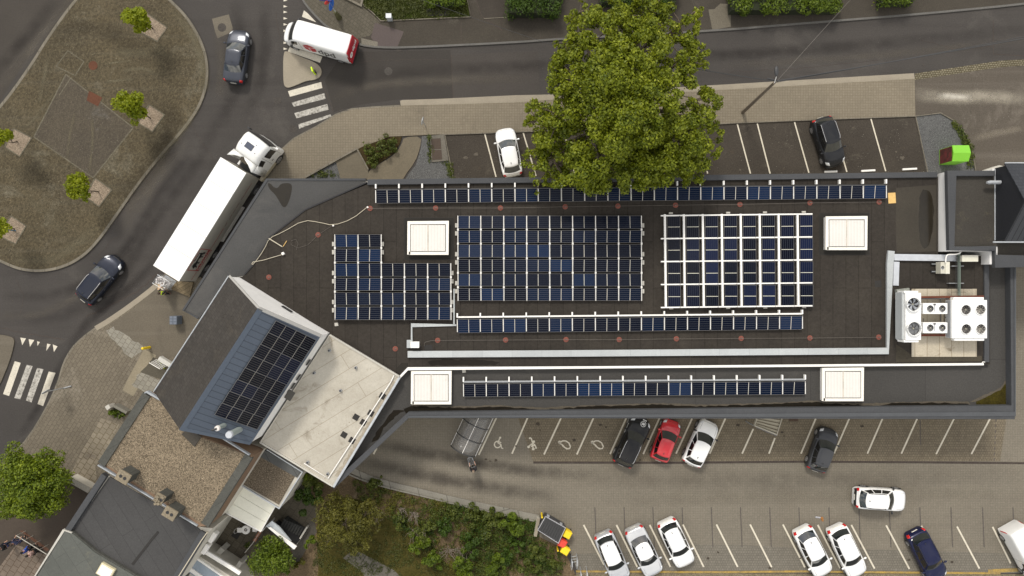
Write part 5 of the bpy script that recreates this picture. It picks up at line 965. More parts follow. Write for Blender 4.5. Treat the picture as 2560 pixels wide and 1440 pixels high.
for k, (x, y) in enumerate(((530, 1345), (512, 1374))):
    c = W(x, y, 4.0); tt = empty('wall_unit', (c.x, c.y, 3.6), 0, ['upper white air-conditioning unit on the cream courtyard wall', 'lower white air-conditioning unit on the cream courtyard wall'][k], 'air conditioner', 'units on the courtyard wall'); m_ = MB(); m_.box((c.x, c.y, 3.7), (.85, .34, .6), math.radians(58)); m_.build('housing', white_m, tt, bevel=.03); m_ = MB(); m_.box((c.x-.25, c.y, 3.36), (.4, .05, .05), -.5); m_.box((c.x-.2, c.y+.2, 3.36), (.4, .05, .05), -.5); m_.build('bracket', grey_m, tt)
# white terrace awning
za = 3.1; aw = empty('terrace_canopy', W(628, 1268, 0), 0, 'cream panelled patio canopy covering the courtyard', 'canopy')
q4 = P([(601, 1208), (689, 1264), (652, 1328), (563, 1281)], za); cream = plain('cream_panel', (.74, .73, .62), .5, var=.05)
for k in range(3):
    a = q4[0].lerp(q4[3], k/3); b = q4[1].lerp(q4[2], k/3); c_ = q4[1].lerp(q4[2], (k+.97)/3); d_ = q4[0].lerp(q4[3], (k+.97)/3); m_ = MB(); m_.slab([a, b, c_, d_], .06); m_.build('panel', cream, aw)
m_ = MB(); m_.ribbon([q4[3], q4[0], q4[1], q4[2], q4[3]], .08, za-.15, za+.04); m_.build('frame', white_m, aw)
for v in q4: m_ = MB(); m_.box((v.x*.998, v.y, za/2-.05), (.09, .09, za-.1)); m_.build('post', white_m, aw)
sw = empty('white_lean_to', W(705, 1335, 0), 0, 'narrow white sloping lean-to roof beside the outside stairs', 'shelter')
q5 = P([(668, 1318), (676, 1318), (742, 1366), (735, 1374)], 2.6); m_ = MB(); m_.slab(q5, .1); m_.build('roof', white_m, sw); q6 = [W(664, 1316, 2.4), W(680, 1302, 2.4), W(700, 1318, 2.0), W(733, 1358, 1.6), W(672, 1320, 2.4)]; m_ = MB(); m_.slab(q6, .08); m_.build('side_sheet', plain('pale_blue_sheet', (.62, .66, .68), .5), sw); m_ = MB(); m_.ribbon(P([(672, 1324), (733, 1370)], 2.3), .1, 0, 2.3); m_.build('wall', dark_wall, sw)
st = empty('outside_stairs', W(742, 1320, 0), 0, 'dark stone stairs descending beside the white lean-to', 'stairs'); dk = surf('dark_steps', (.055, .055, .052), None, grain=.15)
for k in range(9):
    m_ = MB(); c0 = (722+k*5.3, 1290+k*3.6); c1 = (c0[0]-22, c0[1]+38); m_.ribbon([W(*c0), W(*c1)], .20, 0, .14+.16*(8-k)*.6); m_.build('step', dk, st)
m_ = MB(); m_.ribbon([W(772, 1312), W(752, 1345), W(735, 1368)], .12, 0, .5); m_.build('side_kerb', concr, st)
# plant troughs etc
tb = empty('planter_trough', W(408, 900, .1), 0, 'white metal planter trough with wire trellis and small bushes at the house wall', 'planter')
m_ = MB(); m_.ribbon([W(398, 895, .5), W(426, 913, .5)], .34, .1, .6); m_.build('box', plain('lt_grey', (.5, .49, .45), .6), tb); m_ = MB()
for k in range(9): a = W(374+k*3.4, 908+k*1.9, .9); b = W(392+k*3.4, 898+k*1.9, .6); m_.tube([tuple(a), tuple(b)], .012, 4)
for k in range(5): a = W(374+k*4.2, 908-k*2.2, .9-k*.06); b = W(400+k*4.2, 923-k*2.2, .9-k*.06); m_.tube([tuple(a), tuple(b)], .012, 4)
m_.tube([tuple(W(373, 907, .95)), tuple(W(399, 922, .95))], .03, 6); m_.build('trellis', white_m, tb)
tp = empty('planter_wall', W(292, 1030, .1), 0, 'low wall planter with a trimmed green hedge beside the gravel-roofed block', 'planter')
m_ = MB(); m_.ribbon([W(283, 1014, .8), W(316, 1032, .8)], .22, .1, .8); m_.build('wall', surf('pw', (.2, .19, .16), None, grain=.2), tp); m_ = MB(); m_.box((W(270, 1018, .9).x, W(270, 1018, .9).y, .5), (.35, .35, .9), .6); m_.build('pier', concr, tp)
yw = empty('yard_wall', W(205, 1215, .1), 0, 'low pale concrete yard wall beside the round green tree', 'wall'); m_ = MB(); m_.ribbon([W(172, 1198, 1.1), W(222, 1226, 1.1)], .42, .1, 1.0); m_.build('body', warm_wall, yw); m_ = MB(); m_.ribbon([W(171, 1198, 1.1), W(223, 1227, 1.1)], .46, 1.0, 1.08); m_.build('coping', surf('cop_l', (.33, .31, .27), None, grain=.15), yw)
lw = empty('garden_kerb_wall', W(1340, 1320, 0), 0, 'short concrete wall end beside the dark waste container', 'wall'); m_ = MB(); m_.ribbon([W(1346, 1296, .6), W(1338, 1340, .6)], .22, 0, .6); m_.build('body', concr, lw); m_ = MB(); m_.ribbon([W(1346.3, 1296, .6), W(1338.3, 1341, .6)], .26, .6, .64); m_.build('coping', gutter_m, lw)
# ---------------------------------------------------------------- vehicles
glass_m = plain('car_glass', (.012, .016, .016), .03, spec=.9, var=0, coat=.6)
glass_s = plain('side_glass', (.008, .009, .010), .05, spec=.7, var=0)
tyre_m = plain('tyre', (.018, .018, .018), .8, var=.1); rim_m = plain('alloy_rim', (.42, .42, .43), .3, metal=.6, var=.1)
lampr = plain('tail_lamp', (.50, .012, .012), .12, spec=.8, var=0); lampw = plain('head_lamp', (.62, .64, .66), .08, spec=.9, var=0); chrome = plain('chrome_trim', (.62, .62, .62), .18, metal=.7, var=0)
trim_m = plain('black_trim', (.016, .016, .017), .45, var=.1); plate_m = plain('number_plate', (.72, .70, .62), .5, var=0)
PAINT = {}
def paint(nm, c, metal=0, rough=.32):
    if nm not in PAINT: PAINT[nm] = plain('paint_'+nm, c, rough, metal=metal, coat=.9 if c[0] > .3 else .22, spec=.5 if c[0] > .3 else .22, var=.03, vscale=1.5, dirt=.02)
    return PAINT[nm]
def interp(tab, u):
    xs = [t[0] for t in tab]; ys = [t[1] for t in tab]
    if u <= xs[0]: return ys[0]
    if u >= xs[-1]: return ys[-1]
    i = max(k for k in range(len(xs)-1) if xs[k] <= u)
    def sl(k):
        if k <= 0 or k >= len(xs)-1: return (ys[min(k+1, len(xs)-1)]-ys[max(k-1, 0)])/(xs[min(k+1, len(xs)-1)]-xs[max(k-1, 0)])
        a = (ys[k]-ys[k-1])/(xs[k]-xs[k-1]); b = (ys[k+1]-ys[k])/(xs[k+1]-xs[k]); return 0 if a*b <= 0 else 2*a*b/(a+b)
    h = xs[i+1]-xs[i]; t = (u-xs[i])/h; m0, m1 = sl(i)*h, sl(i+1)*h
    return (2*t**3-3*t*t+1)*ys[i]+(t**3-2*t*t+t)*m0+(-2*t**3+3*t*t)*ys[i+1]+(t**3-t*t)*m1
WT = [(0, .70), (.006, .80), (.02, .88), (.05, .945), (.11, .98), (.2, 1), (.76, 1), (.85, .975), (.91, .925), (.95, .85), (.98, .73), (.995, .62), (1, .54)]
TOPS = {'hatch': [(0, .46), (.004, .60), (.02, .80), (.05, .93), (.12, .97), (.6, .97), (.73, .99), (.82, .93), (.91, .82), (.96, .70), (.985, .58), (1, .42)],
        'sedan': [(0, .46), (.004, .66), (.015, .90), (.04, .98), (.14, 1.0), (.6, .96), (.73, .97), (.82, .91), (.91, .81), (.96, .69), (.985, .57), (1, .42)],
        'suv': [(0, .50), (.004, .68), (.018, .92), (.05, 1.04), (.12, 1.08), (.6, 1.08), (.72, 1.12), (.82, 1.08), (.91, .98), (.96, .84), (.985, .68), (1, .46)]}
GH = {'hatch': (.055, .17, .57, .755), 'sedan': (.15, .29, .58, .745), 'suv': (.045, .13, .57, .735), 'estate': (.05, .13, .58, .74)}
CS = [(0, 1.0, 1.012), (.22, .36, 1.010), (.42, .68, 1.0), (.52, .86, .972), (.60, .955, .90), (.68, .99, .80), (.80, 1.0, .58), (.90, .985, .38), (1.0, .93, .22)]
def csx(v):     # width factor across the half section
    return interp([(0, 0), (.22, .36), (.42, .68), (.52, .86), (.60, .955), (.68, .99), (.80, 1.0), (.90, .985), (1.0, .93)], v)
def csz(v): return interp([(0, 1.015), (.22, 1.010), (.42, 1.0), (.52, .972), (.60, .90), (.68, .80), (.80, .58), (.90, .38), (1.0, .22)], v)
class Shell:
    def __init__(s, L, Wd, top, wt=WT, fx=csx, fz=csz, zs=1.0, bow=.0): s.L, s.W, s.top, s.wt, s.fx, s.fz, s.zs, s.bow = L, Wd, top, wt, fx, fz, zs, bow
    def pt(s, u, v, side=1, off=0):
        hw = s.W/2*interp(s.wt, u); z = interp(s.top, u)*s.zs; y = hw*s.fx(v); fr = (u-.5)*2
        x = (u-.5)*s.L-s.bow*(abs(y)/(s.W/2))**2*max(0, fr)**3*s.L+s.bow*.5*(abs(y)/(s.W/2))**2*max(0, -fr)**3*s.L
        p = Vector((x, side*y, z*s.fz(v)))
        if off:
            e = .004; a = s.pt(min(1, u+e), v, side)-s.pt(max(0, u-e), v, side); b = s.pt(u, min(1, v+e), side)-s.pt(u, max(0, v-e), side)
            n = a.cross(b); n = n if (n.z > 0 or n.y*side > 0) else -n
            if n.length > 1e-9:
                n.normalize()
                if n.dot(Vector((0, side*.6, 1))) < 0: n = -n
                p = p+n*off
        return p
    def body(s, name, mat, parent, nu=44, nv=15):
        us = sorted(set([0, .003, .008, .015, .03, .97, .985, .993, 1]+[i/nu for i in range(nu+1)])); vs_ = [i/nv for i in range(nv+1)]
        m = MB(); row = 2*nv+1; V = []; F = []
        for u in us:
            for k in range(-nv, nv+1): V.append(s.pt(u, abs(k)/nv, 1 if k >= 0 else -1))
        for i in range(len(us)-1):
            for k in range(row-1): F.append((i*row+k, i*row+k+1, (i+1)*row+k+1, (i+1)*row+k))
        F.append(tuple(range(row))); F.append(tuple(range((len(us)-1)*row+row-1, (len(us)-1)*row-1, -1)))
        n0 = len(V); F.append(tuple([i*row for i in range(len(us)-1, -1, -1)]+[i*row+row-1 for i in range(len(us))]))
        m.add(V, F); return m.build(name, mat, parent, world=False, smooth='auto')
    def patch(s, name, mat, parent, u0, u1, v0, v1, side=0, off=.006, nu=6, nv=5, curve=0, shear=0):
        """a skin panel lifted slightly off the body; side 0 spans both sides symmetrically using v as signed range"""
        m = MB(); V = []; F = []
        for i in range(nu+1):
            for j in range(nv+1):
                v = v0+(v1-v0)*j/nv; sd = 1 if (side >= 0 and v >= 0) else -1
                if side: sd = side
                u = u0+(u1-u0)*i/nu-curve*(abs(v))**2+shear*(j/nv)
                V.append(s.pt(max(0, min(1, u)), min(1, abs(v)), sd, off))
        for i in range(nu):
            for j in range(nv): F.append((i*(nv+1)+j, (i+1)*(nv+1)+j, (i+1)*(nv+1)+j+1, i*(nv+1)+j+1))
        m.add(V, F); o = m.build(name, mat, parent, world=False, smooth=True)
        md = o.modifiers.new('t', 'SOLIDIFY'); md.thickness = .004; md.offset = 0
        return o
def wheel(parent, x, y, r=.33, wd=.21, side=1, rim=None):
    m = MB(); m.cyl((x, y-wd/2, r), (x, y+wd/2, r), r, n=24); w = m.build('wheel', tyre_m, parent, world=False, bevel=.03)
    m = MB(); yy = y+side*wd/2; m.cyl((x, yy, r), (x, yy+side*.012, r), r*.66, r*.62, n=20); m.build('rim', rim or rim_m, w, world=False)
    m = MB()
    for k in range(5): a = k*2*math.pi/5; m.box((x+math.cos(a+.63)*r*.42, yy+side*.014, r+math.sin(a+.63)*r*.42), (r*.17, .01, r*.17), 0)
    m.build('rim_openings', trim_m, w, world=False)
def greenhouse(t, L, Wd, zb, H_, gh, body_m, roof_m_, rails=None, sunroof=False, glassroof=False, wsmat=None, rearwidth=.84):
    rb, rr, rf, wb = [(q-.5)*L for q in gh]; hb = Wd/2*.93; ht = Wd/2*.70; zt = H_
    def ring(k):
        xr = rb+(rr-rb)*k; xf = wb+(rf-wb)*k; h = hb+(ht-hb)*k; z = zb+(zt-.05-zb)*(k**.9); hr = h*(rearwidth+(1-rearwidth)*.5*k); P_ = []
        bf = .055*L*(1-.45*k); br = .03*L*(1-.2*k); hf = h*(.90+.05*k)
        for j in range(-4, 5): q = j/4; P_.append(Vector((xf-bf*q*q*.9, -hf*q, z)))         # front, left(+y) to right
        xs0, xs1 = xf-bf*.9, xr+br
        for q in (.07, .34, .37, .66, .69, .92): w_ = hf+(hr-hf)*q; w_ += (h-w_)*math.sin(math.pi*min(1, q*1.15))**.6*.9; P_.append(Vector((xs0+(xs1-xs0)*q, -w_, z)))
        for j in range(-4, 5): q = j/4; P_.append(Vector((xr+br*q*q, hr*q, z)))
        for q in (.92, .69, .66, .37, .34, .07): w_ = hf+(hr-hf)*q; w_ += (h-w_)*math.sin(math.pi*min(1, q*1.15))**.6*.9; P_.append(Vector((xs0+(xs1-xs0)*q, w_, z)))
        return P_
    ks = [0, .5, .86, 1.0]; R = [ring(k) for k in ks]; n = len(R[0])
    segs = {'windscreen': [], 'rear_window': [], 'pillars': [], 'side_window_r': [], 'side_window_l': []}
    for lv in range(3):
        for i in range(n):
            f = (lv, i)
            if i < 8: segs['windscreen'].append(f)
            elif i < 15:
                s_ = i-8
                segs['side_window_r' if (s_ in (1, 3, 5) and lv < 2) else 'pillars'].append(f)
            elif i < 23: segs['rear_window' if lv < 2 else 'pillars'].append(f)
            else:
                s_ = i-23
                segs['side_window_l' if (s_ in (1, 3, 5) and lv < 2) else 'pillars'].append(f)
    for nm, fl in segs.items():
        m = MB()
        for (lv, i) in fl: a, b = R[lv], R[lv+1]; j = (i+1) % n; m.quad(a[j], a[i], b[i], b[j])
        nm2 = 'side_window' if nm.startswith('side') else nm
        o = m.build(nm2, body_m if nm == 'pillars' else (glass_s if nm2 == 'side_window' else (wsmat or glass_m)), t, world=False)
        bm = bmesh.new(); bm.from_mesh(o.data); bmesh.ops.remove_doubles(bm, verts=bm.verts, dist=.0005); bmesh.ops.recalc_face_normals(bm, faces=bm.faces)
        for f in bm.faces: f.smooth = True
        bm.to_mesh(o.data); bm.free()
    # roof: domed grid from the top ring
    m = MB(); c = sum(R[3], Vector())/n; V = list(R[3]); F = []
    for k, (sc, dz) in enumerate(((.93, .022), (.78, .038), (.5, .048), (.22, .052))):
        for p in R[3]: V.append(Vector((c.x+(p.x-c.x)*sc, p.y*sc, p.z+dz)))
    for k in range(4):
        for i in range(n): F.append((k*n+(i+1) % n, k*n+i, (k+1)*n+i, (k+1)*n+(i+1) % n))
    F.append(tuple(range(4*n, 5*n))[::-1]); m.add(V, F); roof = m.build('roof', glass_m if glassroof else roof_m_, t, world=False, smooth=True)
    if rails:
        for sd in (-1, 1): m = MB(); m.tube([(rr+.12, sd*ht*.93, zt-.04), (rr+.3, sd*ht*.97, zt+.03), (rf-.5, sd*ht*.98, zt+.03), (rf-.28, sd*ht*.92, zt-.03)], .022, 6); m.build('roof_rail', rails, roof, world=False)
    if sunroof: m = MB(); m.box(((rr+rf)/2+.25, 0, zt+.006), ((rf-rr)*.5, ht*1.25, .02)); m.build('sunroof', glass_m, roof, world=False, bevel=.008)
    m = MB(); m.tube([(rr+.22, 0, zt-.01), (rr+.16, 0, zt+.09)], .012, 5); m.box((rr+.24, 0, zt), (.14, .05, .03)); m.build('aerial', trim_m, roof, world=False)
    return roof
def make_car(front, rear, label, cat, style='hatch', col=('white', (.80, .80, .79), 0), Wd=1.78, Ht=1.48, roofcol=None, rails=None, sunroof=False, glassroof=False, bumpers=None, lowtrim=False, group=None, name='parked_car', z=.7, mirrors=None, lights=True, extra=None):
    F_, R_ = W(*front, z), W(*rear, z); d = F_-R_; L = Vector((d.x, d.y)).length; c = (F_+R_)/2; t = empty(name, (c.x, c.y, .02), math.atan2(d.y, d.x), label, cat, group)
    bm_ = paint(col[0], col[1], col[2]); rm = paint(*roofcol) if roofcol else bm_
    st = 'hatch' if style == 'estate' else style
    sh = Shell(L, Wd, TOPS[st], bow=.035, zs=1.0 if st != 'suv' else Ht/1.62); body = sh.body('body', bm_, t); zb = interp(TOPS[st], .5)*sh.zs-.03
    greenhouse(t, L, Wd, zb, Ht, GH[style], bm_, rm, rails, sunroof, glassroof)
    # shut lines, bonnet edge, bumper joints
    for sd in (1, -1): sh.patch('bonnet_line', trim_m, body, .765, .945, .455, .463, sd, .004, 8, 1)
    sh.patch('bonnet_edge', trim_m, body, .948, .951, -.44, .44, 0, .004, 1, 12, curve=.0)
    sh.patch('tailgate_line', trim_m, body, .032, .0345, -.46, .46, 0, .004, 1, 12)
    sh.patch('grille', trim_m, body, .985, .997, -.40, .40, 0, .006, 2, 10)
    for sd in (1, -1):
        if lights: sh.patch('headlight', lampw, body, .905, .968, .44, .66, sd, .007, 5, 5, shear=-.03)
        sh.patch('tail_light', lampr, body, .006, .040, .46, .70, sd, .008, 4, 5)
        for ux in (.60, .40): sh.patch('door_handle', chrome if rails is chrome else trim_m, body, ux, ux+.025, .70, .715, sd, .014, 1, 1)
        for ux in (.715, .475, .255): sh.patch('door_line', trim_m, body, ux, ux+.003, .62, .95, sd, .004, 1, 8)
        sh.patch('sill', trim_m, body, .12, .88, .93, .998, sd, .010, 14, 2)
        if lowtrim: sh.patch('arch_cladding', trim_m, body, .08, .30, .82, .99, sd, .014, 8, 3); sh.patch('arch_cladding', trim_m, body, .70, .92, .82, .99, sd, .014, 8, 3)
    if bumpers: sh.patch('rear_bumper', bumpers, body, 0.0005, .012, -.72, .72, 0, .010, 3, 14); sh.patch('front_bumper', bumpers, body, .990, .9995, -.66, .66, 0, .010, 2, 14)
    m = MB(); m.box((-L/2-.012, 0, .62), (.02, .50, .11)); m.build('number_plate', plate_m, t, world=False)
    xs = (gx_ := (GH[style][3]-.5)*L)-.22
    for sd in (1, -1):
        m = MB(); m.sphere((xs, sd*(Wd/2+.10), zb+.06), .13, 10, 6, sq=(.62, 1, .62)); m.box((xs+.01, sd*(Wd/2-.0), zb+.03), (.06, .14, .05)); m.build('mirror', mirrors or bm_, t, world=False, smooth='auto')
    for u in (.185, .815):
        for sd in (1, -1): wheel(t, (u-.5)*L, sd*(Wd/2-.10), .325 if st != 'suv' else .35, .21, sd)
    for u in (.185, .815):
        for sd in (1, -1):
            m = MB(); r = .37 if st != 'suv' else .40; n = 16; V = []; hw = Wd/2*1.004
            for i in range(n+1): a = math.pi*i/n; V.append(((u-.5)*L+r*math.cos(a), sd*hw, .33+r*math.sin(a))); V.append(((u-.5)*L+(r+.03)*math.cos(a), sd*(hw+.004), .33+(r+.03)*math.sin(a)))
            m.add(V, [(2*i, 2*i+1, 2*i+3, 2*i+2) for i in range(n)]); o = m.build('wheel_arch', trim_m, t, world=False); md = o.modifiers.new('t', 'SOLIDIFY'); md.thickness = .02
            m = MB(); V = [((u-.5)*L, sd*(hw-.004), .33)]+[((u-.5)*L+r*math.cos(a), sd*(hw+.001), .33+r*math.sin(a)) for a in [math.pi*i/n for i in range(n+1)]]
            m.add(V, [(0, i, i+1) for i in range(1, n+1)]); m.build('arch_gap', black_p, t, world=False)
    if extra: extra(t, sh, body, L)
    return t
WHT = ('white', (.80, .80, .785), 0); BLK = ('black', (.012, .012, .013), 0); GRY = ('dark_grey', (.050, .052, .057), .2); ANT = ('anthracite', (.020, .021, .024), .25); NVY = ('navy', (.008, .011, .045), .2); RED = ('red', (.50, .010, .018), .0); SLV = ('silver', (.50, .51, .53), .35); SED = ('slate_metallic', (.045, .050, .064), .3); EST = ('night_metallic', (.020, .024, .038), .3)
pc = 'cars in the front parking'; bc = 'cars in the upper bays of the car park'; lc = 'cars in the lower bays of the car park'
make_car((600, 73), (583, 207), 'dark grey saloon driving up the street left of the white parcel van', 'car', 'sedan', SED, 1.80, 1.44, name='car', glassroof=False)
make_car((292, 645), (206, 752), 'dark estate car with silver roof rails driving along the curve of the plaza', 'car', 'estate', EST, 1.82, 1.50, rails=chrome, name='car')
make_car((1260, 319), (1283, 440), 'white hatchback parked in front parking left of the big tree', 'car', 'hatch', WHT, 1.75, 1.50, group=pc)
make_car((2090, 416), (2051, 294), 'dark SUV with silver roof rails in the front parking right of the big tree', 'car', 'suv', ANT, 1.82, 1.60, rails=chrome, group=pc, lowtrim=True)
def sticker(t, sh, body, L):
    w_ = plain('sticker_white', (.72, .72, .70), .5, var=0)
    p = sh.pt(.90, .12, -1, .012); m = MB(); V = []; n = 24; R0, R1 = .235, .20
    for i in range(n): a = 2*math.pi*i/n; V += [(p.x+R0*math.cos(a), p.y+R0*math.sin(a), p.z+.012-.20*(R0*math.cos(a))), (p.x+R1*math.cos(a), p.y+R1*math.sin(a), p.z+.012-.20*(R1*math.cos(a)))]
    m.add(V, [(2*i, 2*((i+1) % n), 2*((i+1) % n)+1, 2*i+1) for i in range(n)])
    for k in range(4): yy = -.10+.066*k; m.box((p.x, p.y+yy, p.z+.016), (.24 if k in (1, 2) else .18, .045, .006))
    for k in range(4): m.box((p.x+.33, p.y-.14+.09*k, p.z-.05), (.08, .06, .006))
    m.build('bonnet_badge', w_, body, world=False)
    for k in range(6): m = MB(); m.box((L*.12+.15*k, .93, .86+.04*(k % 2)), (.10, .012, .12)); m.build('side_sticker', w_, body, world=False)
make_car((1607, 1044), (1552, 1163), 'black SUV with round white badge on its bonnet, left of the red car', 'car', 'suv', BLK, 1.86, 1.68, rails=chrome, group=bc, extra=sticker, lowtrim=True)
make_car((1684, 1050), (1645, 1152), 'small bright red hatchback between the black SUV and a white car', 'car', 'hatch', RED, 1.66, 1.50, group=bc)
make_car((1778, 1053), (1726, 1163), 'white hatchback parked right of the red car', 'car', 'hatch', WHT, 1.80, 1.52, group=bc, mirrors=trim_m)
make_car((2076, 1071), (2038, 1178), 'dark grey hatchback parked alone in the upper bays', 'car', 'hatch', GRY, 1.74, 1.48, group=bc)
make_car((2266, 1251), (2137, 1243), 'white SUV with black cladding standing crossways in the driving lane', 'car', 'suv', WHT, 1.82, 1.58, rails=trim_m, bumpers=trim_m, lowtrim=True, name='car', mirrors=trim_m)
make_car((1557, 1453), (1506, 1333), 'white car with silver flanks, leftmost in the lower bays', 'car', 'estate', SLV, 1.78, 1.52, roofcol=WHT[:2], group=lc)
make_car((1640, 1440), (1582, 1319), 'silver saloon, second from the left in the lower bays', 'car', 'sedan', ('silver2', (.58, .59, .60), .3), 1.80, 1.48, roofcol=WHT[:2], group=lc)
make_car((1718, 1416), (1664, 1302), 'white SUV with grey roof rails, third from the left in the lower bays', 'car', 'suv', WHT, 1.82, 1.56, rails=grey_m, group=lc)
make_car((2064, 1441), (2004, 1321), 'white hatchback in the lower bays, left one of the white pair', 'car', 'hatch', WHT, 1.82, 1.50, group=lc)
make_car((2149, 1443), (2089, 1317), 'white estate car in the lower bays, right one of the white pair', 'car', 'estate', WHT, 1.84, 1.50, group=lc)
make_car((2350, 1452), (2287, 1328), 'navy blue estate with long tinted glass roof in the lower bays', 'car', 'estate', NVY, 1.84, 1.54, rails=trim_m, glassroof=False, group=lc)
# vans --------------------------------------------------------------
def vx(v): return interp([(0, 0), (.2, .36), (.4, .70), (.5, .83), (.56, .90), (.70, .955), (.85, 1.0), (.93, .99), (1, .95)], v)
def vz(v): return interp([(0, 1.01), (.2, 1.006), (.4, .99), (.5, .965), (.56, .91), (.70, .62), (.85, .36), (.93, .22), (1, .14)], v)
VW = [(0, .90), (.004, .95), (.02, .985), (.08, 1), (.78, 1), (.86, .985), (.92, .95), (.96, .87), (.985, .76), (1, .62)]
def van(front, rear, label, zt, Wd, top, ws, group, texts=False, z=1.0):
    F_, R_ = front, rear; d = F_-R_; L = Vector((d.x, d.y)).length; c = (F_+R_)/2; t = empty('van', (c.x, c.y, .02), math.atan2(d.y, d.x), label, 'van', group)
    sh = Shell(L, Wd, top, VW, vx, vz, bow=.035); body = sh.body('body', paint(*WHT), t, 60, 16)
    sh.patch('windscreen', glass_m, t, ws[0], ws[1], -.50, .50, 0, .010, 8, 14, curve=.07)
    for sd in (1, -1):
        sh.patch('side_window', glass_s, t, ws[0]-.075, ws[0]+.03, .57, .69, sd, .010, 6, 4, shear=.02); sh.patch('headlight', lampw, body, .94, .975, .52, .66, sd, .008, 4, 3); sh.patch('tail_light', lampr, body, .001, .008, .62, .86, sd, .010, 2, 4)
        sh.patch('sill', trim_m, body, .12, .85, .95, .998, sd, .01, 12, 2); sh.patch('door_line', trim_m, body, ws[0]-.10, ws[0]-.097, .55, .93, sd, .005, 1, 8); sh.patch('door_line', trim_m, body, ws[0]+.05, ws[0]+.053, .60, .93, sd, .005, 1, 6)
        m = MB(); xm = (ws[0]+.03-.5)*L; m.box((xm, sd*(Wd/2+.14), 1.35), (.14, .20, .30)); m.box((xm, sd*(Wd/2+.02), 1.2), (.06, .16, .06)); m.build('mirror', trim_m, t, world=False, bevel=.04)
        for u in (.17, .82): wheel(t, (u-.5)*L, sd*(Wd/2-.10), .34, .22, sd)
    sh.patch('grille', trim_m, body, .986, .998, -.4, .4, 0, .008, 2, 8)
    return t, sh, body, L
TD = [(0, 1.9), (.003, 2.30), (.012, 2.42), (.05, 2.47), (.55, 2.47), (.72, 2.44), (.765, 2.36), (.795, 2.22), (.885, 1.52), (.915, 1.32), (.955, 1.18), (.975, 1.06), (.99, .90), (1, .6)]
nose = W(710, 78, .95); tail = W(878, 117, 2.0)
t, sh, body, L = van(nose, tail, 'white delivery van with red cube logo and red rear doors turning at the traffic island', 2.47, 1.98, TD, (.788, .892), None, True)
dpd_r = plain('parcel_red', (.42, .015, .03), .4, var=.04); dpd_k = plain('logo_dark', (.05, .045, .045), .5, var=0)
def sidept(u, zz):   # point on the left (+y) flank at height zz
    best = min((abs(sh.pt(u, v/200, 1).z-zz), v/200) for v in range(100, 200))[1]; return sh.pt(u, best, 1, .012)
# red rear panel wrapped over the roof edge and down the doors
m = MB(); xr = -L/2; pts = []
hwT, hwB = .80, .93
m.add([(xr-.01, -hwT, 2.38), (xr-.01, hwT, 2.38), (xr-.035, hwB, 1.5), (xr-.045, hwB+.01, .62), (xr-.045, -hwB-.01, .62), (xr-.035, -hwB, 1.5)], [(0, 1, 2, 3, 4, 5)])
m.add([(xr-.01, hwT, 2.38), (xr-.01, -hwT, 2.38), (xr+.05, -hwT-.01, 2.475), (xr+.05, hwT+.01, 2.475)], [(0, 1, 2, 3)])
rp_ = m.build('rear_doors', dpd_r, t, world=False); md = rp_.modifiers.new('t', 'SOLIDIFY'); md.thickness = .02; md.offset = 0
text_mesh('lettering', 'dpd', .62, plain('letter_white', (.75, .74, .73), .5, var=0), rp_, frameM((xr-.062, -.30, 1.55), (0, -1, 0), (0.03, 0, 1)), bold=.012)
m = MB(); m.cyl((xr-.045, .50, 1.50), (xr-.062, .50, 1.50), .26, n=20); m.build('white_roundel', white_m, rp_, world=False)
m = MB(); m.box((xr-.065, .50, 1.50), (.01, .22, .05)); m.box((xr-.065, .46, 1.56), (.01, .05, .14)); m.build('roundel_mark', dpd_k, rp_, world=False)
m = MB(); m.box((xr-.03, 0, .5), (.16, 1.9, .2)); m.build('rear_step', trim_m, t, world=False)
for sd in (1, -1): m = MB(); m.box((xr-.03, sd*.93, .95), (.06, .09, .45)); m.build('tail_light', lampr, t, world=False)
# red cube and letters on the flank
def flankM(u, zz): a = sidept(u, zz); b = sidept(u, zz+.3); return frameM(a, (-1, 0, 0), b-a) @ Matrix.Diagonal((1.1, 1.35, 1, 1))
Mf = flankM(.55, 1.52)
def poly2(name, pts, mat, M, parent, th=.006):
    m = MB(); n = len(pts); m.add([M @ Vector((x, y, 0)) for x, y in pts]+[M @ Vector((x, y, th)) for x, y in pts], [tuple(range(n, 2*n)), tuple(range(n-1, -1, -1))]+[(i, (i+1) % n, n+(i+1) % n, n+i) for i in range(n)]); return m.build(name, mat, parent, world=False)
cu = empty  # (kept name short)
poly2('cube_logo', [(-.50, .30), (-.05, .52), (.40, .34), (.24, .24), (-.02, .16), (-.12, .10)], dpd_r, Mf, t)
poly2('cube_logo', [(-.52, .20), (-.16, .02), (-.06, -.42), (-.44, -.22)], dpd_r, Mf, t)
poly2('cube_logo', [(-.04, .06), (.26, .16), (.44, .22), (.42, -.24), (.02, -.44)], dpd_r, Mf, t)
text_mesh('lettering', 'dpd', .92, dpd_k, t, flankM(.325, 1.42), bold=.012)
# small white van bottom right
TV = [(0, 1.2), (.003, 1.62), (.012, 1.74), (.06, 1.80), (.55, 1.82), (.66, 1.76), (.70, 1.66), (.80, 1.22), (.86, 1.12), (.94, 1.0), (.98, .82), (1, .5)]
tv, shv, bv, Lv = van(W(2596, 1440, .8), W(2531, 1317, 1.0), 'small white delivery van cut by the right edge of the picture', 1.82, 1.84, TV, (.672, .80), lc)
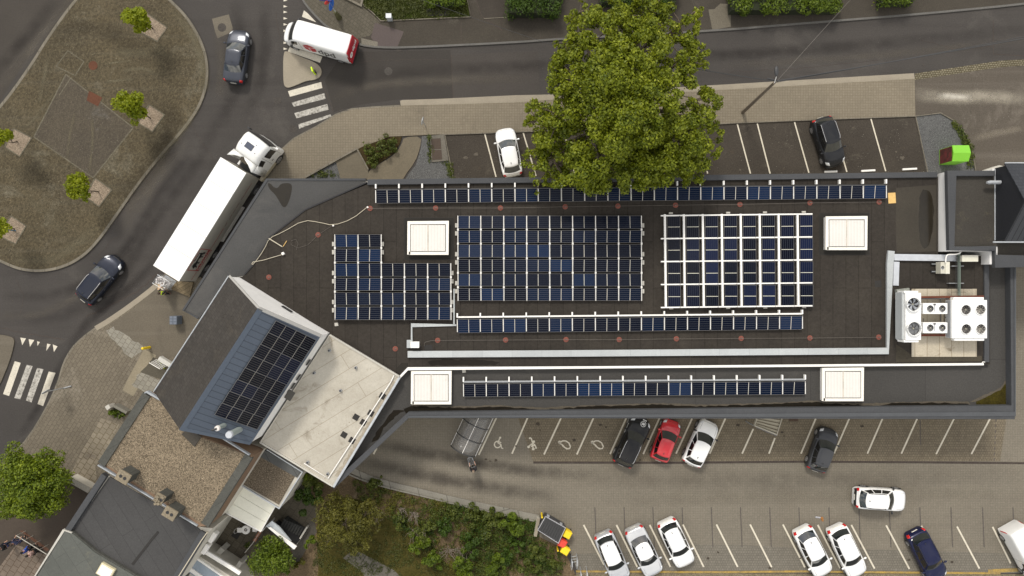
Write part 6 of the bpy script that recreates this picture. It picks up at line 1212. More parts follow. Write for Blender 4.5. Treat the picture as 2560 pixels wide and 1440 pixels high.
# articulated lorry ---------------------------------------------------
RL, RR, FL = W(384, 663, 4.0), W(447, 703, 4.0), W(552, 393, 4.0)
d = (FL-RL); d.z = 0; Lt = d.length; d.normalize(); c = (RL+RR)/2; rear = Vector((c.x, c.y, 0)); Wt = (RR-RL).length
tr = empty('lorry', (rear.x, rear.y, 0), math.atan2(d.y, d.x), 'white articulated lorry unloading beside the dark delivery canopy', 'lorry')
hw = Wt/2; trw = plain('trailer_white', (.82, .82, .80), .4, var=.02, vscale=.8)
trs = plain('trailer_side_shaded', (.36, .345, .30), .45, var=.04, vscale=.8)  # trailer is white; shade on its sides is put into this darker colour
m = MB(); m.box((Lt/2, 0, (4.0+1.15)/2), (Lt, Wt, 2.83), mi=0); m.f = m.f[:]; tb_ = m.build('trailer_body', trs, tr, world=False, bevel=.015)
m = MB(); m.box((Lt/2, 0, 3.985), (Lt+.02, Wt+.02, .05)); rf_ = m.build('trailer_roof', trw, tr, world=False)
for k in range(1, 5): m = MB(); m.box((Lt*k/5, 0, 4.012), (.03, Wt-.02, .006)); m.build('roof_seam', plain('seam_l', (.36, .33, .25), .5, var=0) if k == 1 else MATS['seam_l'], rf_, world=False)
m = MB(); m.box((.02, 0, 3.98), (.09, Wt+.03, .08)); m.build('rear_frame', white_m, tr, world=False)
m = MB(); m.box((Lt/2, hw*0+0, 1.0), (Lt-.3, .9, .28)); m.box((1.9, 0, .62), (3.2, 2.0, .25)); m.build('chassis', dark_m, tr, world=False)
m = MB(); m.box((5.6, -hw+.06, .75), (3.4, .06, .55)); m.box((5.6, hw-.06, .75), (3.4, .06, .55)); m.build('side_guard', alu, tr, world=False)
for xx in (1.3, 2.6):
    for sd in (1, -1): wheel(tr, xx, sd*(hw-.22), .46, .38, sd)
# side decoration on the right flank (-y)
def fl(x, zz): return frameM((x, -hw-.006, zz), (1, 0, 0), (0, 0, 1))
dred = plain('livery_red', (.30, .02, .02), .5, var=0); dblk = plain('livery_black', (.012, .012, .012), .5, var=0)
def flat_ring(x0, x1, z0, z1, w_, M, mat, nm):
    for (a, b, c_, e) in ((x0, x1, z0, z0+w_), (x0, x1, z1-w_, z1), (x0, x0+w_, z0+w_, z1-w_), (x1-w_, x1, z0+w_, z1-w_)): poly2(nm, [(a, c_), (b, c_), (b, e), (a, e)], mat, M, tb_, .006)
Ms = fl(0, 0); flat_ring(1.0, 3.05, 1.75, 3.75, .06, Ms, dred, 'sign_border')
lion = [(1.20, 3.02), (1.32, 3.22), (1.42, 3.36), (1.62, 3.34), (1.78, 3.22), (2.00, 3.18), (2.30, 3.22), (2.52, 3.24), (2.62, 3.42), (2.70, 3.24), (2.66, 3.02), (2.78, 2.80), (2.72, 2.58), (2.82, 2.54), (2.62, 2.50), (2.60, 2.70), (2.46, 2.92), (2.36, 2.80), (2.42, 2.58), (2.28, 2.54), (2.26, 2.84), (2.10, 2.98), (1.86, 2.92), (1.80, 2.70), (1.88, 2.54), (1.68, 2.52), (1.70, 2.78), (1.56, 2.82), (1.46, 2.66), (1.40, 2.52), (1.24, 2.52), (1.34, 2.70), (1.36, 2.84), (1.22, 2.86)]
poly2('lion_emblem', lion, dblk, Ms, tb_, .008)
m = MB(); m.tube([(x_, -hw-.012, z_) for x_, z_ in ((2.64, 3.30), (2.60, 3.50), (2.30, 3.52), (1.95, 3.50), (1.86, 3.60), (1.92, 3.64))], .028, 5); m.build('lion_tail', dblk, tb_, world=False)
text_mesh('lettering', 'DELHAIZE', .44, dred, tb_, fl(2.03, 2.14), bold=.018)
for a, b in ((.1, .92), (3.1, 5.1), (8.4, Lt-.55)): poly2('red_line', [(a, 2.02), (b, 2.02), (b, 2.06), (a, 2.06)], dred, Ms, tb_, .005)
poly2('red_line', [(Lt-.59, 1.5), (Lt-.55, 1.5), (Lt-.55, 2.02), (Lt-.59, 2.02)], dred, Ms, tb_, .005) if False else None
rr = random.Random(3); m = MB(); x_ = 5.3
while x_ < 8.2:
    n_ = rr.randint(4, 8)
    m.tube([(x_+.075*i, -hw-.008, 2.04+rr.uniform(-.05, .07)) for i in range(n_+1)], .011, 4); x_ += .075*n_+rr.choice((.14, .3))
m.build('script_flourish', plain('script_red', (.14, .04, .03), .5, var=0), tb_, world=False)
# tail lift platform and cab
kp = Vector((Lt+.35, 0)); ca = math.radians(-4.5)
cabE = bpy.data.objects.new('cab', None); COL.objects.link(cabE); cabE.parent = tr; cabE.location = (Lt-.02, -.10, 0); cabE.rotation_euler = (0, 0, ca)
cw_ = plain('cab_white', (.80, .80, .77), .3, coat=.6, var=.02); hc = 1.22
def ringz(x, hwid, n=9, front=False): pass
CT = [(0, 3.30), (.05, 3.45), (.14, 3.62), (.35, 3.80), (.62, 3.78), (.78, 3.62), (.86, 3.35), (.90, 2.9), (.935, 2.2), (.965, 1.55), (.985, 1.2), (1, .7)]
CW_ = [(0, 1.0), (.70, 1.0), (.80, .985), (.88, .95), (.94, .90), (.98, .82), (1, .72)]
def kx(v): return interp([(0, 0), (.2, .38), (.4, .72), (.48, .84), (.55, .93), (.70, .985), (.85, 1.0), (1, .99)], v)
def kz(v): return interp([(0, 1.008), (.2, 1.004), (.4, .985), (.48, .955), (.55, .89), (.70, .62), (.85, .38), (1, .17)], v)
Lc = 2.30; sc = Shell(Lc, 2.44, CT, CW_, kx, kz, bow=.05)
def shift(o): o.location.x += .95+Lc/2; return o
cb_ = shift(sc.body('cab_body', cw_, cabE, 36, 16))
sc.patch('windscreen', glass_m, cb_, .872, .958, -.52, .52, 0, .010, 8, 14, curve=.06); sc.patch('grille', trim_m, cb_, .982, .997, -.42, .42, 0, .008, 3, 8)
sc.patch('sun_visor', trim_m, cb_, .835, .862, -.50, .50, 0, .05, 2, 12, curve=.05)
for sd in (1, -1):
    sc.patch('side_window', glass_s, cb_, .42, .78, .575, .72, sd, .010, 6, 4, shear=.04); sc.patch('rear_side_panel', glass_s, cb_, .02, .26, .56, .67, sd, .012, 5, 4, shear=.04); sc.patch('door_line', trim_m, cb_, .34, .348, .55, .93, sd, .006, 1, 8); sc.patch('door_line', trim_m, cb_, .83, .838, .60, .93, sd, .006, 1, 8)
    sc.patch('door_handle', trim_m, cb_, .44, .52, .80, .82, sd, .02, 1, 1); sc.patch('headlight', lampw, cb_, .975, .995, .86, .93, sd, .012, 2, 2)
    m = MB(); m.box((3.05, sd*1.42, 2.6), (.14, .22, .55)); m.box((3.0, sd*1.28, 2.9), (.05, .25, .05)); m.build('mirror', trim_m if sd > 0 else white_m, cabE, world=False, bevel=.03)
    m = MB(); m.add([(1.02, sd*1.16, 3.2), (.40, sd*1.25, 3.35), (.42, sd*1.25, 1.1), (1.02, sd*1.20, 1.1)], [(0, 1, 2, 3)]); m.add([(1.02, 0, 3.62), (.86, sd*.25, 3.68), (.70, sd*.70, 3.70), (.36, sd*1.20, 3.60), (.40, sd*1.25, 3.35), (1.02, sd*1.16, 3.2), (1.02, sd*.95, 3.45)], [(0, 1, 2, 6), (2, 3, 4, 5, 6)]); o = m.build('air_deflector', cw_, cabE, world=False, smooth='auto'); md = o.modifiers.new('t', 'SOLIDIFY'); md.thickness = .04
    wheel(cabE, 2.30, sd*1.08, .50, .32, sd); wheel(cabE, -.95, sd*1.02, .50, .42, sd)
    m = MB(); m.box((1.0, sd*1.12, .75), (2.0, .24, .5)); m.build('side_fairing', plain('fairing_cream', (.42, .37, .27), .5), cabE, world=False, bevel=.03) if sd < 0 else m.build('side_fairing', cw_, cabE, world=False, bevel=.03)
m = MB(); m.box((.5, 0, .85), (3.8, .9, .25)); m.box((.35, 0, 1.15), (.7, 1.7, .3)); m.build('tractor_chassis', dark_m, cabE, world=False)
m = MB(); m.box((.75, .3, 1.9), (.5, .7, 1.2)); m.tube([(.9, .15, 3.3), (-.35, .1, 2.9)], .035, 6); m.build('air_tank_and_hose', plain('tank', (.18, .15, .11), .6), cabE, world=False)
m = MB(); m.box((1.95, .05, 3.85), (.50, .70, .03)); m.build('roof_hatch', plain('hatch_glass', (.07, .08, .11), .15, var=0), cabE, world=False, bevel=.06)
for (x_, y_) in ((1.78, .72), (2.45, .45), (2.35, -.35), (1.75, -.62)): m = MB(); m.cyl((x_, y_, 3.70), (x_, y_, 3.86), .035, n=8); m.build('roof_lamp', dark_m, cabE, world=False)
# tail-lift ramp
tag(sheet('loading_ramp', [(447, 703), (487, 706), (478, 742), (430, 722)], .32, wood_m, kind=None, raised=True), 'wooden loading ramp between the lorry and the canopy', 'ramp')

# ---------------------------------------------------------------- people
skin_m = plain('skin', (.45, .26, .18), .6, var=.05)
def person(px, py, heading, label, top, legs, hair, pose='stand', zfoot=.1, grp=None, arms=(1, 1), scale=1.0, reach=.35, vest=None):
    """continuous skinned body, face, five-fingered hands; hair and clothes are children"""
    c = W(px, py, .9); t = empty('person', (c.x, c.y, zfoot), heading, label, 'person', grp); t.scale = (scale,)*3
    V = [(0, 0, .95)]; E = []; Rr = [(.145, .17)]
    def add(p, r, par): V.append(p); Rr.append(r if isinstance(r, tuple) else (r, r)); E.append((par, len(V)-1)); return len(V)-1
    s1 = add((.0, 0, 1.12), (.12, .155), 0); s2 = add((.01, 0, 1.33), (.125, .18), s1); s3 = add((0, 0, 1.46), (.08, .10), s2); nk = add((.01, 0, 1.55), .055, s3); h1 = add((.03, 0, 1.63), .085, nk); h2 = add((.035, 0, 1.72), (.095, .082), h1); h3 = add((.02, 0, 1.77), .06, h2)
    stride = .16 if pose == 'walk' else .03
    for sd in (1, -1):
        a = add((0, sd*.10, .88), .095, 0); k = add((sd*stride*.6, sd*.11, .50), .062, a); an_ = add((sd*stride-.02, sd*.11, .10), .042, k); add((sd*stride+.14, sd*.12, .045), (.035, .045), an_)
        sh_ = add((0, sd*.19, 1.41), .060, s2); up_ = arms[0 if sd > 0 else 1]
        el = add((.06+.12*up_, sd*.25, 1.16+.05*up_), .045, sh_); wr = add((.10+reach*up_, sd*(.25-.03*up_), .98+.12*up_), .030, el)
        hx, hy, hz = .10+reach*up_, sd*(.25-.03*up_), .98+.12*up_; dx, dz = (.9*up_+.1, -.9+.8*up_); pl = add((hx+.05*dx, hy, hz+.05*dz), (.018, .036), wr)
        for q in range(4):
            ln_ = (.065, .08, .075, .058)[q]; oy = (-.030+.020*q)*sd; f1 = add((hx+.09*dx, hy+oy, hz+.09*dz), .010, pl); add((hx+(.09+ln_*.7)*dx, hy+oy, hz+(.09+ln_*.7)*dz-.02), .009, f1)
        th = add((hx+.05*dx+.01, hy-.048*sd, hz+.05*dz+.01), .011, pl); add((hx+.09*dx, hy-.060*sd, hz+.085*dz), .009, th)
    def skinned(V, E, Rr, nm, mat, par, sub=1):
        me = bpy.data.meshes.new(nm); me.from_pydata(V, E, []); o = bpy.data.objects.new(nm, me); COL.objects.link(o); sk = o.modifiers.new('s', 'SKIN')
        for i, r in enumerate(Rr): me.skin_vertices[0].data[i].radius = r; me.skin_vertices[0].data[i].use_root = (i == 0)
        sb = o.modifiers.new('u', 'SUBSURF'); sb.levels = sub; sb.render_levels = sub
        bpy.context.view_layer.update(); me2 = bpy.data.meshes.new_from_object(o.evaluated_get(bpy.context.evaluated_depsgraph_get())); bpy.data.objects.remove(o); me2.materials.clear(); me2.materials.append(mat)
        for p in me2.polygons: p.use_smooth = True
        o = bpy.data.objects.new(nm, me2); COL.objects.link(o); o.parent = par; return o
    b = skinned(V, E, Rr, 'body', skin_m, t)
    # clothes: slightly wider copies of the covered limbs
    g = .022
    cv = [(0, 0, .93), (0, 0, 1.12), (.01, 0, 1.33), (0, 0, 1.45)]; ce = [(0, 1), (1, 2), (2, 3)]; cr_ = [(.16, .19), (.14, .175), (.145, .20), (.09, .12)]
    for sd in (1, -1):
        up_ = arms[0 if sd > 0 else 1]; i = len(cv); cv += [(0, sd*.19, 1.41), (.06+.12*up_, sd*.25, 1.16+.05*up_), (.10+reach*.82*up_, sd*(.25-.03*up_), .99+.11*up_)]; cr_ += [.078, .062, .045]; ce += [(2, i), (i, i+1), (i+1, i+2)]
    skinned(cv, ce, [r if isinstance(r, tuple) else (r, r) for r in cr_], 'jacket', top, b)
    lv = [(0, 0, .96)]; le = []; lr = [(.15, .18)]
    for sd in (1, -1): i = len(lv); lv += [(0, sd*.10, .86), (sd*stride*.6, sd*.11, .50), (sd*stride-.02, sd*.11, .13)]; lr += [(.112,)*2, (.082,)*2, (.062,)*2]; le += [(0, i), (i, i+1), (i+1, i+2)]
    skinned(lv, le, lr, 'trousers', legs, b)
    for sd in (1, -1): m = MB(); m.sphere((sd*stride+.05, sd*.115, .05), .1, 10, 6, sq=(1.4, .5, .5)); m.build('shoe', black_p, b, world=False, smooth=True)
    m = MB(); m.sphere((-.005, 0, 1.74), .112, 14, 8, sq=(1.05, .92, .95)); m.build('hair', hair, b, world=False, smooth=True)
    for sd in (1, -1): m = MB(); m.sphere((.118, sd*.032, 1.675), .012, 6, 4); m.build('eye', black_p, b, world=False); m = MB(); m.sphere((.03, sd*.092, 1.66), .022, 6, 4, sq=(.7, .4, 1.2)); m.build('ear', skin_m, b, world=False, smooth=True)
    m = MB(); m.sphere((.135, 0, 1.65), .018, 6, 4, sq=(1, .6, 1.2)); m.build('nose', skin_m, b, world=False, smooth=True); m = MB(); m.box((.122, 0, 1.615), (.008, .045, .01)); m.build('mouth', plain('lip', (.3, .1, .09), .5, var=0) if 'lip' not in MATS else MATS['lip'], b, world=False)
    if vest:
        vv = [(0, 0, 1.0), (0, 0, 1.15), (.01, 0, 1.33), (0, 0, 1.42)]; skinned(vv, [(0, 1), (1, 2), (2, 3)], [(.175, .20), (.16, .195), (.17, .215), (.13, .16)], 'vest', vest, b)
        m = MB(); [m.box((0, sd*.10, 1.475), (.22, .05, .06)) for sd in (1, -1)]; m.build('vest_strap', vest, b, world=False, bevel=.02)
    return t
cl_navy = plain('navy_cloth', (.018, .024, .06), .9); cl_black = plain('black_cloth', (.014, .014, .016), .9); cl_blue = plain('blue_cloth', (.02, .07, .35), .9); cl_pink = plain('pink_cloth', (.62, .42, .38), .9); cl_grey = plain('grey_cloth', (.10, .10, .10), .9)
hr_b = plain('brown_hair', (.05, .03, .02), .8); hr_k = plain('black_hair', (.010, .008, .008), .8); hr_g = plain('grey_hair', (.22, .17, .12), .8)
person(411, 733, math.radians(80), 'worker in fluorescent yellow vest handling the roll cage behind the lorry', cl_black, cl_black, hr_b, arms=(1, .9), zfoot=.1, vest=fluo)
person(1185, 1172, math.radians(105), 'shopper in dark jacket pushing a trolley below the curved shelter', cl_black, cl_black, hr_g, 'walk', arms=(1, 1), reach=.42)
person(17, 1363, math.radians(40), 'person in black with pale blue bag strap, outermost at the railing bottom left', cl_black, cl_navy, hr_k, arms=(.8, 0), zfoot=.13, grp=None)
person(49, 1352, math.radians(75), 'dark-haired person in navy leaning on the railing, second from the left', cl_navy, cl_navy, hr_b, arms=(.9, .9), zfoot=.13)
person(74, 1371, math.radians(150), 'person in bright blue top by the railing beside the one in pink', cl_blue, cl_black, hr_k, arms=(.5, .2), zfoot=.13)
person(87, 1379, math.radians(200), 'person in pale pink top nearest the grey-green roof', cl_pink, cl_black, hr_k, arms=(.6, .6), zfoot=.13)
rl = empty('railing', W(80, 1365, .1), 0, 'pale metal railing the group of people lean on at bottom left', 'railing')
a_, b_ = W(41, 1339, 1.2), W(117, 1386, 1.2); m = MB(); m.tube([a_, b_], .035, 6); m.build('handrail', concr, rl)
for k in range(5): q = a_.lerp(b_, k/4); m = MB(); m.tube([(q.x, q.y, .1), (q.x, q.y, 1.2)], .022, 5); m.build('post', concr, rl)
c = W(2054, 1298, .3)
lt = empty('litter', W(2050, 1298, 0), 0, 'crumpled brown and white litter lying in the driving lane', 'litter')
m = MB(); [m.sphere(tuple(W(2055+q*.7, 1296+q*1.9, .05)), .13-.02*q, 7, 5, sq=(1, 1.2, .35)) for q in range(4)]; m.build('brown_scrap', plain('brown_rag', (.28, .12, .03), .8, var=.3), lt); m = MB(); [m.sphere(tuple(W(2041+q*4, 1293+q*.5, .04)), .11, 6, 4, sq=(1, .7, .3)) for q in range(3)]; m.build('white_scrap', plain('grey_rag', (.36, .36, .38), .8, var=.3), lt)
# ---------------------------------------------------------------- street furniture and small things
# roll cage with box
rc = empty('roll_cage', W(424, 706, .1), math.radians(-32), 'metal roll cage full of goods between worker and lorry', 'roll cage')
m = MB()
for sx in (-.55, .55):
    for sy in (-.4, .4): m.tube([(sx, sy, .1), (sx, sy, 1.5)], .02, 5)
for sx in (-.55, .55):
    for q in range(7): m.tube([(sx, -.4, .2+q*.2), (sx, .4, .2+q*.2)], .010, 4)
for q in range(6): m.tube([(-.55+q*.22, .4, .2), (-.55+q*.22, .4, 1.5)], .010, 4)
m.tube([(-.55, .4, 1.5), (.55, .4, 1.5)], .02, 5); m.tube([(-.55, -.4, 1.5), (.55, -.4, 1.5)], .02, 5); m.build('cage', zinc_b, rc, world=False)
m = MB(); m.box((0, 0, .12), (1.12, .82, .06)); m.build('base', zinc_b, rc, world=False)
m = MB(); rr = random.Random(9)
for q in range(60): m.box((rr.uniform(-.48, .48), rr.uniform(-.33, .33), rr.uniform(.9, 1.38)), (.11, .11, .08), rr.uniform(0, 3))
m.box((0, 0, .85), (1.0, .7, .1)); m.build('wrapped_goods', plain('goods', (.55, .53, .52), .3, var=.4, vscale=20), rc, world=False)
bx_ = W(402, 716, 1.1); m = MB(); m.box((bx_.x, bx_.y, .7), (.42, .62, .95), -.12); m.box((bx_.x, bx_.y, 1.18), (.03, .6, .008), -.12); tag(m.build('cardboard_box', card_m, bevel=.01), 'brown cardboard box beside the roll cage at the kerb', 'box')
# crate stack
cr_e = empty('crate_stack', W(441, 800, .1), 0, 'stack of grey plastic folding crates on the apron near the canopy corner', 'crates')
for q in range(4): m = MB(); p = W(441, 800, .5); m.box((p.x, p.y, .22+q*.24), (.62, .70, .20)); m.build('crate', plain('crate_blue%d' % q, (.10, .12, .15), .6), cr_e, bevel=.015)
m = MB(); p = W(441, 800, .5)
for sx in (-.16, .16):
    for sy in (-.24, 0, .24): m.box((p.x+sx, p.y+sy, 1.06), (.24, .17, .02))
m.build('lid_ribs', plain('crate_lid', (.14, .16, .20), .6), cr_e)
# bollards
def bollard(px, py, label, r=.10, h=.95, mat=yellow_p, name='bollard', grp='yellow bollards'):
    p = W(px, py, 0); tt = empty(name, (p.x, p.y, 0), 0, label, 'bollard', grp); m = MB(); m.cyl((p.x, p.y, 0), (p.x, p.y, h), r, n=16); m.build('post', mat, tt, smooth='auto'); m = MB(); m.sphere((p.x, p.y, h), r, 14, 6, sq=(1, 1, .5)); m.build('cap', mat, tt, smooth=True)
bollard(376, 868, 'yellow steel bollard at the end of the pale paving slabs', .11, 1.25)
bollard(1354, 1283, 'yellow bollard beside the kerb wall end above the waste container', .08, 1.1)
bollard(1393, 1366, 'yellow bollard squeezed between the waste container and a yellow bin', .07, 1.0)
p = W(786, 180, .3); tt = empty('sign_bollard', (p.x, p.y, .11), 0, 'fluorescent yellow keep-left bollard on the splitter island', 'bollard'); m = MB(); m.box((p.x, p.y, .6), (.12, .42, 1.0), .3); m.build('panel', fluo, tt, bevel=.05); m = MB(); m.box((p.x+.08, p.y, .4), (.10, .22, .5), .3); m.build('backing', dark_m, tt)
# lamp post and cables
lp = empty('street_lamp', W(1858, 280, .1), 0, 'wooden street lamp pole leaning over the pavement right of the big tree', 'street lamp')
b0 = W(1857, 281, .1); b1 = W(1936, 207, 7.4); m = MB(); m.tube([b0, b0.lerp(b1, .5), b1], [.15, .13, .10], 12); m.build('pole', surf('pole_wood', (.19, .16, .125), (.14, .12, .095), big=1.5, grain=.2), lp, smooth='auto')
m = MB(); m.tube([b1, tuple(W(1941, 192, 7.9))], .035, 6); m.build('arm', white_m, lp); m = MB(); p = W(1941, 178, 8.0); m.sphere(p, .28, 12, 8, sq=(.55, 1.4, .35)); m.build('lamp_head', dark_m, lp, smooth=True)
m = MB(); m.tube([tuple(W(1918, 196, 7.3)), tuple(W(1946, 203, 7.4))], .05, 5); m.build('bracket', dark_m, lp)
def cable(a, b, za_, zb_, sag, r, label, mat):
    A, B = W(*a, za_), W(*b, zb_); pts = []
    for k in range(21): q = k/20; p = A.lerp(B, q); p.z -= sag*4*q*(1-q); pts.append(tuple(p))
    m = MB(); m.tube(pts, r, 5); return tag(m.build('overhead_cable', mat), label, 'cable', 'overhead cables')
cable((1938, 203), (2760, 60), 7.4, 7.6, .25, .035, 'thick dark overhead cable running right from the lamp pole', dark_m)
cable((1938, 206), (2760, 52), 7.4, 7.5, .35, .025, 'second dark overhead cable just under the thick one on the right', dark_m)
cable((1938, 203), (1560, 140), 7.4, 7.4, .2, .03, 'dark overhead cable running from the lamp pole into the big tree', dark_m)
cable((1940, 205), (2180, -60), 7.4, 7.6, .1, .010, 'thin pale overhead wire running up from the lamp pole', plain('pale_wire', (.15, .135, .115), .5))
cable((1380, 112), (1000, -20), 6.5, 6.5, .1, .014, 'thin dark overhead wire above the lawn edge', dark_m)
# road signs
def roadsign(px, py, label, disc_col, h=2.6, lean=(0, 0), r=.32, face=0):
    p = W(px, py, .1); tt = empty('road_sign', (p.x, p.y, .1), 0, label, 'road sign'); m = MB(); m.cyl((p.x, p.y, .1), (p.x, p.y, h), .035, n=8); m.build('pole', zinc_b, tt)
    m = MB(); fx, fy = math.cos(face), math.sin(face); m.cyl((p.x, p.y, h-.35), (p.x+fx*.03, p.y+fy*.03, h-.35), r, n=24); m.build('plate', disc_col, tt); return tt
roadsign(1064, 316, 'thin pole sign with pale round plate on the beige pavement', zinc_b, 2.3, face=2.9, r=.34)
sg = roadsign(848, 44, 'blue round arrow sign on a mossy post behind the parcel van', plain('sign_blue', (.01, .10, .45), .4), 3.0, face=-.35, r=.45)
p = W(848, 44, .1); m = MB(); m.box((p.x-.35, p.y+.2, 3.1), (1.0, .05, .3), -.1); m.build('street_name_plate', plain('navy_plate', (.03, .03, .2), .4), sg); m = MB(); m.tube([(p.x, p.y, .1), (p.x-.05, p.y, 1.3)], [.26, .14], 8); m.build('mossy_stump', surf('mossy', (.10, .095, .05), (.05, .05, .025), big=2, grain=.4), sg); m = MB(); m.cyl((p.x-.25, p.y+.1, 2.9), (p.x-.28, p.y+.14, 2.9), .25, n=20); m.build('red_ring', red_p, sg)
sg = roadsign(158, 970, 'small traffic sign on the side pavement seen edge-on by the lower zebra crossing', zinc_b, 2.6, face=2.2, r=.33)
p = W(148, 973, 2.0); m = MB(); m.tube([tuple(W(160, 970, .12)), tuple(W(178, 965, .2))], .05, 6); m.build('arm', grey_m, sg)
# white utility box by the lawn
p = W(973, 43, .6); tt = empty('utility_cabinet', (p.x, p.y, .1), 0, 'small pale grey utility cabinet on the lawn edge', 'cabinet'); m = MB(); m.box((p.x, p.y, .5), (.42, .34, .8)); m.build('body', plain('cab_grey', (.42, .45, .46), .5), tt, bevel=.02); m = MB(); m.box((p.x, p.y, .92), (.46, .38, .05)); m.build('lid', zinc_b, tt)
tag(sheet('cellar_hatch', [(1067, 24), (1122, 23), (1124, 41), (1067, 42)], .18, dark_sq, kind=None), 'black sunken hatch in the lawn by the shrubs', 'hatch')
# curved trolley shelter
se = empty('trolley_shelter', W(1190, 1090, 0), 0, 'curved clear plastic trolley shelter with black hoops by the disabled bay', 'shelter')
ax0 = W(1206, 1020, 0); ax1 = W(1160, 1119, 0); d_ = (ax1-ax0).normalized(); sdv = Vector((-d_.y, d_.x, 0)); wS = 1.20
poly_m, pn, pl_, pb = nodes('shelter_plastic'); setp(pb, rough=.16, spec=.7); pb.inputs['Base Color'].default_value = (.20, .19, .175, 1); setp(pb, alpha=.55)
hoopc = [(a, math.cos(a)*1.12, 1.05+math.sin(a)*1.05) for a in [math.radians(8+k*(164)/16) for k in range(17)]]
L_s = (ax1-ax0).length
cen = (ax0+ax1)/2
def hp(s_, k): a, q, zz = hoopc[k]; b = ax0+d_*(s_*L_s)+sdv*(q); return (b.x, b.y, zz)
def hpS(s_, k): p = Vector(hp(s_, k)); return p
m = MB(); V = [];
for s_ in (0, .25, .5, .75, 1):
    for k in range(17): V.append(hp(s_, k))
m.add(V, [(i*17+k, i*17+k+1, (i+1)*17+k+1, (i+1)*17+k) for i in range(4) for k in range(16)]); o = m.build('cover', poly_m, se, smooth=True); md = o.modifiers.new('t', 'SOLIDIFY'); md.thickness = .008
for s_ in (0, .333, .666, 1):
    m = MB(); m.tube([(hp(s_, 0)[0], hp(s_, 0)[1], 0)]+[hp(s_, k) for k in range(17)]+[(hp(s_, 16)[0], hp(s_, 16)[1], 0)], .045, 6); m.build('hoop', dark_m, se)
m = MB(); m.tube([hp(0, 8), hp(1, 8)], .025, 5); m.tube([hp(0, 0), hp(1, 0)], .03, 5); m.tube([hp(0, 16), hp(1, 16)], .03, 5); m.build('ridge_bar', white_m, se)
def trolley(px, py, rz, label, cat='trolley', grp=None, zz=.02):
    p = W(px, py, .5); tt = empty('shopping_trolley', (p.x, p.y, zz), rz, label, cat, grp); m = MB()
    a = [(-.42, -.26), (-.42, .26), (.42, .18), (.42, -.18)]; b = [(-.30, -.18), (-.30, .18), (.36, .14), (.36, -.14)]
    for i in range(4): j = (i+1) % 4; m.tube([(*a[i], .95), (*a[j], .95)], .014, 5); m.tube([(*b[i], .5), (*b[j], .5)], .010, 4); m.tube([(*a[i], .95), (*b[i], .5)], .010, 4)
    for q in range(1, 7): x = -.3+.66*q/7; m.tube([(x, -.17, .5), (x, .17, .5)], .006, 4); m.tube([(x-.04, -.24+.05*q/7, .95), (x, -.17, .5)], .005, 4); m.tube([(x-.04, .24-.05*q/7, .95), (x, .17, .5)], .005, 4)
    for q in (-.1, 0, .1): m.tube([(-.3, q, .5), (.36, q, .5)], .006, 4)
    m.build('basket', zinc_b, tt, world=False); m = MB(); m.tube([(-.54, -.27, 1.0), (-.54, .27, 1.0)], .022, 6); m.tube([(-.42, -.26, .95), (-.54, -.26, 1.0)], .012, 4); m.tube([(-.42, .26, .95), (-.54, .26, 1.0)], .012, 4); m.build('handle', dark_m, tt, world=False)
    m = MB()
    for (x, y) in ((-.35, -.2), (-.35, .2), (.3, -.16), (.3, .16)): m.cyl((x, y-.015, .06), (x, y+.015, .06), .06, n=10); m.tube([(x, y, .1), (x, y, .5)], .010, 4)
    m.build('undercarriage', grey_m, tt, world=False); return tt
trolley(1179, 1153, math.radians(108), 'shopping trolley pushed by the person in dark clothes')
for i, (x, y) in enumerate(((1206, 1050), (1216, 1058))): trolley(x, y, math.radians(65), ['parked shopping trolley at the upper end of the curved shelter', 'parked shopping trolley behind the other one at the upper end of the shelter'][i], grp='trolleys in the shelter')
# flat trolley shelter by the parking row (louvred)
le = empty('trolley_bay', W(1918, 1062, 0), 0, 'beige slatted trolley bay shelter half hidden under the roof edge', 'shelter')
A_, B_ = (1899, 1025), (1886, 1065); A2_, B2_ = (1962, 1025), (1942, 1086)
slm = plain('beige_slat', (.30, .27, .20), .6)
for k in range(7):
    q = k/7; q2 = (k+.72)/7
    def lerp2(a, b, t_): return (a[0]+(b[0]-a[0])*t_, a[1]+(b[1]-a[1])*t_)
    m = MB(); m.slab([W(*lerp2(A_, B_, q), 2.2), W(*lerp2(A2_, B2_, q), 2.2), W(*lerp2(A2_, B2_, q2), 2.1), W(*lerp2(A_, B_, q2), 2.1)], .04); m.build('slat', slm, le)
m = MB(); m.ribbon([W(1886, 1064, 2.2), W(1943, 1087, 2.2)], .10, 2.0, 2.25); m.ribbon([W(*A_, 2.2), W(*B_, 2.2)], .06, 2.0, 2.24); m.ribbon([W(*A2_, 2.2), W(*B2_, 2.2)], .06, 2.0, 2.24); m.build('frame', plain('beige_frame', (.38, .35, .28), .5), le)
for q in (B_, B2_, A_, A2_): m = MB(); p = W(*q, 2.1); m.box((p.x, p.y, 1.05), (.06, .06, 2.1)); m.build('post', grey_m, le)
m = MB(); rr = random.Random(5)
for k in range(12): p = W(1893+k*4.2, 1068+k*1.7, 1.0); m.box((p.x, p.y, .9), (.12, .22, .25), rr.uniform(0, 1)); 
m.build('stacked_baskets', plain('baskets', (.14, .13, .13), .5, var=.4), le)
tag(sheet('gully_cover', [(1972, 1030), (1995, 1030), (1995, 1053), (1972, 1053)], .03, surf('brown_cover', (.085, .06, .045), None, grain=.2), kind=None), 'brown square gully cover beside the slatted trolley bay', 'cover')
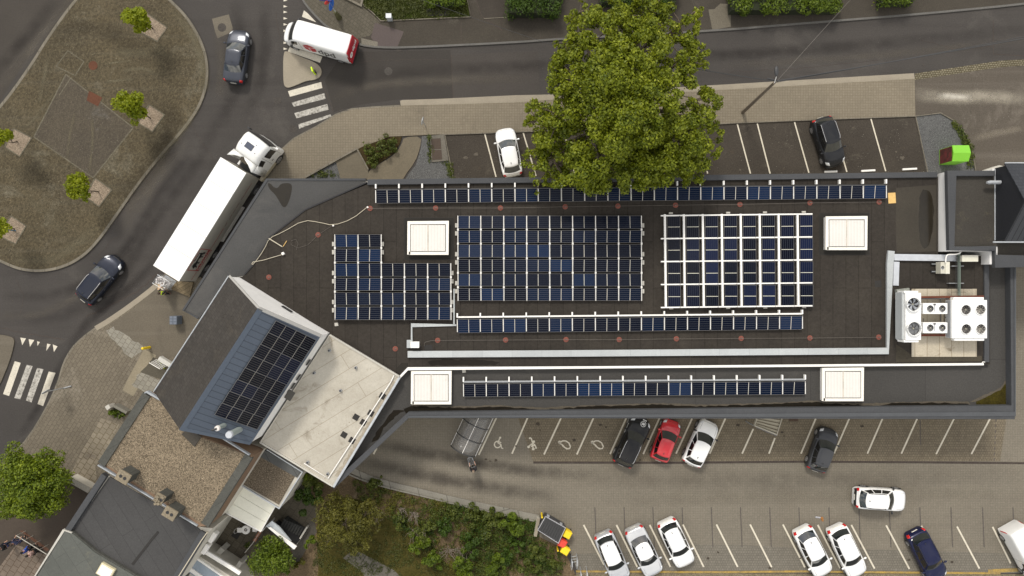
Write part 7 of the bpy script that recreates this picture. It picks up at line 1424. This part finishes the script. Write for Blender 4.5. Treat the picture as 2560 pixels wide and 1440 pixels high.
# green clothes container
ge = empty('recycling_container', W(2388, 388, 0), 0, 'bright lime green recycling container with photo print on its side, on the gravel', 'container')
lime = plain('lime_green', (.19, .50, .03), .45, var=.04)
g0, g1, g2, g3 = W(2384, 363, 1.9), W(2424, 363, 1.9), W(2424, 402, 1.9), W(2384, 402, 1.9)
m = MB(); x0, x1, y0, y1 = g0.x, g1.x, g3.y, g0.y; m.prism([(x0, y0), (x1, y0), (x1, y1), (x0, y1)], 0, 1.72); m.build('body', lime, ge)
ym = (y0+y1)/2; m = MB(); m.slab([(x0-.03, y1+.02, 1.78), (x0-.03, ym, 1.95), (x1+.08, ym, 1.95), (x1+.03, y1+.02, 1.78)], .08); m.slab([(x0-.03, ym, 1.95), (x0-.03, y0-.02, 1.78), (x1+.0, y0-.02, 1.78), (x1+.08, ym, 1.95)], .08); m.build('lid', lime, ge)
pm_, pn_, pl2, pb2 = nodes('photo_print'); vo = pn_.new('ShaderNodeTexVoronoi'); vo.inputs['Scale'].default_value = 5; cr2 = pn_.new('ShaderNodeValToRGB')
for k, (q, c_) in enumerate(((0, (.05, .02, .015)), (.3, (.30, .22, .18)), (.5, (.10, .11, .03)), (.7, (.5, .47, .44)), (1, (.16, .03, .03)))):
    e = cr2.color_ramp.elements[0] if k == 0 else (cr2.color_ramp.elements[1] if k == 4 else cr2.color_ramp.elements.new(q)); e.position = q; e.color = (*c_, 1)
gg = pn_.new('ShaderNodeNewGeometry'); pl2.new(gg.outputs['Position'], vo.inputs['Vector']); sp = pn_.new('ShaderNodeSeparateColor'); pl2.new(vo.outputs['Color'], sp.inputs[0]); pl2.new(sp.outputs[0], cr2.inputs[0]); pl2.new(cr2.outputs[0], pb2.inputs['Base Color'])
m = MB(); m.add([(x0-.006, y0+.03, .1), (x0-.006, y1-.03, .1), (x0-.006, y1-.03, 1.7), (x0-.006, y0+.03, 1.7)], [(3, 2, 1, 0)]); o = m.build('printed_side', pm_, ge); md = o.modifiers.new('t', 'SOLIDIFY'); md.thickness = .008
# waste container and bins
we = empty('waste_container', W(1385, 1330, 0), 0, 'dark ribbed waste container with pale rim beside the coloured bins', 'container')
q4 = P([(1364, 1292), (1413, 1320), (1396, 1357), (1345, 1325)], 1.35); m = MB(); m.prism(q4, .15, 1.25); m.build('body', plain('cont_dark', (.05, .05, .055), .6), we); m = MB(); m.ribbon(q4+[q4[0]], .07, 1.2, 1.36); m.build('rim', plain('rim_grey', (.40, .40, .42), .5), we)
ldm = plain('lid_dark', (.028, .028, .028), .5)
for k in range(9):
    q, q2 = (k+.04)/9, (k+.92)/9; m = MB(); m.slab([q4[0].lerp(q4[1], q)+Vector((0, 0, .02)), q4[0].lerp(q4[1], q2)+Vector((0, 0, .02)), q4[3].lerp(q4[2], q2)+Vector((0, 0, .02)), q4[3].lerp(q4[2], q)+Vector((0, 0, .02))], .05); m.build('lid_rib', ldm, we)
m = MB(); m.prism([q4[0].lerp(q4[2], .02), q4[1].lerp(q4[3], .02), q4[2].lerp(q4[0], .02), q4[3].lerp(q4[1], .02)], 1.25, 1.32); m.build('lid_base', dark_m, we)
m = MB()
for (x, y) in ((1370, 1291), (1402, 1311)): p = W(x, y, 1.0); m.box((p.x, p.y, .9), (.22, .22, .3), -.5)
m.build('lifting_lug', grey_m, we)
def bin_(px, py, rz, mat, label):
    p = W(px, py, 1.0); tt = empty('wheeled_bin', (p.x, p.y, .01), rz, label, 'bin', 'coloured wheeled bins'); m = MB(); m.add([(-.24, -.22, .08), (.24, -.22, .08), (.24, .22, .08), (-.24, .22, .08), (-.32, -.29, .98), (.32, -.29, .98), (.32, .29, .98), (-.32, .29, .98)], [(3, 2, 1, 0), (4, 5, 6, 7), (0, 1, 5, 4), (1, 2, 6, 5), (2, 3, 7, 6), (3, 0, 4, 7)]); m.build('tub', mat, tt, world=False, bevel=.02)
    m = MB(); m.add([(-.35, -.32, 1.0), (.35, -.32, 1.0), (.35, .32, 1.0), (-.35, .32, 1.0), (-.27, -.25, 1.08), (.27, -.25, 1.08), (.27, .25, 1.08), (-.27, .25, 1.08)], [(3, 2, 1, 0), (4, 5, 6, 7), (0, 1, 5, 4), (1, 2, 6, 5), (2, 3, 7, 6), (3, 0, 4, 7)]); m.build('lid', mat, tt, world=False, bevel=.02)
    m = MB(); m.tube([(-.25, .36, .98), (.25, .36, .98)], .02, 6); m.build('handle', mat, tt, world=False); m = MB(); [m.cyl((sx, .22, .1), (sx+.05, .22, .1), .1, n=12) for sx in (-.3, .25)]; m.build('wheels', tyre_m, tt, world=False)
bin_(1418, 1336, math.radians(-28), yellow_p, 'yellow wheeled bin at the upper right corner of the dark container')
bin_(1406, 1359, math.radians(-28), red_p, 'red wheeled bin between the two yellow bins')
bin_(1413, 1377, math.radians(-32), yellow_p, 'yellow wheeled bin nearest the bicycle racks')
rk = empty('cycle_rack', W(1438, 1405, 0), 0, 'galvanised upright racks at the lower left corner of the car park', 'rack')
for (x, y) in ((1427, 1400), (1440, 1397), (1464, 1428), (1449, 1430)):
    m = MB(); p = W(x, y, 0); n_ = 7
    m.tube([(p.x-.03, p.y-.45, 0), (p.x-.03, p.y-.35, 1.2), (p.x, p.y, 1.5), (p.x+.03, p.y+.35, 1.2), (p.x+.03, p.y+.45, 0)], .03, 5); m.tube([(p.x-.03, p.y-.4, .6), (p.x+.03, p.y+.4, .6)], .02, 5); m.build('hoop', zinc_b, rk)
m = MB()
for y in (1392, 1399, 1406): m.tube([tuple(W(1428, y, .3)), tuple(W(1441, y-2, .3))], .02, 5)
m.build('cross_bar', zinc_b, rk)
# courtyard table, chairs, pots
te = empty('garden_table', W(613, 1325, 0), 0, 'round white garden table with a plant in the middle of the courtyard', 'table'); p = W(614, 1325, .75); m = MB(); n = 24; V = []
for r_, z_ in ((.36, .74), (.36, .70), (.14, .70), (.14, .74)): V += [(p.x+r_*math.cos(2*math.pi*i/n), p.y+r_*math.sin(2*math.pi*i/n), z_) for i in range(n)]
m.add(V, [(k*n+i, k*n+(i+1) % n, ((k+1) % 4)*n+(i+1) % n, ((k+1) % 4)*n+i) for k in range(4) for i in range(n)]); m.build('table_top', white_m, te); m = MB(); m.cyl((p.x, p.y, 0), (p.x, p.y, .72), .05, n=10); m.cyl((p.x, p.y, 0), (p.x, p.y, .04), .22, n=14); m.build('pedestal', white_m, te)
for i, (x, y, rz, lb) in enumerate(((598, 1326, math.pi, 'white metal garden chair left of the round table'), (636, 1324, 0, 'white metal garden chair right of the round table'))):
    p = W(x, y, .5); tt = empty('garden_chair', (p.x, p.y, 0), rz, lb, 'chair', 'garden chairs'); m = MB(); m.box((0, 0, .44), (.38, .40, .03)); m.build('seat', white_m, tt, world=False); m = MB(); m.tube([(.18, -.19, .45), (.26, -.16, .85), (.27, 0, .92), (.26, .16, .85), (.18, .19, .45)], .014, 5); m.build('backrest', white_m, tt, world=False)
    for sx in (-.16, .16):
        for sy in (-.16, .16): m = MB(); m.tube([(sx, sy, 0), (sx, sy, .44)], .012, 5); m.build('leg', white_m, tt, world=False)
tag(sheet('door_mat', [(587, 1327), (603, 1334), (593, 1349), (578, 1339)], .05, dark_sq, kind=None), 'dark doormat on the courtyard paving by the round table', 'mat')
pf = plain('terracotta', (.38, .13, .06), .7)
fe = empty('balcony_fence', W(635, 1345, 0), 0, 'thin courtyard railing hung with red flower boxes', 'railing'); m = MB(); m.tube([tuple(W(650, 1330, 1.0)), tuple(W(632, 1358, 1.0)), tuple(W(612, 1382, 1.0))], .03, 5); m.build('handrail', concr, fe)
for i, (x, y) in enumerate(((649, 1332), (644, 1339), (638, 1349))): m = MB(); p = W(x, y, .9); m.box((p.x, p.y, .85), (.30, .2, .2), 1.0); m.build('flower_box', pf, fe)
for i, (x, y) in enumerate(((718, 1326), (724, 1332), (729, 1338), (734, 1344), (738, 1350))):
    p = W(x, y, .3); tt = empty('flower_pot', (p.x, p.y, .1), 0, 'terracotta pot on the stair edge, %s from the top' % ORD[i+1], 'flower pot', 'pots along the stairs'); m = MB(); m.cyl((p.x, p.y, .1+.5), (p.x, p.y, .75), .06, .085, n=12); m.build('pot', pf, tt, smooth='auto'); m = MB(); m.cyl((p.x, p.y, .74), (p.x, p.y, .76), .075, n=12); m.build('soil', soil_m, tt)
# ---------------------------------------------------------------- trees and plants
lf_big = leafmat('plane_leaves', (.048, .078, .004), (.275, .310, .012), (.50, .50, .07), .28)
lf_young = leafmat('young_leaves', (.14, .19, .006), (.33, .36, .010), (.44, .44, .04), .42)
lf_round = leafmat('round_tree_leaves', (.030, .060, .003), (.19, .245, .006), (.32, .36, .02), .2)
lf_hedge = leafmat('hedge_leaves', (.018, .04, .004), (.07, .12, .008), (.12, .17, .02), .25)
lf_shrub = leafmat('shrub_leaves', (.034, .056, .008), (.125, .145, .020), (.24, .21, .06), .25)
lf_olive = leafmat('olive_foliage', (.055, .055, .008), (.16, .15, .018), (.28, .20, .04), .2)
lf_grass = leafmat('grass_blades', (.03, .042, .006), (.09, .10, .018), (.17, .15, .05), .2)
lf_ever = leafmat('evergreen_foliage', (.036, .066, .004), (.145, .20, .008), (.25, .28, .02), .25)
twig_m = plain('dead_twig', (.24, .20, .165), .8, var=.2)
def limb(m, a, b, r0, r1, rnd, wob=.15, n=5):
    a = Vector(a); b = Vector(b); pts = [a]; L_ = (b-a).length
    for k in range(1, n): q = k/n; pts.append(a.lerp(b, q)+Vector((rnd.uniform(-wob, wob), rnd.uniform(-wob, wob), rnd.uniform(-wob, wob)*.5))*L_*.3)
    pts.append(b); m.tube(pts, [r0+(r1-r0)*k/n for k in range(n+1)], 7); return pts
def tree(px, py, label, cat, blobs, n, lsize, lmat, trunk_r, height, group=None, seed=1, zb=.1, inner=.3, up=.35, stake=None, sub=40, subr=.34):
    rnd = random.Random(seed); p = W(px, py, 0); t = empty('tree', (p.x, p.y, zb), 0, label, cat, group); m = MB()
    top = Vector(max(blobs, key=lambda b: b[3])[:3]); fork = Vector((p.x, p.y, zb)).lerp(Vector((top.x, top.y, height*.35)), .9)
    limb(m, (p.x, p.y, zb), fork, trunk_r, trunk_r*.72, rnd, .04)
    bb = []
    for b in blobs:
        limb(m, fork, (b[0], b[1], b[2]), trunk_r*.55, trunk_r*.12, rnd, .2)
        k = max(4, int(sub*b[3]**2/sum(q[3]**2 for q in blobs)))
        for _ in range(k):
            d_ = Vector((rnd.gauss(0, 1), rnd.gauss(0, 1), rnd.gauss(.15, .8))); d_.normalize(); rr_ = b[3]*rnd.uniform(.40, 1.0); c_ = Vector(b[:3])+Vector((d_.x*rr_, d_.y*rr_, d_.z*rr_*.7)); s_ = b[3]*subr*rnd.uniform(.7, 1.35)
            bb.append((c_.x, c_.y, c_.z, s_, .8)); 
            if rnd.random() < .5: limb(m, (b[0], b[1], b[2]), c_, trunk_r*.12, trunk_r*.03, rnd, .2, 3)
    m.build('trunk', bark, t, smooth='auto'); leaf_mesh('crown', bb, n, lsize, lmat, t, seed=seed, inner=inner, up=up)
    if stake: m = MB(); m.tube([(p.x+.2, p.y, zb), (p.x+.1, p.y, 1.5)], .04, 6); m.tube([(p.x+.15, p.y, 1.2), (p.x-.3, p.y+.1, 1.3)], .04, 6); m.build('stake', stake, t)
    return t
def B(px, py, z, rpx): k = (1-z/H)/S; v = W(px, py, z); return (v.x, v.y, z, rpx*k)
big = [B(1560, 250, 11.5, 130), B(1445, 200, 10, 75), B(1400, 290, 9, 85), B(1385, 400, 7.5, 66), B(1500, 400, 9, 95), B(1620, 400, 9, 85), B(1700, 340, 9.5, 95), B(1740, 250, 9, 60), B(1710, 150, 9.5, 68), B(1740, 110, 8, 50), B(1600, 130, 11.5, 85), B(1520, 70, 10.5, 80), B(1620, 40, 10, 75), B(1450, 30, 8.5, 48), B(1415, 110, 8.5, 48), B(1345, 300, 7.5, 42), B(1730, 420, 7.5, 55), B(1580, 440, 7.5, 42), B(1372, 450, 6.5, 25), B(1735, 30, 8, 35), B(1765, 300, 8, 40), B(1560, 170, 12.5, 75), B(1640, 270, 12, 75), B(1610, 460, 7.2, 30), B(1328, 300, 7.0, 34), B(1345, 400, 7.0, 40), B(1350, 452, 6.5, 34), B(1775, 360, 7.5, 42), B(1700, 60, 9, 50), B(1440, 150, 9.5, 60)]
tree(1512, 326, 'huge plane tree with broad yellow-green crown overhanging the street and roof', 'tree', big, 125000, .10, lf_big, .55, 11, seed=5, sub=640, subr=.205, inner=.55, up=.3)
pt_ = [((383, 72), [(342, 42, 3.3, 24), (330, 28, 2.8, 15), (352, 60, 2.6, 18), (362, 64, 2.2, 12)], 'young tree with bright green crown in the topmost pit of the paved island'), ((378, 297), [(325, 268, 3.3, 26), (308, 255, 2.8, 14), (330, 292, 2.8, 18), (345, 250, 2.8, 14), (355, 280, 2.3, 12)], 'young airy tree in the pit beside the right kerb of the paved island'), ((45, 354), [(5, 338, 3.3, 18), (-12, 345, 3, 20), (24, 345, 2.3, 10)], 'young tree cut by the left edge of the picture'), ((248, 480), [(192, 468, 3.3, 22), (175, 480, 2.8, 12), (205, 485, 2.7, 14), (212, 492, 2.1, 7)], 'young tree in the pit nearest the lower curve of the paved island'), ((36, 577), [(-10, 566, 3.2, 20), (3, 572, 2.5, 8)], 'young tree tied to a blue stake at the left edge of the picture')]
for i, (b_, cs, lb) in enumerate(pt_): tree(b_[0], b_[1], lb, 'tree', [B(q[0], q[1], q[2], q[3]*1.22) for q in cs], 3000 if i in (0, 1) else 2000, .10, lf_young, .06, 3.2, 'young trees on the paved island', seed=20+i, zb=.12, sub=26, subr=.42, stake=plain('blue_stake', (.02, .14, .25), .6) if i == 4 else None)
rnd_b = [B(85, 1205, 4.6, 78), B(40, 1235, 4.0, 60), B(120, 1235, 4.0, 58), B(60, 1165, 4.0, 55), B(130, 1175, 4.0, 48), B(20, 1270, 3.4, 30), B(80, 1265, 3.6, 36), B(-15, 1190, 4, 45)]
tree(118, 1180, 'dense round-crowned green tree at the left edge above the grey-green roof', 'tree', rnd_b, 34000, .085, lf_round, .22, 4.6, seed=41, sub=210, subr=.27, inner=.35, up=.3)
ol = [B(862, 1310, 3.4, 56), B(825, 1275, 2.8, 40), B(915, 1285, 2.7, 42), B(890, 1355, 2.4, 40), B(825, 1345, 2.4, 36), B(850, 1250, 2.4, 26), B(940, 1310, 2.0, 22), B(805, 1305, 2.2, 24)]
tree(880, 1290, 'feathery olive-brown bushy tree in the garden beside the stone path', 'tree', ol, 15000, .065, lf_olive, .12, 3.2, seed=51, zb=0, sub=200, subr=.24, inner=.6)
ev = [B(680, 1395, 2.8, 44), B(660, 1415, 2.4, 34), B(705, 1385, 2.4, 28), B(672, 1360, 2.2, 22)]
tree(695, 1370, 'dense bright green evergreen between the courtyard and the brick path', 'tree', ev, 7000, .08, lf_ever, .12, 2.6, seed=61, zb=0, sub=60, subr=.4)
def shrub(px, py, z, rpx, n, mat, label, seed, cat='shrub', grp=None, ls=.08, sub=14, extra=()):
    rnd = random.Random(seed); v = W(px, py, 0); t = empty('shrub', (v.x, v.y, 0), 0, label, cat, grp); bl = []
    for (x, y, zz, r_) in [(px, py, z, rpx)]+list(extra):
        c_ = B(x, y, zz*.6, r_)
        st_ = rnd.uniform(.6, 1.0); an_ = rnd.uniform(0, 3.14)
        for _ in range(sub): a = rnd.uniform(0, 6.28); q = rnd.uniform(0, 1.05)*c_[3]; ex, ey = q*math.cos(a)*1.25, q*math.sin(a)*st_; bl.append((c_[0]+ex*math.cos(an_)-ey*math.sin(an_), c_[1]+ex*math.sin(an_)+ey*math.cos(an_), zz*rnd.uniform(.25, .95), c_[3]*rnd.uniform(.14, .38), .8))
    leaf_mesh('foliage', bl, n, ls, mat, t, seed=seed); m = MB()
    for k in range(5): limb(m, (v.x, v.y, 0), (v.x+rnd.uniform(-.3, .3), v.y+rnd.uniform(-.3, .3), z*.7), .03, .008, rnd)
    m.build('stems', bark, t); return t
G_ = [(1000, 1300, 1.2, 18, 900, lf_shrub, 'small green shrub left of the dead twigs'), (1060, 1330, 1.4, 24, 1500, lf_shrub, 'green shrub just below the dead twigs'), (1110, 1310, 1.0, 26, 1100, lf_hedge, 'dark low shrub above the second dead bush'), (1175, 1290, 1.2, 22, 1200, lf_shrub, 'green shrub right of the dead twigs in mid garden'), (1050, 1365, 1.5, 26, 1900, lf_ever, 'bright leafy shrub below the first dead bush'), (1230, 1310, 1.2, 28, 1600, lf_shrub, 'spreading green shrub in the right part of the garden'), (1285, 1318, 1.4, 30, 2000, lf_ever, 'bright leafy shrub beside the kerb wall end'), (1175, 1360, 1.3, 26, 1500, lf_hedge, 'dark green shrub in the lower middle of the garden'), (1080, 1400, 1.6, 24, 1700, lf_ever, 'leafy shrub at the lower edge left of the second dead bush'), (1160, 1415, 1.6, 30, 2300, lf_ever, 'yellow-green shrub at the bottom edge of the garden'), (1230, 1420, 1.7, 30, 2300, lf_ever, 'large yellow-green shrub at the bottom edge by the racks'), (1265, 1395, 1.2, 20, 1200, lf_hedge, 'dark round shrub left of the bare soil'), (1340, 1385, 1.0, 22, 1300, lf_shrub, 'low shrub on the bare soil below the container'), (1330, 1425, 1.1, 26, 1400, lf_shrub, 'low shrub at the bottom right of the garden'), (780, 1205, 1.8, 30, 2600, lf_shrub, 'dense dark bush beside the small annex'), (775, 1245, 1.6, 30, 2400, lf_hedge, 'dark bush with white flecks above the stairs'), (765, 1185, 2.6, 14, 700, lf_ever, 'light green sprig at the pale roof corner'), (935, 1205, .9, 18, 700, lf_shrub, 'tuft under the border walk, left one'), (770, 1355, .9, 13, 500, lf_ever, 'small green bush between stairs and garden path'), (715, 1420, 1.2, 18, 900, lf_ever, 'small bright bush beside the brick path'), (745, 1410, .9, 14, 500, lf_olive, 'small reddish-brown bush right of the brick path'), (1385, 1410, .9, 18, 800, lf_shrub, 'low shrub left of the racks'), (1130, 1275, .8, 20, 800, lf_shrub, 'tuft under the border walk, middle one'), (1220, 1288, .8, 20, 800, lf_shrub, 'tuft under the border walk, right one'), (1290, 1360, .9, 16, 700, lf_hedge, 'dark tuft below the bright shrub by the kerb wall'), (618, 1362, .7, 8, 260, lf_shrub, 'small potted plant in the courtyard')]
for i, a in enumerate(G_): shrub(a[0], a[1], a[2], a[3], a[4], a[5], a[6], 100+i, grp='garden shrubs' if i < 25 else None)
leaf_mesh('x', [(0, 0, -5, .01)], 1, .001, lf_shrub) if False else None
shrub(950, 372, .8, 22, 1900, lf_shrub, 'low mixed shrub with yellow flowers filling the planted bed by the pavement', 140, ls=.075, sub=12, extra=[(925, 378, .7, 18), (975, 358, .7, 18), (985, 362, .5, 12), (940, 398, .6, 18), (912, 370, .7, 12)])
# dead bushes
for i, (x, y, r_, lb) in enumerate(((1040, 1285, 14, 'small grey dead bush on the left in the garden'), (956, 1283, 9, 'tiny dead twig bush leftmost in the garden'), (1010, 1275, 12, 'thin dead bush between the other two twig bushes'), (1045, 1330, 24, 'large fan of bare dead branches in the garden'), (1130, 1380, 24, 'purple-brown dead bush near the bottom of the garden'), (1165, 1375, 20, 'faded dead bush beside the purple-brown one'))):
    rnd = random.Random(200+i); v = W(x-8, y-6, 0); t = empty('dead_bush', (v.x, v.y, 0), 0, lb, 'dead bush', 'dead bushes in the garden'); m = MB(); rr_ = r_/S
    for k in range(16):
        a = rnd.uniform(0, 6.28); q = rnd.uniform(.5, 1.1)*rr_*1.2; tip = Vector((v.x+math.cos(a)*q+.25, v.y+math.sin(a)*q-.2, rnd.uniform(.6, 1.3))); pts = limb(m, (v.x, v.y, .02), tip, .022, .006, rnd, .25, 4)
        for _ in range(3): b_ = pts[rnd.randint(2, 4)]; limb(m, b_, b_+Vector((rnd.uniform(-.3, .3), rnd.uniform(-.3, .3), rnd.uniform(.1, .3))), .010, .003, rnd, .2, 2)
    m.build('branches', twig_m, t)
# ground cover (uncountable)
def scatter(name, poly, n, size, mat, z=.05, h=.12, seed=1, kind='stuff', dens=None):
    r = random.Random(seed); Pp = [W(*p) for p in poly]; xs = [p.x for p in Pp]; ys = [p.y for p in Pp]; bl = []
    def inside(x, y):
        c_ = False; j = len(Pp)-1
        for i in range(len(Pp)):
            if (Pp[i].y > y) != (Pp[j].y > y) and x < (Pp[j].x-Pp[i].x)*(y-Pp[i].y)/(Pp[j].y-Pp[i].y)+Pp[i].x: c_ = not c_
            j = i
        return c_
    cl = [(r.uniform(min(xs), max(xs)), r.uniform(min(ys), max(ys))) for _ in range(dens or 40)]
    tries = 0
    while len(bl) < n//14 and tries < n*3:
        tries += 1; cx, cy = r.choice(cl); x = r.gauss(cx, .7); y = r.gauss(cy, .7)
        if inside(x, y): bl.append((x, y, z+h*.4, r.uniform(.10, .26), .35))
    o = leaf_mesh(name, bl, n, size, mat, seed=seed, up=.5); o['kind'] = kind; return o
gpoly = [(880, 1195), (985, 1225), (1135, 1260), (1290, 1293), (1340, 1303), (1342, 1342), (1405, 1372), (1430, 1440), (1150, 1440), (1080, 1385), (1000, 1315), (900, 1245)]
scatter('ground_cover', gpoly, 15000, .06, lf_shrub, .05, .35, 3, dens=64)
scatter('dry_ground_cover', gpoly, 11000, .055, lf_olive, .05, .25, 13, dens=50)
scatter('dark_ground_cover', gpoly, 12000, .06, lf_hedge, .05, .4, 23, dens=34)
scatter('grass', [(800, 1300), (900, 1245), (1000, 1315), (1100, 1395), (1160, 1440), (780, 1440)], 9000, .05, lf_grass, .02, .08, 4, dens=60)
scatter('lawn_grass', [(906, 0), (914, 18), (932, 30), (953, 52), (1172, 43), (1166, 0)], 8000, .055, lf_grass, .16, .1, 5, dens=60)
scatter('edge_weeds', [(2375, 298), (2400, 318), (2428, 362), (2436, 425), (2415, 425), (2412, 370), (2390, 325)], 1800, .06, lf_shrub, .03, .15, 6, dens=16)
scatter('edge_weeds', [(1070, 340), (1079, 340), (1083, 405), (1072, 403)], 500, .05, lf_shrub, .03, .12, 7, dens=10)
scatter('edge_weeds', [(1100, 402), (1125, 402), (1134, 443), (1122, 443), (1118, 412)], 600, .05, lf_shrub, .03, .12, 8, dens=8)
scatter('edge_weeds', [(770, 438), (812, 425), (850, 430), (845, 442), (775, 442)], 500, .05, lf_shrub, .03, .12, 9, dens=6)
# hedges along the top
def hedge(x0, x1, y0, y1, z, label, n, seed, mat=lf_hedge):
    a, b = W(x0, y0, z), W(x1, y1, z); t = empty('hedge', ((a.x+b.x)/2, (a.y+b.y)/2, .1), 0, label, 'hedge', 'trimmed hedges along the upper edge'); rnd = random.Random(seed); bl = []
    for _ in range(90): bl.append((rnd.uniform(a.x+.2, b.x-.2), rnd.uniform(b.y+.25, a.y-.25), rnd.uniform(.5, z-.25), .42, .9))
    for _ in range(70): bl.append((rnd.uniform(a.x+.2, b.x-.2), rnd.uniform(b.y+.25, a.y-.25), z-.3+rnd.uniform(-.05, .1), .38, .7))
    m = MB(); m.box(((a.x+b.x)/2, (a.y+b.y)/2, z/2-.15), (b.x-a.x-.5, a.y-b.y-.5, z-.6)); m.build('inner_branches', plain('hedge_core', (.015, .02, .006), .95) if 'hedge_core' not in MATS else MATS['hedge_core'], t); leaf_mesh('foliage', bl, n, .075, mat, t, seed=seed, up=.5)
hedge(1262, 1405, -70, 34, 1.7, 'dark hedge at the top edge left of the big tree', 9000, 1)
hedge(1826, 2112, -60, 27, 1.6, 'long bright hedge at the top edge right of the big tree', 15000, 2, lf_ever)
hedge(2204, 2298, -60, 9, 1.5, 'short hedge cut by the top edge further right', 4000, 3, lf_ever)
hedge(1060, 1160, -60, 12, 1.2, 'bright bushes at the back of the lawn', 5000, 4, lf_ever)
hedge(1500, 1700, -60, 8, 1.6, 'hedge behind the top of the big tree', 6000, 5)
sh5 = shrub(290, 1033, .7, 13, 1100, lf_ever, 'trimmed green plants inside the low wall planter', 150, ls=.06, sub=14, extra=[(278, 1027, .7, 9), (303, 1040, .7, 9)])
shrub(398, 905, .5, 5, 220, lf_young, 'tiny yellow-green bush in the white trough, left one', 151, ls=.05, sub=5); shrub(408, 914, .5, 6, 260, lf_young, 'tiny yellow-green bush in the white trough, right one', 152, ls=.05, sub=5)
